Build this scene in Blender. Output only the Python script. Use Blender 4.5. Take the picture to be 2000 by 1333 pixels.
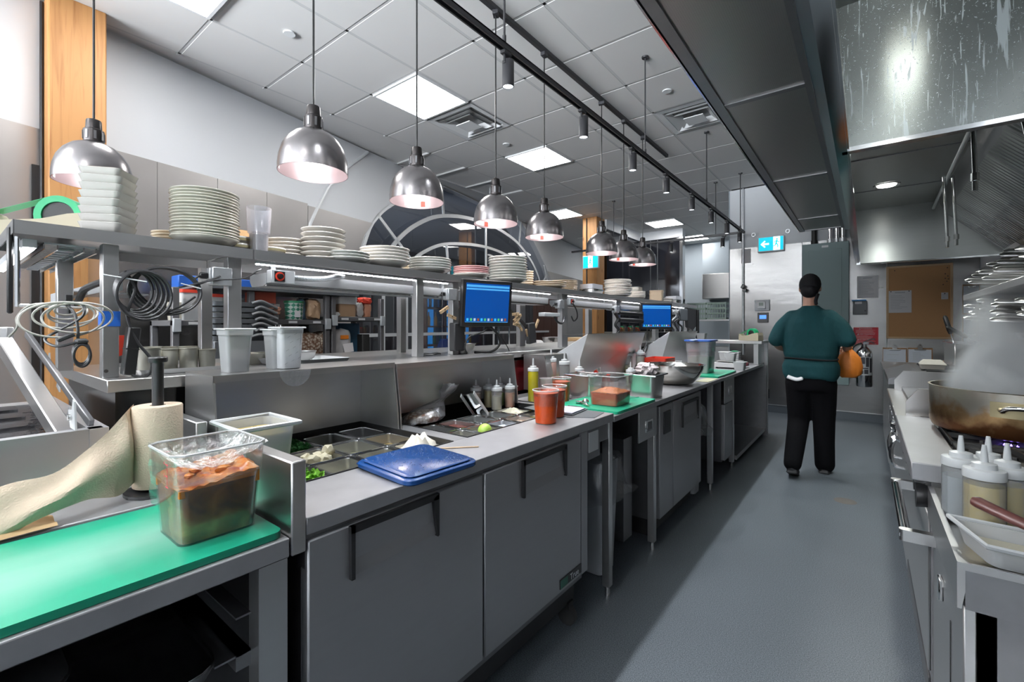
import bpy, bmesh, math, random
from mathutils import Vector, Matrix, Euler
random.seed(7)
PI = math.pi
scene = bpy.context.scene
col = scene.collection
for o in list(bpy.data.objects): bpy.data.objects.remove(o)

# ---------------------------------------------------------------- camera, world, exposure
CAM_H = 1.36
cd = bpy.data.cameras.new('camera'); cam = bpy.data.objects.new('camera', cd); col.objects.link(cam)
cam.location = (0, 0, CAM_H)
cam.rotation_euler = (PI/2, 0, math.radians(37.9))
cd.sensor_width = 36; cd.lens = 36*889/2000
cd.shift_y = -27.5/2000
cd.clip_start = 0.02; cd.clip_end = 100
scene.camera = cam
w = bpy.data.worlds.new('world'); scene.world = w; w.use_nodes = True
w.node_tree.nodes['Background'].inputs[0].default_value = (.6, .68, .8, 1)
w.node_tree.nodes['Background'].inputs[1].default_value = .15
vs = scene.view_settings
vs.view_transform = 'Standard'; vs.look = 'None'; vs.gamma = 1; vs.exposure = 0.42
vs.use_curve_mapping = False
scene.cycles.use_denoising = True
scene.cycles.max_bounces = 9; scene.cycles.diffuse_bounces = 4; scene.cycles.glossy_bounces = 5
scene.cycles.transmission_bounces = 6; scene.cycles.transparent_max_bounces = 14
scene.cycles.sample_clamp_indirect = 3; scene.cycles.caustics_reflective = False; scene.cycles.caustics_refractive = False
scene.cycles.blur_glossy = 1.0; scene.cycles.volume_bounces = 4
PANEL_E, BULB_E, LED_E, HOOD_E = 16.0, 9.0, 15.0, 16.0
SPOT_W = 34.0
# added area lamps at made-up windows behind the camera, tilted up at the ceiling
for wx, wwid, pw in ((-6.2, 5.6, 2500), (-1.2, 3.6, 1750)):
    wl_ = bpy.data.lights.new('window_daylight', 'AREA'); wl_.shape = 'RECTANGLE'; wl_.size = wwid; wl_.size_y = 2.1; wl_.energy = pw; wl_.color = (.90, .95, 1)
    wo_ = bpy.data.objects.new('window_daylight', wl_); col.objects.link(wo_); wo_.location = (wx, -7.9, 1.7); wo_.rotation_euler = (math.radians(90+50), 0, 0); wl_.spread = math.radians(96)

# ---------------------------------------------------------------- materials
MATS = {}
def nodes(m): return m.node_tree.nodes, m.node_tree.links
def mat(name, c=(.8,.8,.8), r=.5, metal=0, spec=.5, emit=0, ec=None, noise=0, nscale=20, bump=0, bscale=200, stretch=None, alpha=1, coat=0, sss=0):
    if name in MATS: return MATS[name]
    m = bpy.data.materials.new(name); m.use_nodes = True; MATS[name] = m
    N, L = nodes(m); b = N['Principled BSDF']
    b.inputs['Base Color'].default_value = (*c, 1); b.inputs['Roughness'].default_value = r
    b.inputs['Metallic'].default_value = metal; b.inputs['Specular IOR Level'].default_value = spec
    if coat: b.inputs['Coat Weight'].default_value = coat; b.inputs['Coat Roughness'].default_value = .1
    if emit:
        b.inputs['Emission Color'].default_value = (*(ec or c), 1); b.inputs['Emission Strength'].default_value = emit
    if noise or bump:
        tc = N.new('ShaderNodeTexCoord'); mp = N.new('ShaderNodeMapping'); L.new(tc.outputs['Object'], mp.inputs[0])
        if stretch: mp.inputs['Scale'].default_value = stretch
    if noise:
        n = N.new('ShaderNodeTexNoise'); n.inputs['Scale'].default_value = nscale; n.inputs['Detail'].default_value = 6
        L.new(mp.outputs[0], n.inputs['Vector'])
        cr = N.new('ShaderNodeMapRange'); cr.inputs[3].default_value = 1-noise; cr.inputs[4].default_value = 1+noise
        L.new(n.outputs['Fac'], cr.inputs[0])
        mx = N.new('ShaderNodeVectorMath'); mx.operation = 'SCALE'; mx.inputs[0].default_value = c
        L.new(cr.outputs[0], mx.inputs['Scale']); L.new(mx.outputs[0], b.inputs['Base Color'])
        rr = N.new('ShaderNodeMapRange'); rr.inputs[3].default_value = max(.02, r*(1-noise)); rr.inputs[4].default_value = min(1, r*(1+noise))
        L.new(n.outputs['Fac'], rr.inputs[0]); L.new(rr.outputs[0], b.inputs['Roughness'])
    if bump:
        n2 = N.new('ShaderNodeTexNoise'); n2.inputs['Scale'].default_value = bscale; n2.inputs['Detail'].default_value = 4
        L.new(mp.outputs[0], n2.inputs['Vector'])
        bp = N.new('ShaderNodeBump'); bp.inputs['Strength'].default_value = bump; bp.inputs['Distance'].default_value = .01
        L.new(n2.outputs['Fac'], bp.inputs['Height']); L.new(bp.outputs[0], b.inputs['Normal'])
    return m
def clear(name, tint=(1,1,1), gloss=.12, rough=.08, haze=0.0, hc=(1,1,1), bump=0, bscale=30):
    """thin see-through plastic or glass: transparent body, glossy skin and a little milky haze"""
    if name in MATS: return MATS[name]
    m = bpy.data.materials.new(name); m.use_nodes = True; MATS[name] = m
    N, L = nodes(m); N.remove(N['Principled BSDF']); out = N['Material Output']
    t = N.new('ShaderNodeBsdfTransparent'); t.inputs[0].default_value = (*tint, 1)
    d = N.new('ShaderNodeBsdfDiffuse'); d.inputs[0].default_value = (*hc, 1)
    g = N.new('ShaderNodeBsdfGlossy'); g.inputs['Roughness'].default_value = rough
    m1 = N.new('ShaderNodeMixShader'); m1.inputs[0].default_value = haze
    L.new(t.outputs[0], m1.inputs[1]); L.new(d.outputs[0], m1.inputs[2])
    fr = N.new('ShaderNodeLayerWeight'); fr.inputs[0].default_value = .3
    mr = N.new('ShaderNodeMapRange'); mr.inputs[3].default_value = gloss; mr.inputs[4].default_value = min(1, gloss+.3)
    L.new(fr.outputs['Fresnel'], mr.inputs[0])
    m2 = N.new('ShaderNodeMixShader'); L.new(mr.outputs[0], m2.inputs[0]); L.new(m1.outputs[0], m2.inputs[1]); L.new(g.outputs[0], m2.inputs[2])
    L.new(m2.outputs[0], out.inputs[0])
    if bump:
        tc = N.new('ShaderNodeTexCoord'); n2 = N.new('ShaderNodeTexNoise'); n2.inputs['Scale'].default_value = bscale; n2.inputs['Detail'].default_value = 5
        L.new(tc.outputs['Object'], n2.inputs['Vector'])
        bp = N.new('ShaderNodeBump'); bp.inputs['Strength'].default_value = bump; bp.inputs['Distance'].default_value = .02
        L.new(n2.outputs['Fac'], bp.inputs['Height']); L.new(bp.outputs[0], g.inputs['Normal'])
    return m
STEEL = mat('brushed_steel', (.56,.56,.56), .32, .9, noise=.05, nscale=2, stretch=(1,1,10))
STEELH = mat('steel_long_brush', (.64,.63,.62), .30, 1, noise=.03, nscale=4, stretch=(10,1,10))
SATIN = mat('satin_steel', (.48,.48,.49), .36, .55, noise=.04, nscale=3, stretch=(8,1,8))
DOORST = mat('door_steel', (.36,.36,.37), .42, .7, noise=.04, nscale=5, stretch=(1,1,10))
TOPST = mat('worn_worktop_steel', (.42,.42,.435), .36, .62, noise=.16, nscale=14, bump=.02, bscale=60)
DARKST = mat('dark_steel', (.22,.22,.23), .38, .9, noise=.12)
CHROME = mat('chrome', (.75,.75,.75), .12, 1)
GALV = mat('galvanised', (.66,.68,.70), .35, .8, noise=.15, nscale=30)
LTGALV = mat('pale_aluminium', (.78,.80,.82), .4, .45, noise=.05)
WALLST = mat('wall_steel', (.33,.325,.32), .26, 1, noise=.12, nscale=3, bump=.4, bscale=1.6, stretch=(1,1,2.2))
WAINST = mat('wainscot_steel', (.46,.44,.43), .42, .7, noise=.08, nscale=3, bump=.1, bscale=2)
HOODST = mat('hood_steel', (.30,.31,.30), .30, 1, noise=.05, nscale=5, stretch=(1,1,10))
HOODST.node_tree.nodes['Principled BSDF'].inputs['Anisotropic'].default_value = .8; HOODST.node_tree.nodes['Principled BSDF'].inputs['Anisotropic Rotation'].default_value = .25
BLACK = mat('black_plastic', (.012,.012,.013), .35)
BLACKM = mat('black_matte', (.02,.02,.022), .6)
IRON = mat('cast_iron', (.018,.018,.018), .55, .3)
GREYP = mat('grey_plastic', (.10,.11,.12), .45)
TRACK = mat('track_black', (.028,.028,.032), .42)
WHITEP = mat('white_plastic', (.75,.76,.77), .4)
MILK = mat('milky_plastic', (.68,.70,.71), .35, noise=.05)
CREAM = mat('cream_glaze', (.70,.68,.58), .18, coat=.5, noise=.03)
WHITEG = mat('white_glaze', (.76,.73,.68), .18, coat=.5)
GREYG = mat('grey_glaze', (.66,.67,.63), .2, coat=.5)
PINKG = mat('pink_glaze', (.66,.38,.38), .2, coat=.5)
TANG = mat('tan_glaze', (.72,.60,.45), .25, coat=.4)
WALLP = mat('wall_paint', (.77,.79,.82), .7, bump=.04, bscale=150)
WALLB = mat('blue_grey_paint', (.42,.48,.53), .6)
TILE = mat('ceiling_tile_vinyl', (.74,.73,.72), .6, bump=.06, bscale=260)
GRID = mat('ceiling_grid', (.60,.60,.60), .6)
PANEL = mat('led_panel', (1,1,1), .5, emit=PANEL_E, ec=(1,.985,.97))
BULB = mat('heat_bulb', (1,1,1), .3, emit=BULB_E, ec=(1,.93,.90))
LENS = mat('spot_lens', (1,1,1), .3, emit=5, ec=(.85,.93,1))
LED = mat('led_strip', (1,1,1), .3, emit=LED_E, ec=(.97,.97,1))
HOODL = mat('hood_lamp_glass', (1,1,1), .3, emit=HOOD_E, ec=(1,1,.95))
SHADE = mat('shade_gunmetal', (.27,.255,.26), .27, .95, noise=.04, nscale=4)
SHADEIN = mat('shade_inside', (.44,.37,.39), .35, .5)
SOCK = mat('socket_black', (.05,.045,.045), .3, .7)
GREENB = mat('green_board', (.015,.40,.22), .36, noise=.0, bump=.1, bscale=300)
BLUEL = mat('blue_lid', (.005,.05,.20), .25)
REDP = mat('red_plastic', (.75,.06,.03), .4)
DKRED = mat('dark_red_panel', (.16,.012,.016), .3)
PAPER = mat('paper_white', (.80,.80,.82), .7)
BROWNP = mat('kraft_towel', (.62,.50,.38), .8, noise=.06, nscale=60, bump=.3, bscale=240)
KRAFT = mat('kraft_paper', (.52,.34,.17), .75, noise=.06)
INK = mat('ink', (.05,.05,.06), .7)
TEALI = mat('exit_teal', (.0,.42,.55), .5, emit=.9, ec=(.0,.50,.65))
WHITEI = mat('exit_white', (.9,.95,1), .5, emit=1.0, ec=(.9,.97,1))
SCREEN = mat('screen_blue', (.0,.05,.25), .2, emit=.42, ec=(.003,.07,.34))
SCREENL = mat('screen_bar', (.1,.4,.8), .3, emit=.35, ec=(.06,.42,.85))
CORK = mat('cork', (.52,.29,.13), .85, noise=.12, nscale=120)
PINE = mat('pine_frame', (.66,.46,.27), .55)
PANELG = mat('panel_grey_green', (.22,.30,.30), .5)
TAPEB = mat('blue_tape', (.02,.13,.55), .5)
TAPEG = mat('green_tape', (.02,.42,.17), .45)
BEIGE = mat('beige_plastic', (.62,.55,.40), .5)
ORANGEB = mat('orange_bag', (.85,.25,.03), .5, bump=.6, bscale=25)
OLIVE = mat('olive_oil', (.55,.47,.02), .2, coat=.3)
PALEOIL = mat('pale_oil', (.70,.55,.16), .2, coat=.3)
SOY = mat('dark_sauce', (.05,.06,.09), .25)
PINKS = mat('pink_sauce', (.60,.38,.33), .35)
MUST = mat('mustard', (.75,.45,.02), .3)
ORS = mat('orange_sauce', (.62,.19,.04), .35)
CRS = mat('cream_sauce', (.70,.66,.50), .4)
TOM = mat('tomato_sauce', (.50,.06,.006), .3, noise=.15, nscale=40, bump=.3, bscale=60)
TOMF = mat('tomato_froth', (.72,.22,.06), .5, noise=.2, nscale=90, bump=.6, bscale=120)
KALE = mat('chopped_greens', (.03,.17,.04), .5, noise=.4, nscale=80)
LETT = mat('lettuce', (.22,.50,.05), .45, noise=.3, nscale=50)
CAUL = mat('cauliflower', (.74,.68,.50), .6, noise=.1, nscale=60)
LIME = mat('lime', (.42,.62,.10), .35, noise=.1)
BROTH = mat('cloudy_brine', (.50,.55,.34), .35, noise=.08)
PANIN = mat('pan_food_dull', (.26,.25,.17), .5, noise=.2, nscale=30)
SKIN = mat('skin', (.50,.28,.20), .5)
SHIRT = mat('teal_shirt', (.010,.047,.053), .9, spec=.15, noise=.3, nscale=5, bump=1.0, bscale=8, stretch=(1.6,1,.7))
TROUS = mat('black_trousers', (.005,.005,.006), .9, spec=.08, bump=.3, bscale=10)
HAIR = mat('black_cap', (.008,.008,.009), .8, spec=.2)
FILM = clear('cling_film', (1,1,1), .16, .1, .06, bump=.9, bscale=35)
POLY = clear('clear_polycarbonate', (.97,.975,.975), .045, .06, .03)
TUMB = clear('frosted_tumbler', (.93,.93,.95), .1, .12, .28, (.85,.85,.9))
TRANS = clear('translucent_white', (.9,.9,.9), .06, .2, .55, (.85,.87,.88))
SQZ = clear('squeeze_bottle', (.97,.97,.97), .03, .2, .16, (.85,.87,.88))
BAGP = clear('thin_bag', (.95,.95,.97), .14, .15, .16, (.8,.82,.85), bump=.7, bscale=18)
GLASS = clear('window_glass', (.55,.57,.62), .14, .02, .10, (.16,.17,.20))
DKGLASS = mat('black_glass', (.012,.013,.018), .08, spec=.8, bump=.1, bscale=1.5)

def special_materials():
    # wood with vertical grain and knots
    for nm, c1, c2 in (('timber', (.50,.245,.085), (.33,.135,.04)),):
        m = bpy.data.materials.new(nm); m.use_nodes = True; MATS[nm] = m; N, L = nodes(m); b = N['Principled BSDF']; b.inputs['Roughness'].default_value = .55
        tc = N.new('ShaderNodeTexCoord'); mp = N.new('ShaderNodeMapping'); mp.inputs['Scale'].default_value = (10, 10, .6); L.new(tc.outputs['Object'], mp.inputs[0])
        n = N.new('ShaderNodeTexNoise'); n.inputs['Scale'].default_value = 2.2; n.inputs['Detail'].default_value = 8; n.inputs['Distortion'].default_value = 1.2; L.new(mp.outputs[0], n.inputs['Vector'])
        mp2 = N.new('ShaderNodeMapping'); mp2.inputs['Scale'].default_value = (4, 4, 1.6); L.new(tc.outputs['Object'], mp2.inputs[0])
        v = N.new('ShaderNodeTexVoronoi'); v.inputs['Scale'].default_value = 1.3; L.new(mp2.outputs[0], v.inputs['Vector'])
        cr = N.new('ShaderNodeValToRGB'); cr.color_ramp.elements[0].color = (*c2, 1); cr.color_ramp.elements[0].position = .25; cr.color_ramp.elements[1].color = (*c1, 1); cr.color_ramp.elements[1].position = .5
        L.new(n.outputs['Fac'], cr.inputs[0])
        r2 = N.new('ShaderNodeValToRGB'); r2.color_ramp.elements[0].color = (.25,.10,.03,1); r2.color_ramp.elements[0].position = .03; r2.color_ramp.elements[1].color = (1,1,1,1); r2.color_ramp.elements[1].position = .13
        L.new(v.outputs['Distance'], r2.inputs[0])
        mx = N.new('ShaderNodeMix'); mx.data_type = 'RGBA'; mx.blend_type = 'MULTIPLY'; mx.inputs[0].default_value = .7
        L.new(cr.outputs[0], mx.inputs[6]); L.new(r2.outputs[0], mx.inputs[7]); L.new(mx.outputs[2], b.inputs['Base Color'])
    # speckled floor
    m = bpy.data.materials.new('safety_floor'); m.use_nodes = True; MATS['floor'] = m; N, L = nodes(m); b = N['Principled BSDF']; b.inputs['Roughness'].default_value = .45
    tc = N.new('ShaderNodeTexCoord'); n = N.new('ShaderNodeTexNoise'); n.inputs['Scale'].default_value = 240; n.inputs['Detail'].default_value = 3; L.new(tc.outputs['Object'], n.inputs['Vector'])
    n2 = N.new('ShaderNodeTexNoise'); n2.inputs['Scale'].default_value = 1.6; n2.inputs['Detail'].default_value = 5; L.new(tc.outputs['Object'], n2.inputs['Vector'])
    cr = N.new('ShaderNodeValToRGB'); e = cr.color_ramp.elements; e[0].position = .35; e[0].color = (.055,.066,.078,1); e[1].position = .68; e[1].color = (.185,.212,.235,1)
    L.new(n.outputs['Fac'], cr.inputs[0])
    mr = N.new('ShaderNodeMapRange'); mr.inputs[3].default_value = .82; mr.inputs[4].default_value = 1.12; L.new(n2.outputs['Fac'], mr.inputs[0])
    vm = N.new('ShaderNodeVectorMath'); vm.operation = 'SCALE'; L.new(cr.outputs[0], vm.inputs[0]); L.new(mr.outputs[0], vm.inputs['Scale']); L.new(vm.outputs[0], b.inputs['Base Color'])
    bp = N.new('ShaderNodeBump'); bp.inputs['Strength'].default_value = .15; bp.inputs['Distance'].default_value = .003; L.new(n.outputs['Fac'], bp.inputs['Height']); L.new(bp.outputs[0], b.inputs['Normal'])
    # pale worn cutting board: scuffed lighter along its middle
    m = bpy.data.materials.new('worn_green_board'); m.use_nodes = True; MATS['wboard'] = m; N, L = nodes(m); b = N['Principled BSDF']; b.inputs['Roughness'].default_value = .32
    tc = N.new('ShaderNodeTexCoord'); mp = N.new('ShaderNodeMapping'); mp.inputs['Scale'].default_value = (5, 1.6, 1); L.new(tc.outputs['Object'], mp.inputs[0])
    n = N.new('ShaderNodeTexNoise'); n.inputs['Scale'].default_value = 1.6; n.inputs['Detail'].default_value = 7; L.new(mp.outputs[0], n.inputs['Vector'])
    gx = N.new('ShaderNodeSeparateXYZ'); L.new(tc.outputs['Object'], gx.inputs[0])
    ma = N.new('ShaderNodeMath'); ma.operation = 'ABSOLUTE'; L.new(gx.outputs[0], ma.inputs[0])
    mr = N.new('ShaderNodeMapRange'); mr.inputs[1].default_value = .02; mr.inputs[2].default_value = .2; mr.inputs[3].default_value = .42; mr.inputs[4].default_value = -.12; L.new(ma.outputs[0], mr.inputs[0])
    ad = N.new('ShaderNodeMath'); ad.operation = 'MULTIPLY_ADD'; ad.inputs[1].default_value = .7; L.new(n.outputs['Fac'], ad.inputs[0]); L.new(mr.outputs[0], ad.inputs[2])
    cr = N.new('ShaderNodeValToRGB'); e = cr.color_ramp.elements; e[0].position = .3; e[0].color = (.012,.33,.195,1); e[1].position = .85; e[1].color = (.19,.45,.345,1); L.new(ad.outputs[0], cr.inputs[0]); L.new(cr.outputs[0], b.inputs['Base Color'])
    # stew: brown-orange with chunks
    m = bpy.data.materials.new('pepper_stew'); m.use_nodes = True; MATS['stew'] = m; N, L = nodes(m); b = N['Principled BSDF']; b.inputs['Roughness'].default_value = .18
    tc = N.new('ShaderNodeTexCoord'); n = N.new('ShaderNodeTexNoise'); n.inputs['Scale'].default_value = 17; n.inputs['Detail'].default_value = 7; n.inputs['Distortion'].default_value = .6; L.new(tc.outputs['Object'], n.inputs['Vector'])
    cr = N.new('ShaderNodeValToRGB'); e = cr.color_ramp.elements; e[0].position = .33; e[0].color = (.08,.03,.008,1); e[1].position = .72; e[1].color = (.40,.25,.07,1)
    x = cr.color_ramp.elements.new(.5); x.color = (.22,.085,.015,1); L.new(n.outputs['Fac'], cr.inputs[0]); L.new(cr.outputs[0], b.inputs['Base Color'])
    m = bpy.data.materials.new('pepper_stew_top'); m.use_nodes = True; MATS['stewtop'] = m; N, L = nodes(m); b = N['Principled BSDF']; b.inputs['Roughness'].default_value = .25
    tc = N.new('ShaderNodeTexCoord'); n = N.new('ShaderNodeTexNoise'); n.inputs['Scale'].default_value = 32; n.inputs['Detail'].default_value = 6; L.new(tc.outputs['Object'], n.inputs['Vector'])
    cr = N.new('ShaderNodeValToRGB'); e = cr.color_ramp.elements; e[0].position = .35; e[0].color = (.33,.05,.012,1); e[1].position = .66; e[1].color = (.62,.36,.18,1)
    x = cr.color_ramp.elements.new(.5); x.color = (.62,.20,.03,1); L.new(n.outputs['Fac'], cr.inputs[0]); L.new(cr.outputs[0], b.inputs['Base Color'])
    # shredded dry goods in bags, seeds
    m = bpy.data.materials.new('dry_goods'); m.use_nodes = True; MATS['dry'] = m; N, L = nodes(m); b = N['Principled BSDF']; b.inputs['Roughness'].default_value = .6
    tc = N.new('ShaderNodeTexCoord'); v = N.new('ShaderNodeTexVoronoi'); v.inputs['Scale'].default_value = 60; L.new(tc.outputs['Object'], v.inputs['Vector'])
    cr = N.new('ShaderNodeValToRGB'); e = cr.color_ramp.elements; e[0].position = .1; e[0].color = (.72,.66,.56,1); e[1].position = .7; e[1].color = (.18,.09,.05,1); L.new(v.outputs['Distance'], cr.inputs[0]); L.new(cr.outputs[0], b.inputs['Base Color'])
    # perforated plenum sheet
    m = bpy.data.materials.new('perforated_sheet'); m.use_nodes = True; MATS['perf'] = m; N, L = nodes(m); b = N['Principled BSDF']; b.inputs['Roughness'].default_value = .34; b.inputs['Metallic'].default_value = .9
    tc = N.new('ShaderNodeTexCoord'); v = N.new('ShaderNodeTexVoronoi'); v.inputs['Scale'].default_value = 130; v.inputs['Randomness'].default_value = 0; L.new(tc.outputs['Object'], v.inputs['Vector'])
    cr = N.new('ShaderNodeValToRGB'); e = cr.color_ramp.elements; e[0].position = .26; e[0].color = (.02,.02,.02,1); e[1].position = .34; e[1].color = (.34,.32,.31,1); L.new(v.outputs['Distance'], cr.inputs[0]); L.new(cr.outputs[0], b.inputs['Base Color'])
    # sheet of the hood end, with dried drips
    m = bpy.data.materials.new('dripped_hood_steel'); m.use_nodes = True; MATS['drip'] = m; N, L = nodes(m); b = N['Principled BSDF']; b.inputs['Metallic'].default_value = 1; b.inputs['Anisotropic'].default_value = .85; b.inputs['Anisotropic Rotation'].default_value = .25
    tc = N.new('ShaderNodeTexCoord'); mp = N.new('ShaderNodeMapping'); mp.inputs['Scale'].default_value = (26, 1, 2.2); L.new(tc.outputs['Object'], mp.inputs[0])
    n = N.new('ShaderNodeTexNoise'); n.inputs['Scale'].default_value = 1.8; n.inputs['Detail'].default_value = 6; n.inputs['Distortion'].default_value = 1.3; L.new(mp.outputs[0], n.inputs['Vector'])
    n3 = N.new('ShaderNodeTexNoise'); n3.inputs['Scale'].default_value = 150; L.new(tc.outputs['Object'], n3.inputs['Vector'])
    cr = N.new('ShaderNodeValToRGB'); e = cr.color_ramp.elements; e[0].position = .60; e[0].color = (0,0,0,1); e[1].position = .66; e[1].color = (1,1,1,1); L.new(n.outputs['Fac'], cr.inputs[0])
    c3 = N.new('ShaderNodeValToRGB'); e = c3.color_ramp.elements; e[0].position = .66; e[0].color = (0,0,0,1); e[1].position = .72; e[1].color = (1,1,1,1); L.new(n3.outputs['Fac'], c3.inputs[0])
    ad = N.new('ShaderNodeMath'); ad.operation = 'MAXIMUM'; L.new(cr.outputs[0], ad.inputs[0]); L.new(c3.outputs[0], ad.inputs[1])
    mx = N.new('ShaderNodeMix'); mx.data_type = 'RGBA'; mx.inputs[6].default_value = (.16,.17,.16,1); mx.inputs[7].default_value = (.34,.37,.37,1); L.new(ad.outputs[0], mx.inputs[0]); L.new(mx.outputs[2], b.inputs['Base Color'])
    mr = N.new('ShaderNodeMapRange'); mr.inputs[3].default_value = .24; mr.inputs[4].default_value = .5; L.new(ad.outputs[0], mr.inputs[0]); L.new(mr.outputs[0], b.inputs['Roughness'])
    # lattice print of the green-and-white tub
    m = bpy.data.materials.new('lattice_print'); m.use_nodes = True; MATS['lattice'] = m; N, L = nodes(m); b = N['Principled BSDF']
    tc = N.new('ShaderNodeTexCoord'); mp = N.new('ShaderNodeMapping'); mp.inputs['Rotation'].default_value = (PI/4, 0, 0); mp.inputs['Scale'].default_value = (0, 1, 1); L.new(tc.outputs['Object'], mp.inputs[0])
    ck = N.new('ShaderNodeTexChecker'); ck.inputs['Scale'].default_value = 48; ck.inputs[1].default_value = (.03,.20,.13,1); ck.inputs[2].default_value = (.6,.68,.64,1); L.new(mp.outputs[0], ck.inputs[0]); L.new(ck.outputs[0], b.inputs['Base Color'])
    # stained steel of the big pan
    m = bpy.data.materials.new('heat_stained_steel'); m.use_nodes = True; MATS['stain'] = m; N, L = nodes(m); b = N['Principled BSDF']; b.inputs['Metallic'].default_value = .9; b.inputs['Roughness'].default_value = .3
    tc = N.new('ShaderNodeTexCoord'); n = N.new('ShaderNodeTexNoise'); n.inputs['Scale'].default_value = 9; n.inputs['Detail'].default_value = 6; L.new(tc.outputs['Object'], n.inputs['Vector'])
    gx = N.new('ShaderNodeSeparateXYZ'); L.new(tc.outputs['Object'], gx.inputs[0])
    mr = N.new('ShaderNodeMapRange'); mr.inputs[1].default_value = 0; mr.inputs[2].default_value = .16; mr.inputs[3].default_value = -.25; mr.inputs[4].default_value = .2; L.new(gx.outputs[2], mr.inputs[0])
    ad = N.new('ShaderNodeMath'); ad.operation = 'ADD'; L.new(n.outputs['Fac'], ad.inputs[0]); L.new(mr.outputs[0], ad.inputs[1])
    cr = N.new('ShaderNodeValToRGB'); e = cr.color_ramp.elements; e[0].position = .3; e[0].color = (.12,.05,.02,1); e[1].position = .68; e[1].color = (.62,.58,.50,1); x = cr.color_ramp.elements.new(.5); x.color = (.42,.27,.13,1); L.new(ad.outputs[0], cr.inputs[0]); L.new(cr.outputs[0], b.inputs['Base Color'])
special_materials()
TIMBER, FLOORM, WBOARD, STEW, STEWTOP, DRY, PERF, DRIP, LATT, STAIN = [MATS[k] for k in ('timber','floor','wboard','stew','stewtop','dry','perf','drip','lattice','stain')]

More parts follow.
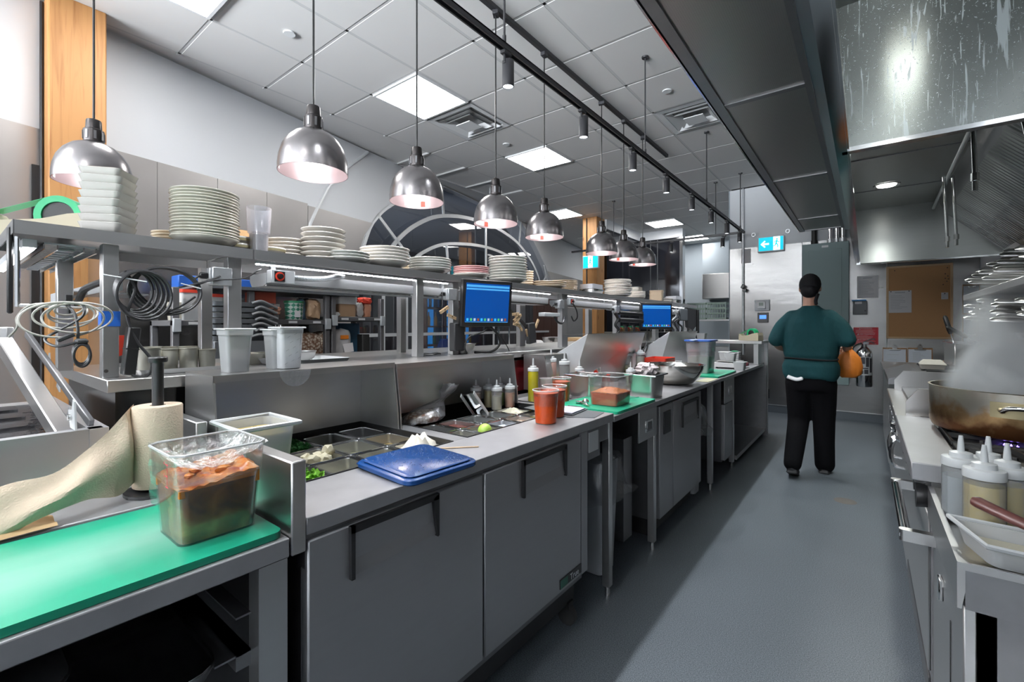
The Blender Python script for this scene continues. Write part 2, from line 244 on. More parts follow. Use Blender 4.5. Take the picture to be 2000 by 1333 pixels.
# ---------------------------------------------------------------- mesh helpers
class B:
    def __init__(s): s.bm = bmesh.new(); s.mi = 0
    def _mi(s, fs):
        for f in fs: f.material_index = s.mi
    def box(s, x0, x1, y0, y1, z0, z1, bev=0, seg=1, M=None):
        bm = s.bm
        v = [bm.verts.new((x, y, z)) for x in (min(x0,x1), max(x0,x1)) for y in (min(y0,y1), max(y0,y1)) for z in (min(z0,z1), max(z0,z1))]
        fs = [bm.faces.new([v[i] for i in q]) for q in ((0,1,3,2),(4,6,7,5),(0,4,5,1),(2,3,7,6),(0,2,6,4),(1,5,7,3))]
        s._mi(fs)
        if M is not None:
            for a in v: a.co = M @ a.co
        if bev > 0:
            es = list({e for f in fs for e in f.edges})
            bmesh.ops.bevel(bm, geom=es, offset=bev, segments=seg, affect='EDGES', profile=.5, material=-1)
        return s
    def cbox(s, c, d, bev=0, rot=(0,0,0), seg=1):
        M = Matrix.Translation(c) @ Euler(rot).to_matrix().to_4x4()
        return s.box(-d[0]/2, d[0]/2, -d[1]/2, d[1]/2, -d[2]/2, d[2]/2, bev, seg, M)
    def loft(s, rings, cap0=True, cap1=True, closed=True):
        bm = s.bm; R = [[bm.verts.new(p) for p in r] for r in rings]; n = len(R[0]); fs = []
        for a, b in zip(R, R[1:]):
            for i in range(n if closed else n-1):
                j = (i+1) % n
                try: fs.append(bm.faces.new((a[i], a[j], b[j], b[i])))
                except ValueError: pass
        if cap0: fs.append(bm.faces.new(list(reversed(R[0]))))
        if cap1: fs.append(bm.faces.new(R[-1]))
        s._mi(fs); return s
    def lathe(s, prof, c=(0,0,0), n=24, closed=False, M=None):
        rings = []
        for r, z in prof:
            rings.append([Vector((c[0]+max(r,1e-5)*math.cos(2*PI*i/n), c[1]+max(r,1e-5)*math.sin(2*PI*i/n), c[2]+z)) for i in range(n)])
        if M is not None: rings = [[M @ p for p in r] for r in rings]
        s.loft(rings, prof[0][0] > 1e-4 and not closed, prof[-1][0] > 1e-4 and not closed)
        return s
    def cyl(s, p0, p1, r, n=12, r2=None):
        p0, p1 = Vector(p0), Vector(p1); d = (p1-p0).normalized(); u = d.orthogonal().normalized(); v = d.cross(u); r2 = r if r2 is None else r2
        return s.loft([[p+(u*math.cos(2*PI*i/n)+v*math.sin(2*PI*i/n))*q for i in range(n)] for p, q in ((p0, r), (p1, r2))])
    def tube(s, pts, r, n=8, closed=False, flat=1):
        pts = [Vector(p) for p in pts]; N = len(pts); rings = []; u = None
        for i, p in enumerate(pts):
            a = pts[(i-1) % N] if (closed or i > 0) else p; b = pts[(i+1) % N] if (closed or i < N-1) else p
            d = (b-a).normalized()
            if u is None: u = d.orthogonal().normalized()
            u = (u-d*u.dot(d)); u = u.normalized() if u.length > 1e-6 else d.orthogonal().normalized(); v = d.cross(u)
            rr = r[i] if isinstance(r, (list, tuple)) else r
            rings.append([p+(u*math.cos(2*PI*k/n)+v*math.sin(2*PI*k/n)*flat)*rr for k in range(n)])
        if closed: rings.append(rings[0][:])
        return s.loft(rings, not closed, not closed)
    def prism(s, poly, vec):
        bm = s.bm; a = [bm.verts.new(p) for p in poly]; b = [bm.verts.new(Vector(p)+Vector(vec)) for p in poly]; n = len(a)
        fs = [bm.faces.new(a[::-1]), bm.faces.new(b)]
        for i in range(n): fs.append(bm.faces.new((a[i], a[(i+1) % n], b[(i+1) % n], b[i])))
        s._mi(fs); return s
    def quad(s, *p):
        s._mi([s.bm.faces.new([s.bm.verts.new(q) for q in p])]); return s
    def sheet(s, rows, th=0):
        """rows of points -> surface; th thickens it downwards along z"""
        bm = s.bm; R = [[bm.verts.new(p) for p in r] for r in rows]; fs = []
        for a, b in zip(R, R[1:]):
            for i in range(len(a)-1): fs.append(bm.faces.new((a[i], a[i+1], b[i+1], b[i])))
        s._mi(fs)
        if th: bmesh.ops.solidify(bm, geom=fs, thickness=th)
        return s
    def rbox(s, x0, x1, y0, y1, z0, z1, r=.01, taper=0, n=4, open_top=False, wall=0):
        """box with rounded vertical corners, wider at the top by taper; open_top makes it a vessel"""
        def ring(z, g, rr):
            out = []
            for cx, cy, a0 in ((x1+g-rr, y1+g-rr, 0), (x0-g+rr, y1+g-rr, PI/2), (x0-g+rr, y0-g+rr, PI), (x1+g-rr, y0-g+rr, 1.5*PI)):
                for k in range(n+1):
                    a = a0+PI/2*k/n; out.append(Vector((cx+rr*math.cos(a), cy+rr*math.sin(a), z)))
            return out
        if open_top:
            wl = wall or .003
            s.loft([ring(z0+wl, -wl, max(.002, r-wl)), ring(z1, taper-wl, max(.002, r-wl)), ring(z1, taper, r), ring(z0, 0, r)][::-1], True, True)
        else: s.loft([ring(z0, 0, r), ring(z1, taper, r)])
        return s
    def add(s, m):
        s.mi = m; return s

def tag(o, label=None, cat=None, group=None, kind=None):
    if label: o['label'] = label
    if cat: o['category'] = cat
    if group: o['group'] = group
    if kind: o['kind'] = kind
    return o
def wloc(o):
    v = Vector((0,0,0))
    while o: v += o.location; o = o.parent
    return v
def fin(b, name, m, parent=None, local=False, smooth=True, base=None, label=None):
    bm = b.bm; bmesh.ops.recalc_face_normals(bm, faces=bm.faces)
    if parent is not None and not local:
        bmesh.ops.translate(bm, verts=bm.verts, vec=-wloc(parent)); loc = (0,0,0)
    elif parent is None and not local:
        xs = [v.co for v in bm.verts]
        c = Vector(base) if base else Vector(((min(v.x for v in xs)+max(v.x for v in xs))/2, (min(v.y for v in xs)+max(v.y for v in xs))/2, min(v.z for v in xs)))
        bmesh.ops.translate(bm, verts=bm.verts, vec=-c); loc = c
    else: loc = (0,0,0)
    me = bpy.data.meshes.new(name); bm.to_mesh(me); bm.free()
    for x in (m if isinstance(m, (list, tuple)) else [m]): me.materials.append(x)
    if smooth:
        me.polygons.foreach_set('use_smooth', [True]*len(me.polygons)); me.set_sharp_from_angle(angle=math.radians(38))
    o = bpy.data.objects.new(name, me); col.objects.link(o); o.location = loc
    if parent is not None: o.parent = parent
    if label: o['label'] = label
    return o
def thing(name, label, cat, loc=(0,0,0), rz=0, group=None):
    o = bpy.data.objects.new(name, None); col.objects.link(o); o.location = loc; o.rotation_euler = (0,0,rz); o.empty_display_size = .05
    return tag(o, label, cat, group)
def one(b, name, m, label, cat, group=None, base=None):
    return tag(fin(b, name, m, base=base), label, cat, group)
def struct(b, name, m, label=None, smooth=True):
    return tag(fin(b, name, m, smooth=smooth), label, None, None, 'structure')
def clone(root, loc, rz=0, label=None, group=None, scale=None):
    r = root.copy(); col.objects.link(r); r.location = loc; r.rotation_euler = (0,0,rz)
    if scale: r.scale = scale
    if label: r['label'] = label
    if group: r['group'] = group
    for ch in list(root.children):
        c = ch.copy(); col.objects.link(c); c.parent = r
        for g in list(ch.children):
            d = g.copy(); col.objects.link(d); d.parent = c
    return r
def shared(name, me, loc, parent):
    o = bpy.data.objects.new(name, me); col.objects.link(o); o.location = Vector(loc)-wloc(parent); o.parent = parent; return o
ORD = 'first second third fourth fifth sixth seventh eighth ninth tenth eleventh twelfth thirteenth fourteenth fifteenth sixteenth seventeenth eighteenth'.split()
def text(s, name, size, m, parent, loc, rot, ext=.0006, align='CENTER'):
    c = bpy.data.curves.new(name, 'FONT'); c.body = s; c.size = size; c.extrude = ext; c.align_x = align; c.align_y = 'CENTER'; c.resolution_u = 2
    tmp = bpy.data.objects.new(name, c); me = bpy.data.meshes.new_from_object(tmp); bpy.data.objects.remove(tmp); me.materials.clear(); me.materials.append(m)
    o = bpy.data.objects.new(name, me); col.objects.link(o); o.parent = parent
    o.location = Vector(loc)-wloc(parent); o.rotation_euler = rot; return o
def arc(c, r, a0, a1, n, ax='xy'):
    out = []
    for i in range(n+1):
        a = a0+(a1-a0)*i/n; u, v = r*math.cos(a), r*math.sin(a)
        out.append(Vector((c[0]+(u if ax[0]=='x' else 0), c[1]+(u if ax[0]=='y' else v if ax[1]=='y' else 0), c[2]+(v if ax[1]=='z' else 0))))
    return out
def cr(pts, k=6, closed=False):
    """smooth curve through points"""
    P = [Vector(p) for p in pts]; out = []; n = len(P)
    for i in range(n if closed else n-1):
        p0 = P[(i-1) % n] if (closed or i > 0) else P[i]; p1 = P[i]; p2 = P[(i+1) % n]; p3 = P[(i+2) % n] if (closed or i < n-2) else p2
        for j in range(k):
            t = j/k; out.append(.5*((2*p1)+(p2-p0)*t+(2*p0-5*p1+4*p2-p3)*t*t+(3*p1-p0-3*p2+p3)*t**3))
    if not closed: out.append(P[-1])
    return out

# ================================================================ THE ROOM
CZ = 3.64
D = math.radians(10.17); WD = Vector((-math.sin(D), math.cos(D), 0)); WN = Vector((math.cos(D), math.sin(D), 0))
WA = Vector((-4.618, .842, 0))                      # a point of the slanting left wall
def wp(s, z, off=0): p = WA+WD*s+WN*off; return Vector((p.x, p.y, z))
struct(B().box(-11, 1.25, -8.1, 14, -.1, 0), 'floor', FLOORM)
struct(B().box(-11, 1.25, -8.1, 14, CZ+.02, CZ+.12), 'ceiling', TILE)
ceil = bpy.data.objects['ceiling']
def inside(x, y): return x+.34 < .9 and (Vector((x-.36, y+.36, 0))-wp(0, 0, .0)).dot(WN) > (.47 if y > 3.9 else .02)
XC = [-1.11-.68*k for k in range(-3, 10)]; YC = [2.67+.69*j for j in range(-9, 17)]
LIGHTS = [(-3.83, .60), (-3.83, 2.67), (-3.83, 4.74), (-5.19, 7.50), (-3.83, 9.57), (-3.83, 11.64), (-3.83, -1.47), (-1.11, -1.47), (-5.19, 11.64)]  # the two behind the camera are unseen, added for extra illumination
VENTS = [(-3.83, 3.36), (-1.79, 4.74), (-2.47, 11.64)]
tm = B().box(-.3275, .3275, -.3325, .3325, 0, .012, .0015).bm; tme = bpy.data.meshes.new('ceiling_tile'); tm.to_mesh(tme); tme.materials.append(TILE)
hid = B()
for x in XC:
    for y in YC:
        if any(abs(x-a) < .1 and abs(y-b) < .1 for a, b in LIGHTS+VENTS): continue
        cx, cy = x+.34, y+.345
        if not inside(cx, cy) or (y > 7.6 and x > -1.9) : continue
        if cy > .2 and x < -.2: shared('ceiling_tile', tme, (cx, cy, CZ-.004), ceil)
        else: hid.box(cx-.328, cx+.328, cy-.333, cy+.333, CZ-.004, CZ+.008)
tag(fin(hid, 'ceiling_tile_field', TILE, ceil), kind='stuff')
g = B()
for x in XC:
    if x < .9: g.box(x-.012, x+.012, -3.2 if x > -4.3 else .8, 13.6 if x > -4.6 else 8, CZ-.002, CZ+.02)
for y in YC: g.box(max(-5.2 if y > 3.9 else -4.55, -8), .9, y-.012, y+.012, CZ-.002, CZ+.02)
fin(g, 'ceiling_grid', GRID, ceil)
for i, (x, y) in enumerate(LIGHTS):
    lab = ['square ceiling light panel above the timber post end', 'square ceiling light panel beside the second hanging lamp cord', 'square ceiling light panel between the louvred vent and the far end',
           'small far square ceiling light panel near the far timber post', 'square ceiling light panel in front of the dark glossy partition', 'farthest ceiling light panel beyond the dark partition', 'ceiling light panel behind the camera above the left counter', 'ceiling light panel behind the camera above the aisle', 'ceiling light panel over the far left corner'][i]
    t = thing('ceiling_light', lab, 'ceiling light', (x+.34, y+.345, CZ-.02), 0, 'square ceiling light panels')
    fin(B().box(x+.03, x+.65, y+.035, y+.655, CZ-.016, CZ+.004), 'diffuser', PANEL, t)
    f = B(); f.box(x+.012, x+.668, y+.015, y+.037, CZ-.02, CZ+.01); f.box(x+.012, x+.668, y+.653, y+.675, CZ-.02, CZ+.01); f.box(x+.012, x+.032, y+.037, y+.653, CZ-.02, CZ+.01); f.box(x+.648, x+.668, y+.037, y+.653, CZ-.02, CZ+.01)
    fin(f, 'light_frame', WHITEP, t)
for i, (x, y) in enumerate(VENTS):
    t = thing('ceiling_vent', ['square louvred air vent next to the second ceiling light panel', 'square louvred air vent close to the hood edge', 'far louvred air vent above the dish racks'][i], 'vent', (x+.34, y+.345, CZ-.06), 0, 'louvred ceiling vents')
    cx, cy = x+.34, y+.345
    for nm, r0, r1, z0, z1 in (('vent_frame', .325, .27, 0, .0), ('louvre', .25, .2, -.012, .02), ('louvre', .18, .125, -.02, .02)):
        b = B(); b.loft([[Vector((cx+sx*r, cy+sy*r, CZ+z)) for sx, sy in ((1,1),(-1,1),(-1,-1),(1,-1))] for r, z in ((r0, z0-.012), (r1, z1-.008), (r1-.004, z1), (r0, z0-.004))], False, False)
        fin(b, nm, WHITEP, t, smooth=False)
    fin(B().box(cx-.1, cx+.1, cy-.1, cy+.1, CZ-.05, CZ-.042), 'centre_plate', WHITEP, t)
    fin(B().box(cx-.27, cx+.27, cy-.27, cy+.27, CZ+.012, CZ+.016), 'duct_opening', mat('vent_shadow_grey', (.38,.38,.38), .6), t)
    fin(B().cyl((cx, cy, CZ-.044), (cx, cy, CZ+.014), .02), 'hanger', GALV, t)
for i, (x, y) in enumerate([(-3.52, 1.72), (-1.512, 4.37), (-3.53, 4.42)]):
    t = thing('sprinkler_cover', ['round white sprinkler cover by the first ceiling light', 'round white sprinkler cover beside the vent near the hood', 'round white sprinkler cover past the first louvred vent'][i], 'sprinkler', (x, y, CZ-.02), 0, 'sprinkler covers')
    fin(B().lathe([(0,-.012),(.042,-.012),(.045,-.004),(.03,0)], (x, y, CZ-.004), 20), 'cap', WHITEP, t)

# left wall: white paint above a steel wainscot, leaning away; then the thick white arch with the big window
b = B(); p = [wp(-1.6, 0), wp(1.8, 0), wp(1.8, 0, -.1), wp(-1.6, 0, -.1)]; b.prism(p, (0,0,CZ)); struct(b, 'wall_left', WALLP)
wl = bpy.data.objects['wall_left']
for i in range(7):
    s0, s1 = -1.6+i*.4857, -1.6+(i+1)*.4857-.004
    b = B(); b.prism([wp(s0, .02, 0), wp(s1, .02, 0), wp(s1, .02, .008), wp(s0, .02, .008)], (0, 0, 2.72)); fin(b, 'steel_panel', WAINST, wl)
OFF = .0
def ap(s, z, dd=0): return wp(s, z, OFF+dd)
inner = [(2.46,0.0),(2.46,1.739),(2.516,2.162),(2.661,2.536),(2.895,2.863),(3.184,3.106),(3.641,3.376),(4.031,3.532),(4.41,3.63),(4.944,3.63),(5.59,3.63),(6.426,3.63),(7.128,3.627),(7.69,3.374),(8.097,3.098),(8.465,2.819),(8.71,2.538),(9.1,1.962),(9.322,1.182),(9.434,0.0)]
trimc = [(1.76,0),(1.76,2.184),(1.83,2.522),(1.93,2.731),(2.06,2.982),(2.24,3.198),(2.44,3.392),(2.70,3.62)]
outer = [(1.80,0),(1.80,1.7),(1.80,2.1),(1.80,2.5),(1.80,2.9),(1.80,3.2),(1.80,3.4),(1.80,3.64),(3.195,3.64),(3.975,3.64),(4.866,3.64),(5.535,3.64),(6.315,3.64),(7.206,3.64),(7.986,3.64),(11.216,3.64),(11.216,2.964),(11.216,1.962),(11.216,1.182),(11.216,0.0)]
b = B(); rows = [[ap(s, z, 0) for s, z in outer], [ap(s, z, 0) for s, z in inner], [ap(s, z, -.45) for s, z in inner], [ap(s, z, -.45) for s, z in outer], [ap(s, z, 0) for s, z in outer]]
for a, c in zip(rows, rows[1:]):
    for i in range(len(inner)-1): b.quad(a[i], a[i+1], c[i+1], c[i])
bmesh.ops.remove_doubles(b.bm, verts=b.bm.verts, dist=.001)
struct(b, 'wall_arch', WALLP)
wa = bpy.data.objects['wall_arch']
for poly in ([(1.803,.02),(2.44,.02),(2.44,1.74),(2.49,2.162),(2.64,2.536),(2.78,2.72),(1.803,2.72)], [(8.6,2.72),(8.75,2.538),(9.13,1.96),(9.35,1.18),(9.46,.02),(10.3,.02),(10.3,2.72)], [(10.304,.02),(11.2,.02),(11.2,2.72),(10.304,2.72)]):
    fin(B().prism([ap(q, z, 0) for q, z in poly], WN*.008), 'steel_panel', WAINST, wa)
for q0, q1 in zip(trimc, trimc[1:]): pass
fin(B().tube([ap(q, z, .006) for q, z in trimc], .02, 6), 'edge_trim', LTGALV, wa)
t = thing('arched_window', 'huge dark arched window with pale curved metal glazing bars', 'window', ap(5.2, 0, -.06)); t['kind'] = 'structure'
def bar(pts, wd, th=.02, name='glazing_bar'):
    """flat bar in the window plane"""
    b = B(); P2 = [Vector((s, z, 0)) for s, z in pts]; rings = []
    for i, p in enumerate(P2):
        a = P2[max(i-1, 0)]; c = P2[min(i+1, len(P2)-1)]; d = (c-a).normalized(); n = Vector((-d.y, d.x, 0))*wd/2
        rings.append([ap((p+n).x, (p+n).y, .0), ap((p-n).x, (p-n).y, 0), ap((p-n).x, (p-n).y, -th), ap((p+n).x, (p+n).y, -th)])
    b.loft(rings); return fin(b, name, LTGALV, t, smooth=False)
def sm(pts): return [(p.x, p.y) for p in cr([(a, c, 0) for a, c in pts], 4)]
bar(sm([(2.493,0.0),(2.493,1.739),(2.694,2.536),(2.917,2.863),(3.206,3.087),(3.641,3.354),(4.35,3.60)]), .05)
bar(sm([(2.917,2.073),(3.106,2.385),(3.297,2.602),(3.619,2.844),(4.097,3.081),(4.639,3.216),(5.261,3.287),(5.981,3.302),(6.825,3.191),(7.373,2.998),(7.825,2.741),(8.153,2.407),(8.32,2.073)]), .06)
bar(sm([(3.418,2.129),(3.641,2.363),(3.874,2.509),(4.226,2.658),(4.639,2.753),(5.362,2.841),(6.092,2.853),(6.825,2.764),(7.317,2.541),(7.651,2.24)]), .05)
for q in ([(2.889,2.854),(3.433,2.444),(3.808,2.162)], [(4.305,3.63),(4.358,3.171)], [(5.68,3.276),(5.699,2.073)], [(7.155,3.599),(7.058,3.142)], [(4.441,2.692),(4.521,2.073)], [(8.375,2.842),(8.821,2.073)], [(8.543,2.63),(8.208,2.296)],
          [(3.0,0.02),(3.0,2.129)], [(3.465,0.02),(3.465,2.351)], [(4.644,0.02),(4.644,2.073)], [(5.98,0.02),(5.98,2.073)], [(7.317,0.02),(7.317,2.184)], [(2.493,2.073),(9.1,2.073)], [(2.493,1.251),(9.322,1.251)]): bar(q, .045 if q[0][0] != 2.906 else .035)
b = B(); pts = [ap(s, z, -.12) for s, z in inner]; bf = b.bm.faces.new([b.bm.verts.new(p) for p in pts]); fin(b, 'pane', GLASS, t, smooth=False)
# room beyond the glass and the bar
struct(B().box(-11, -10.9, -8.1, 14, 0, CZ), 'wall_bar', mat('bar_wall_dark', (.05,.035,.03), .7))
struct(B().box(-11, 1.25, 13.9, 14, 0, CZ), 'wall_end', WALLB)
struct(B().box(-11, 1.25, -8.1, -8.0, 0, .8).box(-11, 1.25, -8.1, -8.0, 3.1, CZ).box(-11, -9.1, -8.1, -8.0, .8, 3.1).box(-3.3, -3.1, -8.1, -8.0, .8, 3.1).box(.7, 1.25, -8.1, -8.0, .8, 3.1), 'wall_rear', WALLP)
for wx0, wx1 in ((-9.1, -3.3), (-3.1, .7)):  # made-up window frames out of view, to go with the added fill lamps
    wf_ = B(); wf_.box(wx0, wx1, -8.08, -8.02, .8, .86).box(wx0, wx1, -8.08, -8.02, 3.04, 3.1)
    for k in range(5): xx = wx0+(wx1-wx0-.06)*k/4; wf_.box(xx, xx+.06, -8.08, -8.02, .86, 3.04)
    struct(wf_, 'window_'+('1' if wx0 < -5 else '2'), LTGALV)
struct(B().box(1.15, 1.25, -8.1, 14, 0, CZ), 'wall_right', WALLP)
wr = bpy.data.objects['wall_right']
for i in range(9): fin(B().box(1.142, 1.15, -2+i*1.15, -2+(i+1)*1.15-.005, .02, 2.1), 'steel_panel', WALLST, wr)

# timber posts
def post(x0, x1, y0, y1, lab):
    t = thing('timber_post', lab, 'post', ((x0+x1)/2, (y0+y1)/2, 0)); t['kind'] = 'structure'
    fin(B().box(x0, x1, y0, y1, 0, CZ, .008), 'beam', TIMBER, t)
    fin(B().cyl((x0+.1, y0-.012, 0), (x0+.1, y0-.012, CZ-.02), .011, 8), 'conduit', BLACK, t)
    return t
post(-4.62, -4.35, .5, .8, 'near tall fir timber post at the left wall')
post(-4.70, -4.37, 8.45, 8.80, 'far fir timber post behind the exit sign')
fin(B().box(-4.56, -4.52, .44, .5, 0, 2.48), 'pipe_cover', BLACK, bpy.data.objects['timber_post'])

# far wall: steel panels with white paint above
struct(B().box(-1.81, 1.15, 8.28, 8.38, 0, CZ), 'wall_far', WALLP)
wf = bpy.data.objects['wall_far']
for x0, x1 in ((-1.81, -.78), (-.775, .228), (.233, 1.15)): fin(B().box(x0, x1-.004, 8.272, 8.28, .12, 2.66), 'steel_panel', WALLST, wf)
fin(B().box(-1.81, 1.15, 8.268, 8.28, .0, .12), 'cove_base', mat('cove_base_grey', (.12,.14,.16), .5), wf)
fin(B().box(-1.81, 1.15, 8.262, 8.282, .115, .13), 'base_trim', CHROME, wf)
fin(B().box(-1.82, -1.81, 8.26, 13.9, 0, CZ), 'return_face', WALLB, wf)
fin(B().cyl((-1.60, 8.25, .9), (-1.60, 8.25, CZ), .017, 10), 'conduit', GALV, wf)

# dark glossy partition with white soffit over it, and the dish area behind
struct(B().box(-4.5, -4.37, 8.9, 10.7, 0, 3.44), 'wall_partition_side', DKGLASS)
struct(B().box(-4.5, -3.35, 10.7, 10.82, 0, 3.44), 'wall_partition', DKGLASS)
wpn = bpy.data.objects['wall_partition']
for x in (-4.1, -3.93): fin(B().box(x-.008, x+.008, 10.692, 10.7, 0, 3.44), 'joint_strip', DARKST, wpn)
fin(B().box(-3.40, -3.33, 10.66, 10.84, 0, 3.44), 'corner_post', CHROME, wpn)
struct(B().box(-4.6, -3.33, 10.66, 10.86, 3.44, CZ).box(-4.6, -4.33, 8.82, 10.66, 3.44, CZ), 'trim_soffit', WALLP)
struct(B().box(-4.6, -1.82, 12.9, 12.98, 0, CZ), 'wall_dish_area', WALLB)

# ================================================================ HOOD (right)
hd = thing('exhaust_hood', 'long stainless exhaust hood over the cooking line', 'hood', (.5, 2.5, 2.09))
def hp(b, n, m, **k): return fin(b, n, m, hd, **k)
hp(B().prism([(-.086,-2.2,2.1),(-.137,-2.2,2.5),(-.2,-2.2,2.5),(-.2,-2.2,2.512),(-.128,-2.2,2.512),(-.076,-2.2,2.102)], (0, 8.8, 0)), 'front_lip', mat('lip_steel', (.62,.64,.67), .22, .8, noise=.05, nscale=3))
hp(B().box(-.1, -.062, -2.2, 6.6, 2.085, 2.1).box(-.064, -.055, -2.2, 6.6, 2.09, 2.125), 'drip_edge', CHROME)
hp(B().box(-.2, .62, -2.2, 6.62, 2.7, 2.72), 'hood_ceiling', HOODST)
hp(B().prism([(-.126,-2.2,2.512),(-.15,-2.2,2.7),(-.16,-2.2,2.7),(-.136,-2.2,2.512)], (0, 8.8, 0)), 'front_inner_wall', HOODST)
for y in (1.2, 3.5, 4.6, 5.7): hp(B().box(-.17, .62, y-.004, y+.004, 2.694, 2.7), 'seam', DARKST)
b = B(); b.prism([(-.078,2.35,2.1),(1.15,2.35,2.1),(1.15,2.35,3.3),(-.24,2.35,3.3)], (0, .02, 0)); hp(b, 'divider_panel', DRIP)
hp(B().box(-.08, 1.15, 2.335, 2.375, 2.085, 2.102), 'divider_lip', CHROME)
hp(B().prism([(-.08,6.6,2.08),(1.15,6.6,2.08),(1.15,6.6,2.7),(-.16,6.6,2.7)], (0,.02,0)), 'end_panel', HOODST)
hp(B().box(-.09, 1.15, 6.58, 6.62, 2.075, 2.09), 'end_lip', CHROME)
hp(B().box(-.2, 1.15, 2.37, 6.62, 3.3, 3.32), 'top_cover', HOODST)
# baffle filters slope down to the back
fy = 2.45
fme = bpy.data.meshes.new('baffle_filter'); bb = B()
for k in range(9):
    y = .02+k*.053; bb.prism([(0, y, 0), (.44, y, -.46), (.44, y+.03, -.46), (0, y+.03, 0)], (.018, 0, .018))
bb.prism([(0,0,0),(.03,0,-.03),(.03,.5,-.03),(0,.5,0)], (.02,0,.02)); bb.prism([(.41,0,-.43),(.44,0,-.46),(.44,.5,-.46),(.41,.5,-.43)], (.02,0,.02)); bb.prism([(0,0,.0),(.44,0,-.46),(.44,.012,-.46),(0,.012,0)], (.02,0,.02))
bb.bm.to_mesh(fme); fme.materials.append(HOODST)
for k in range(8): shared('baffle_filter', fme, (.66, fy+k*.515, 2.56), hd)
hp(B().prism([(.60,2.4,2.7),(.66,2.4,2.56),(1.12,2.4,2.09),(1.15,2.4,2.1),(1.15,2.4,2.72)], (0, 4.2, 0)), 'filter_housing', DARKST)
for i, (x, y) in enumerate([(.15, 4.2), (.15, 5.55), (.15, 1.75), (.15, .2)]):
    l = B().lathe([(0,-.006),(.07,-.006),(.075,0)], (x, y, 2.694), 20); o = hp(l, 'recessed_lamp', HOODL)
    hp(B().lathe([(.078,-.003),(.1,-.01),(.105,0)], (x, y, 2.699), 20, True), 'lamp_ring', CHROME)
# make-up air plenum, perforated panels seen from below
ys = [-1.9, -.55, .62, 2.1, 3.38, 4.7, 6.38]
ys = [-1.7, .55, 2.53, 4.08, 5.68, 6.38]
for a, c in zip(ys, ys[1:]): hp(B().box(-.575, -.222, a+.015, c-.015, 2.5, 2.51), 'perforated_panel', PERF)
for a in ys: hp(B().box(-.60, -.2, a-.018, a+.018, 2.494, 2.515), 'cross_rail', DARKST)
hp(B().box(-.62, -.575, -2, 6.4, 2.49, 2.52).box(-.226, -.2, -2, 6.4, 2.49, 2.52), 'long_rail', DARKST)
hp(B().box(-.625, -.2, -2, 6.4, 2.52, 3.0).box(-.632, -.625, -2, 6.41, 2.485, 3.0), 'plenum_box', mat('plenum_steel', (.6,.6,.61), .15, 1))
# fire suppression pipes
sp = thing('suppression_piping', 'chrome fire suppression piping with drop nozzles inside the hood', 'pipe', (.55, 4.3, 2.1))
fin(B().cyl((.50, 2.4, 2.62), (.56, 6.55, 2.62), .014, 10), 'supply_pipe', GALV, sp)
for (x, y, z, dx) in ((.42, 3.3, 2.06, .02), (.53, 3.25, 2.08, .1), (.50, 5.2, 2.02, .03), (.56, 5.25, 2.04, .03)):
    fin(B().cyl((x+dx*.3, y, 2.62), (x+dx, y, z+.08), .011, 10), 'drop_pipe', CHROME, sp)
    fin(B().cyl((x+dx, y, z+.09), (x+dx, y, z+.05), .017, 6).cyl((x+dx, y, z+.05), (x+dx, y, z), .012, 10), 'nozzle', CHROME, sp)

# ================================================================ TRACK LIGHTS, PENDANTS
TX, TZ = -1.47, 2.80
tr = thing('light_track', 'long black lighting track on thin rods over the counter', 'track', (TX, 4, TZ))
fin(B().box(TX-.018, TX-.010, -.6, 7.55, TZ-.016, TZ+.016).box(TX+.010, TX+.018, -.6, 7.55, TZ-.016, TZ+.016).box(TX-.018, TX+.018, -.6, 7.55, TZ+.008, TZ+.016), 'rail', TRACK, tr)
fin(B().box(TX-3.0, TX+.018, 7.6, 7.632, TZ-.016, TZ+.016), 'cross_rail', TRACK, tr)
for y in (1.824, 3.714, 5.582, 7.387, 0): fin(B().cyl((TX, y, TZ+.01), (TX, y, CZ-.01), .006, 8).lathe([(0,-.012),(.028,-.012),(.03,0)], (TX, y, CZ-.004), 14).cyl((TX, y, TZ), (TX, y, TZ+.06), .010, 8), 'rod', TRACK, tr)
for x in (-1.87, -3.6): fin(B().cyl((x, 7.616, TZ), (x, 7.616, CZ-.01), .006, 8).lathe([(0,-.012),(.028,-.012),(.03,0)], (x, 7.616, CZ-.004), 14), 'rod', TRACK, tr)
def spot_proto():
    t = thing('spotlight', '', 'spotlight', (0,0,0), 0, 'black cylinder spotlights on the track')
    fin(B().box(-.016, .016, -.03, .03, -.02, .0, .003), 'adapter', TRACK, t, True)
    fin(B().cyl((0, -.012, -.02), (0, -.012, -.055), .007, 8).cbox((0,.0,-.058),(.014,.03,.012)), 'yoke', TRACK, t, True)
    b = B().lathe([(0,0),(.028,0),(.031,-.004),(.031,-.135),(.028,-.137),(.027,-.128),(0,-.128)], (0, .018, -.04), 20); h = fin(b, 'head', TRACK, t, True)
    fin(B().lathe([(0,0),(.0262,0),(.0262,.003),(0,.003)], (0, .018, -.171), 16), 'lens', LENS, h, True)
    return t
sp0 = spot_proto()
sy = [1.837, 2.637, 3.438, 4.209, 4.992, 5.759, 6.543, 7.318, .95, .1]
for i, y in enumerate(sy):
    lab = f'black cylinder spotlight, {ORD[i]} along the track from the near end' if i < 8 else 'black cylinder spotlight on the track '+('just outside the view' if i == 8 else 'straight above the camera')
    s_ = sp0 if i == 0 else clone(sp0, (0,0,0)); s_.location = (TX, y, TZ-.016); s_['label'] = lab
    ld = bpy.data.lights.new('spot_beam', 'SPOT'); ld.energy = SPOT_W; ld.spot_size = math.radians(100); ld.spot_blend = .6; ld.color = (.90,.95,1); ld.shadow_soft_size = .025
    lo = bpy.data.objects.new('spot_beam', ld); col.objects.link(lo); lo.location = (TX, y+.018, TZ-.21)
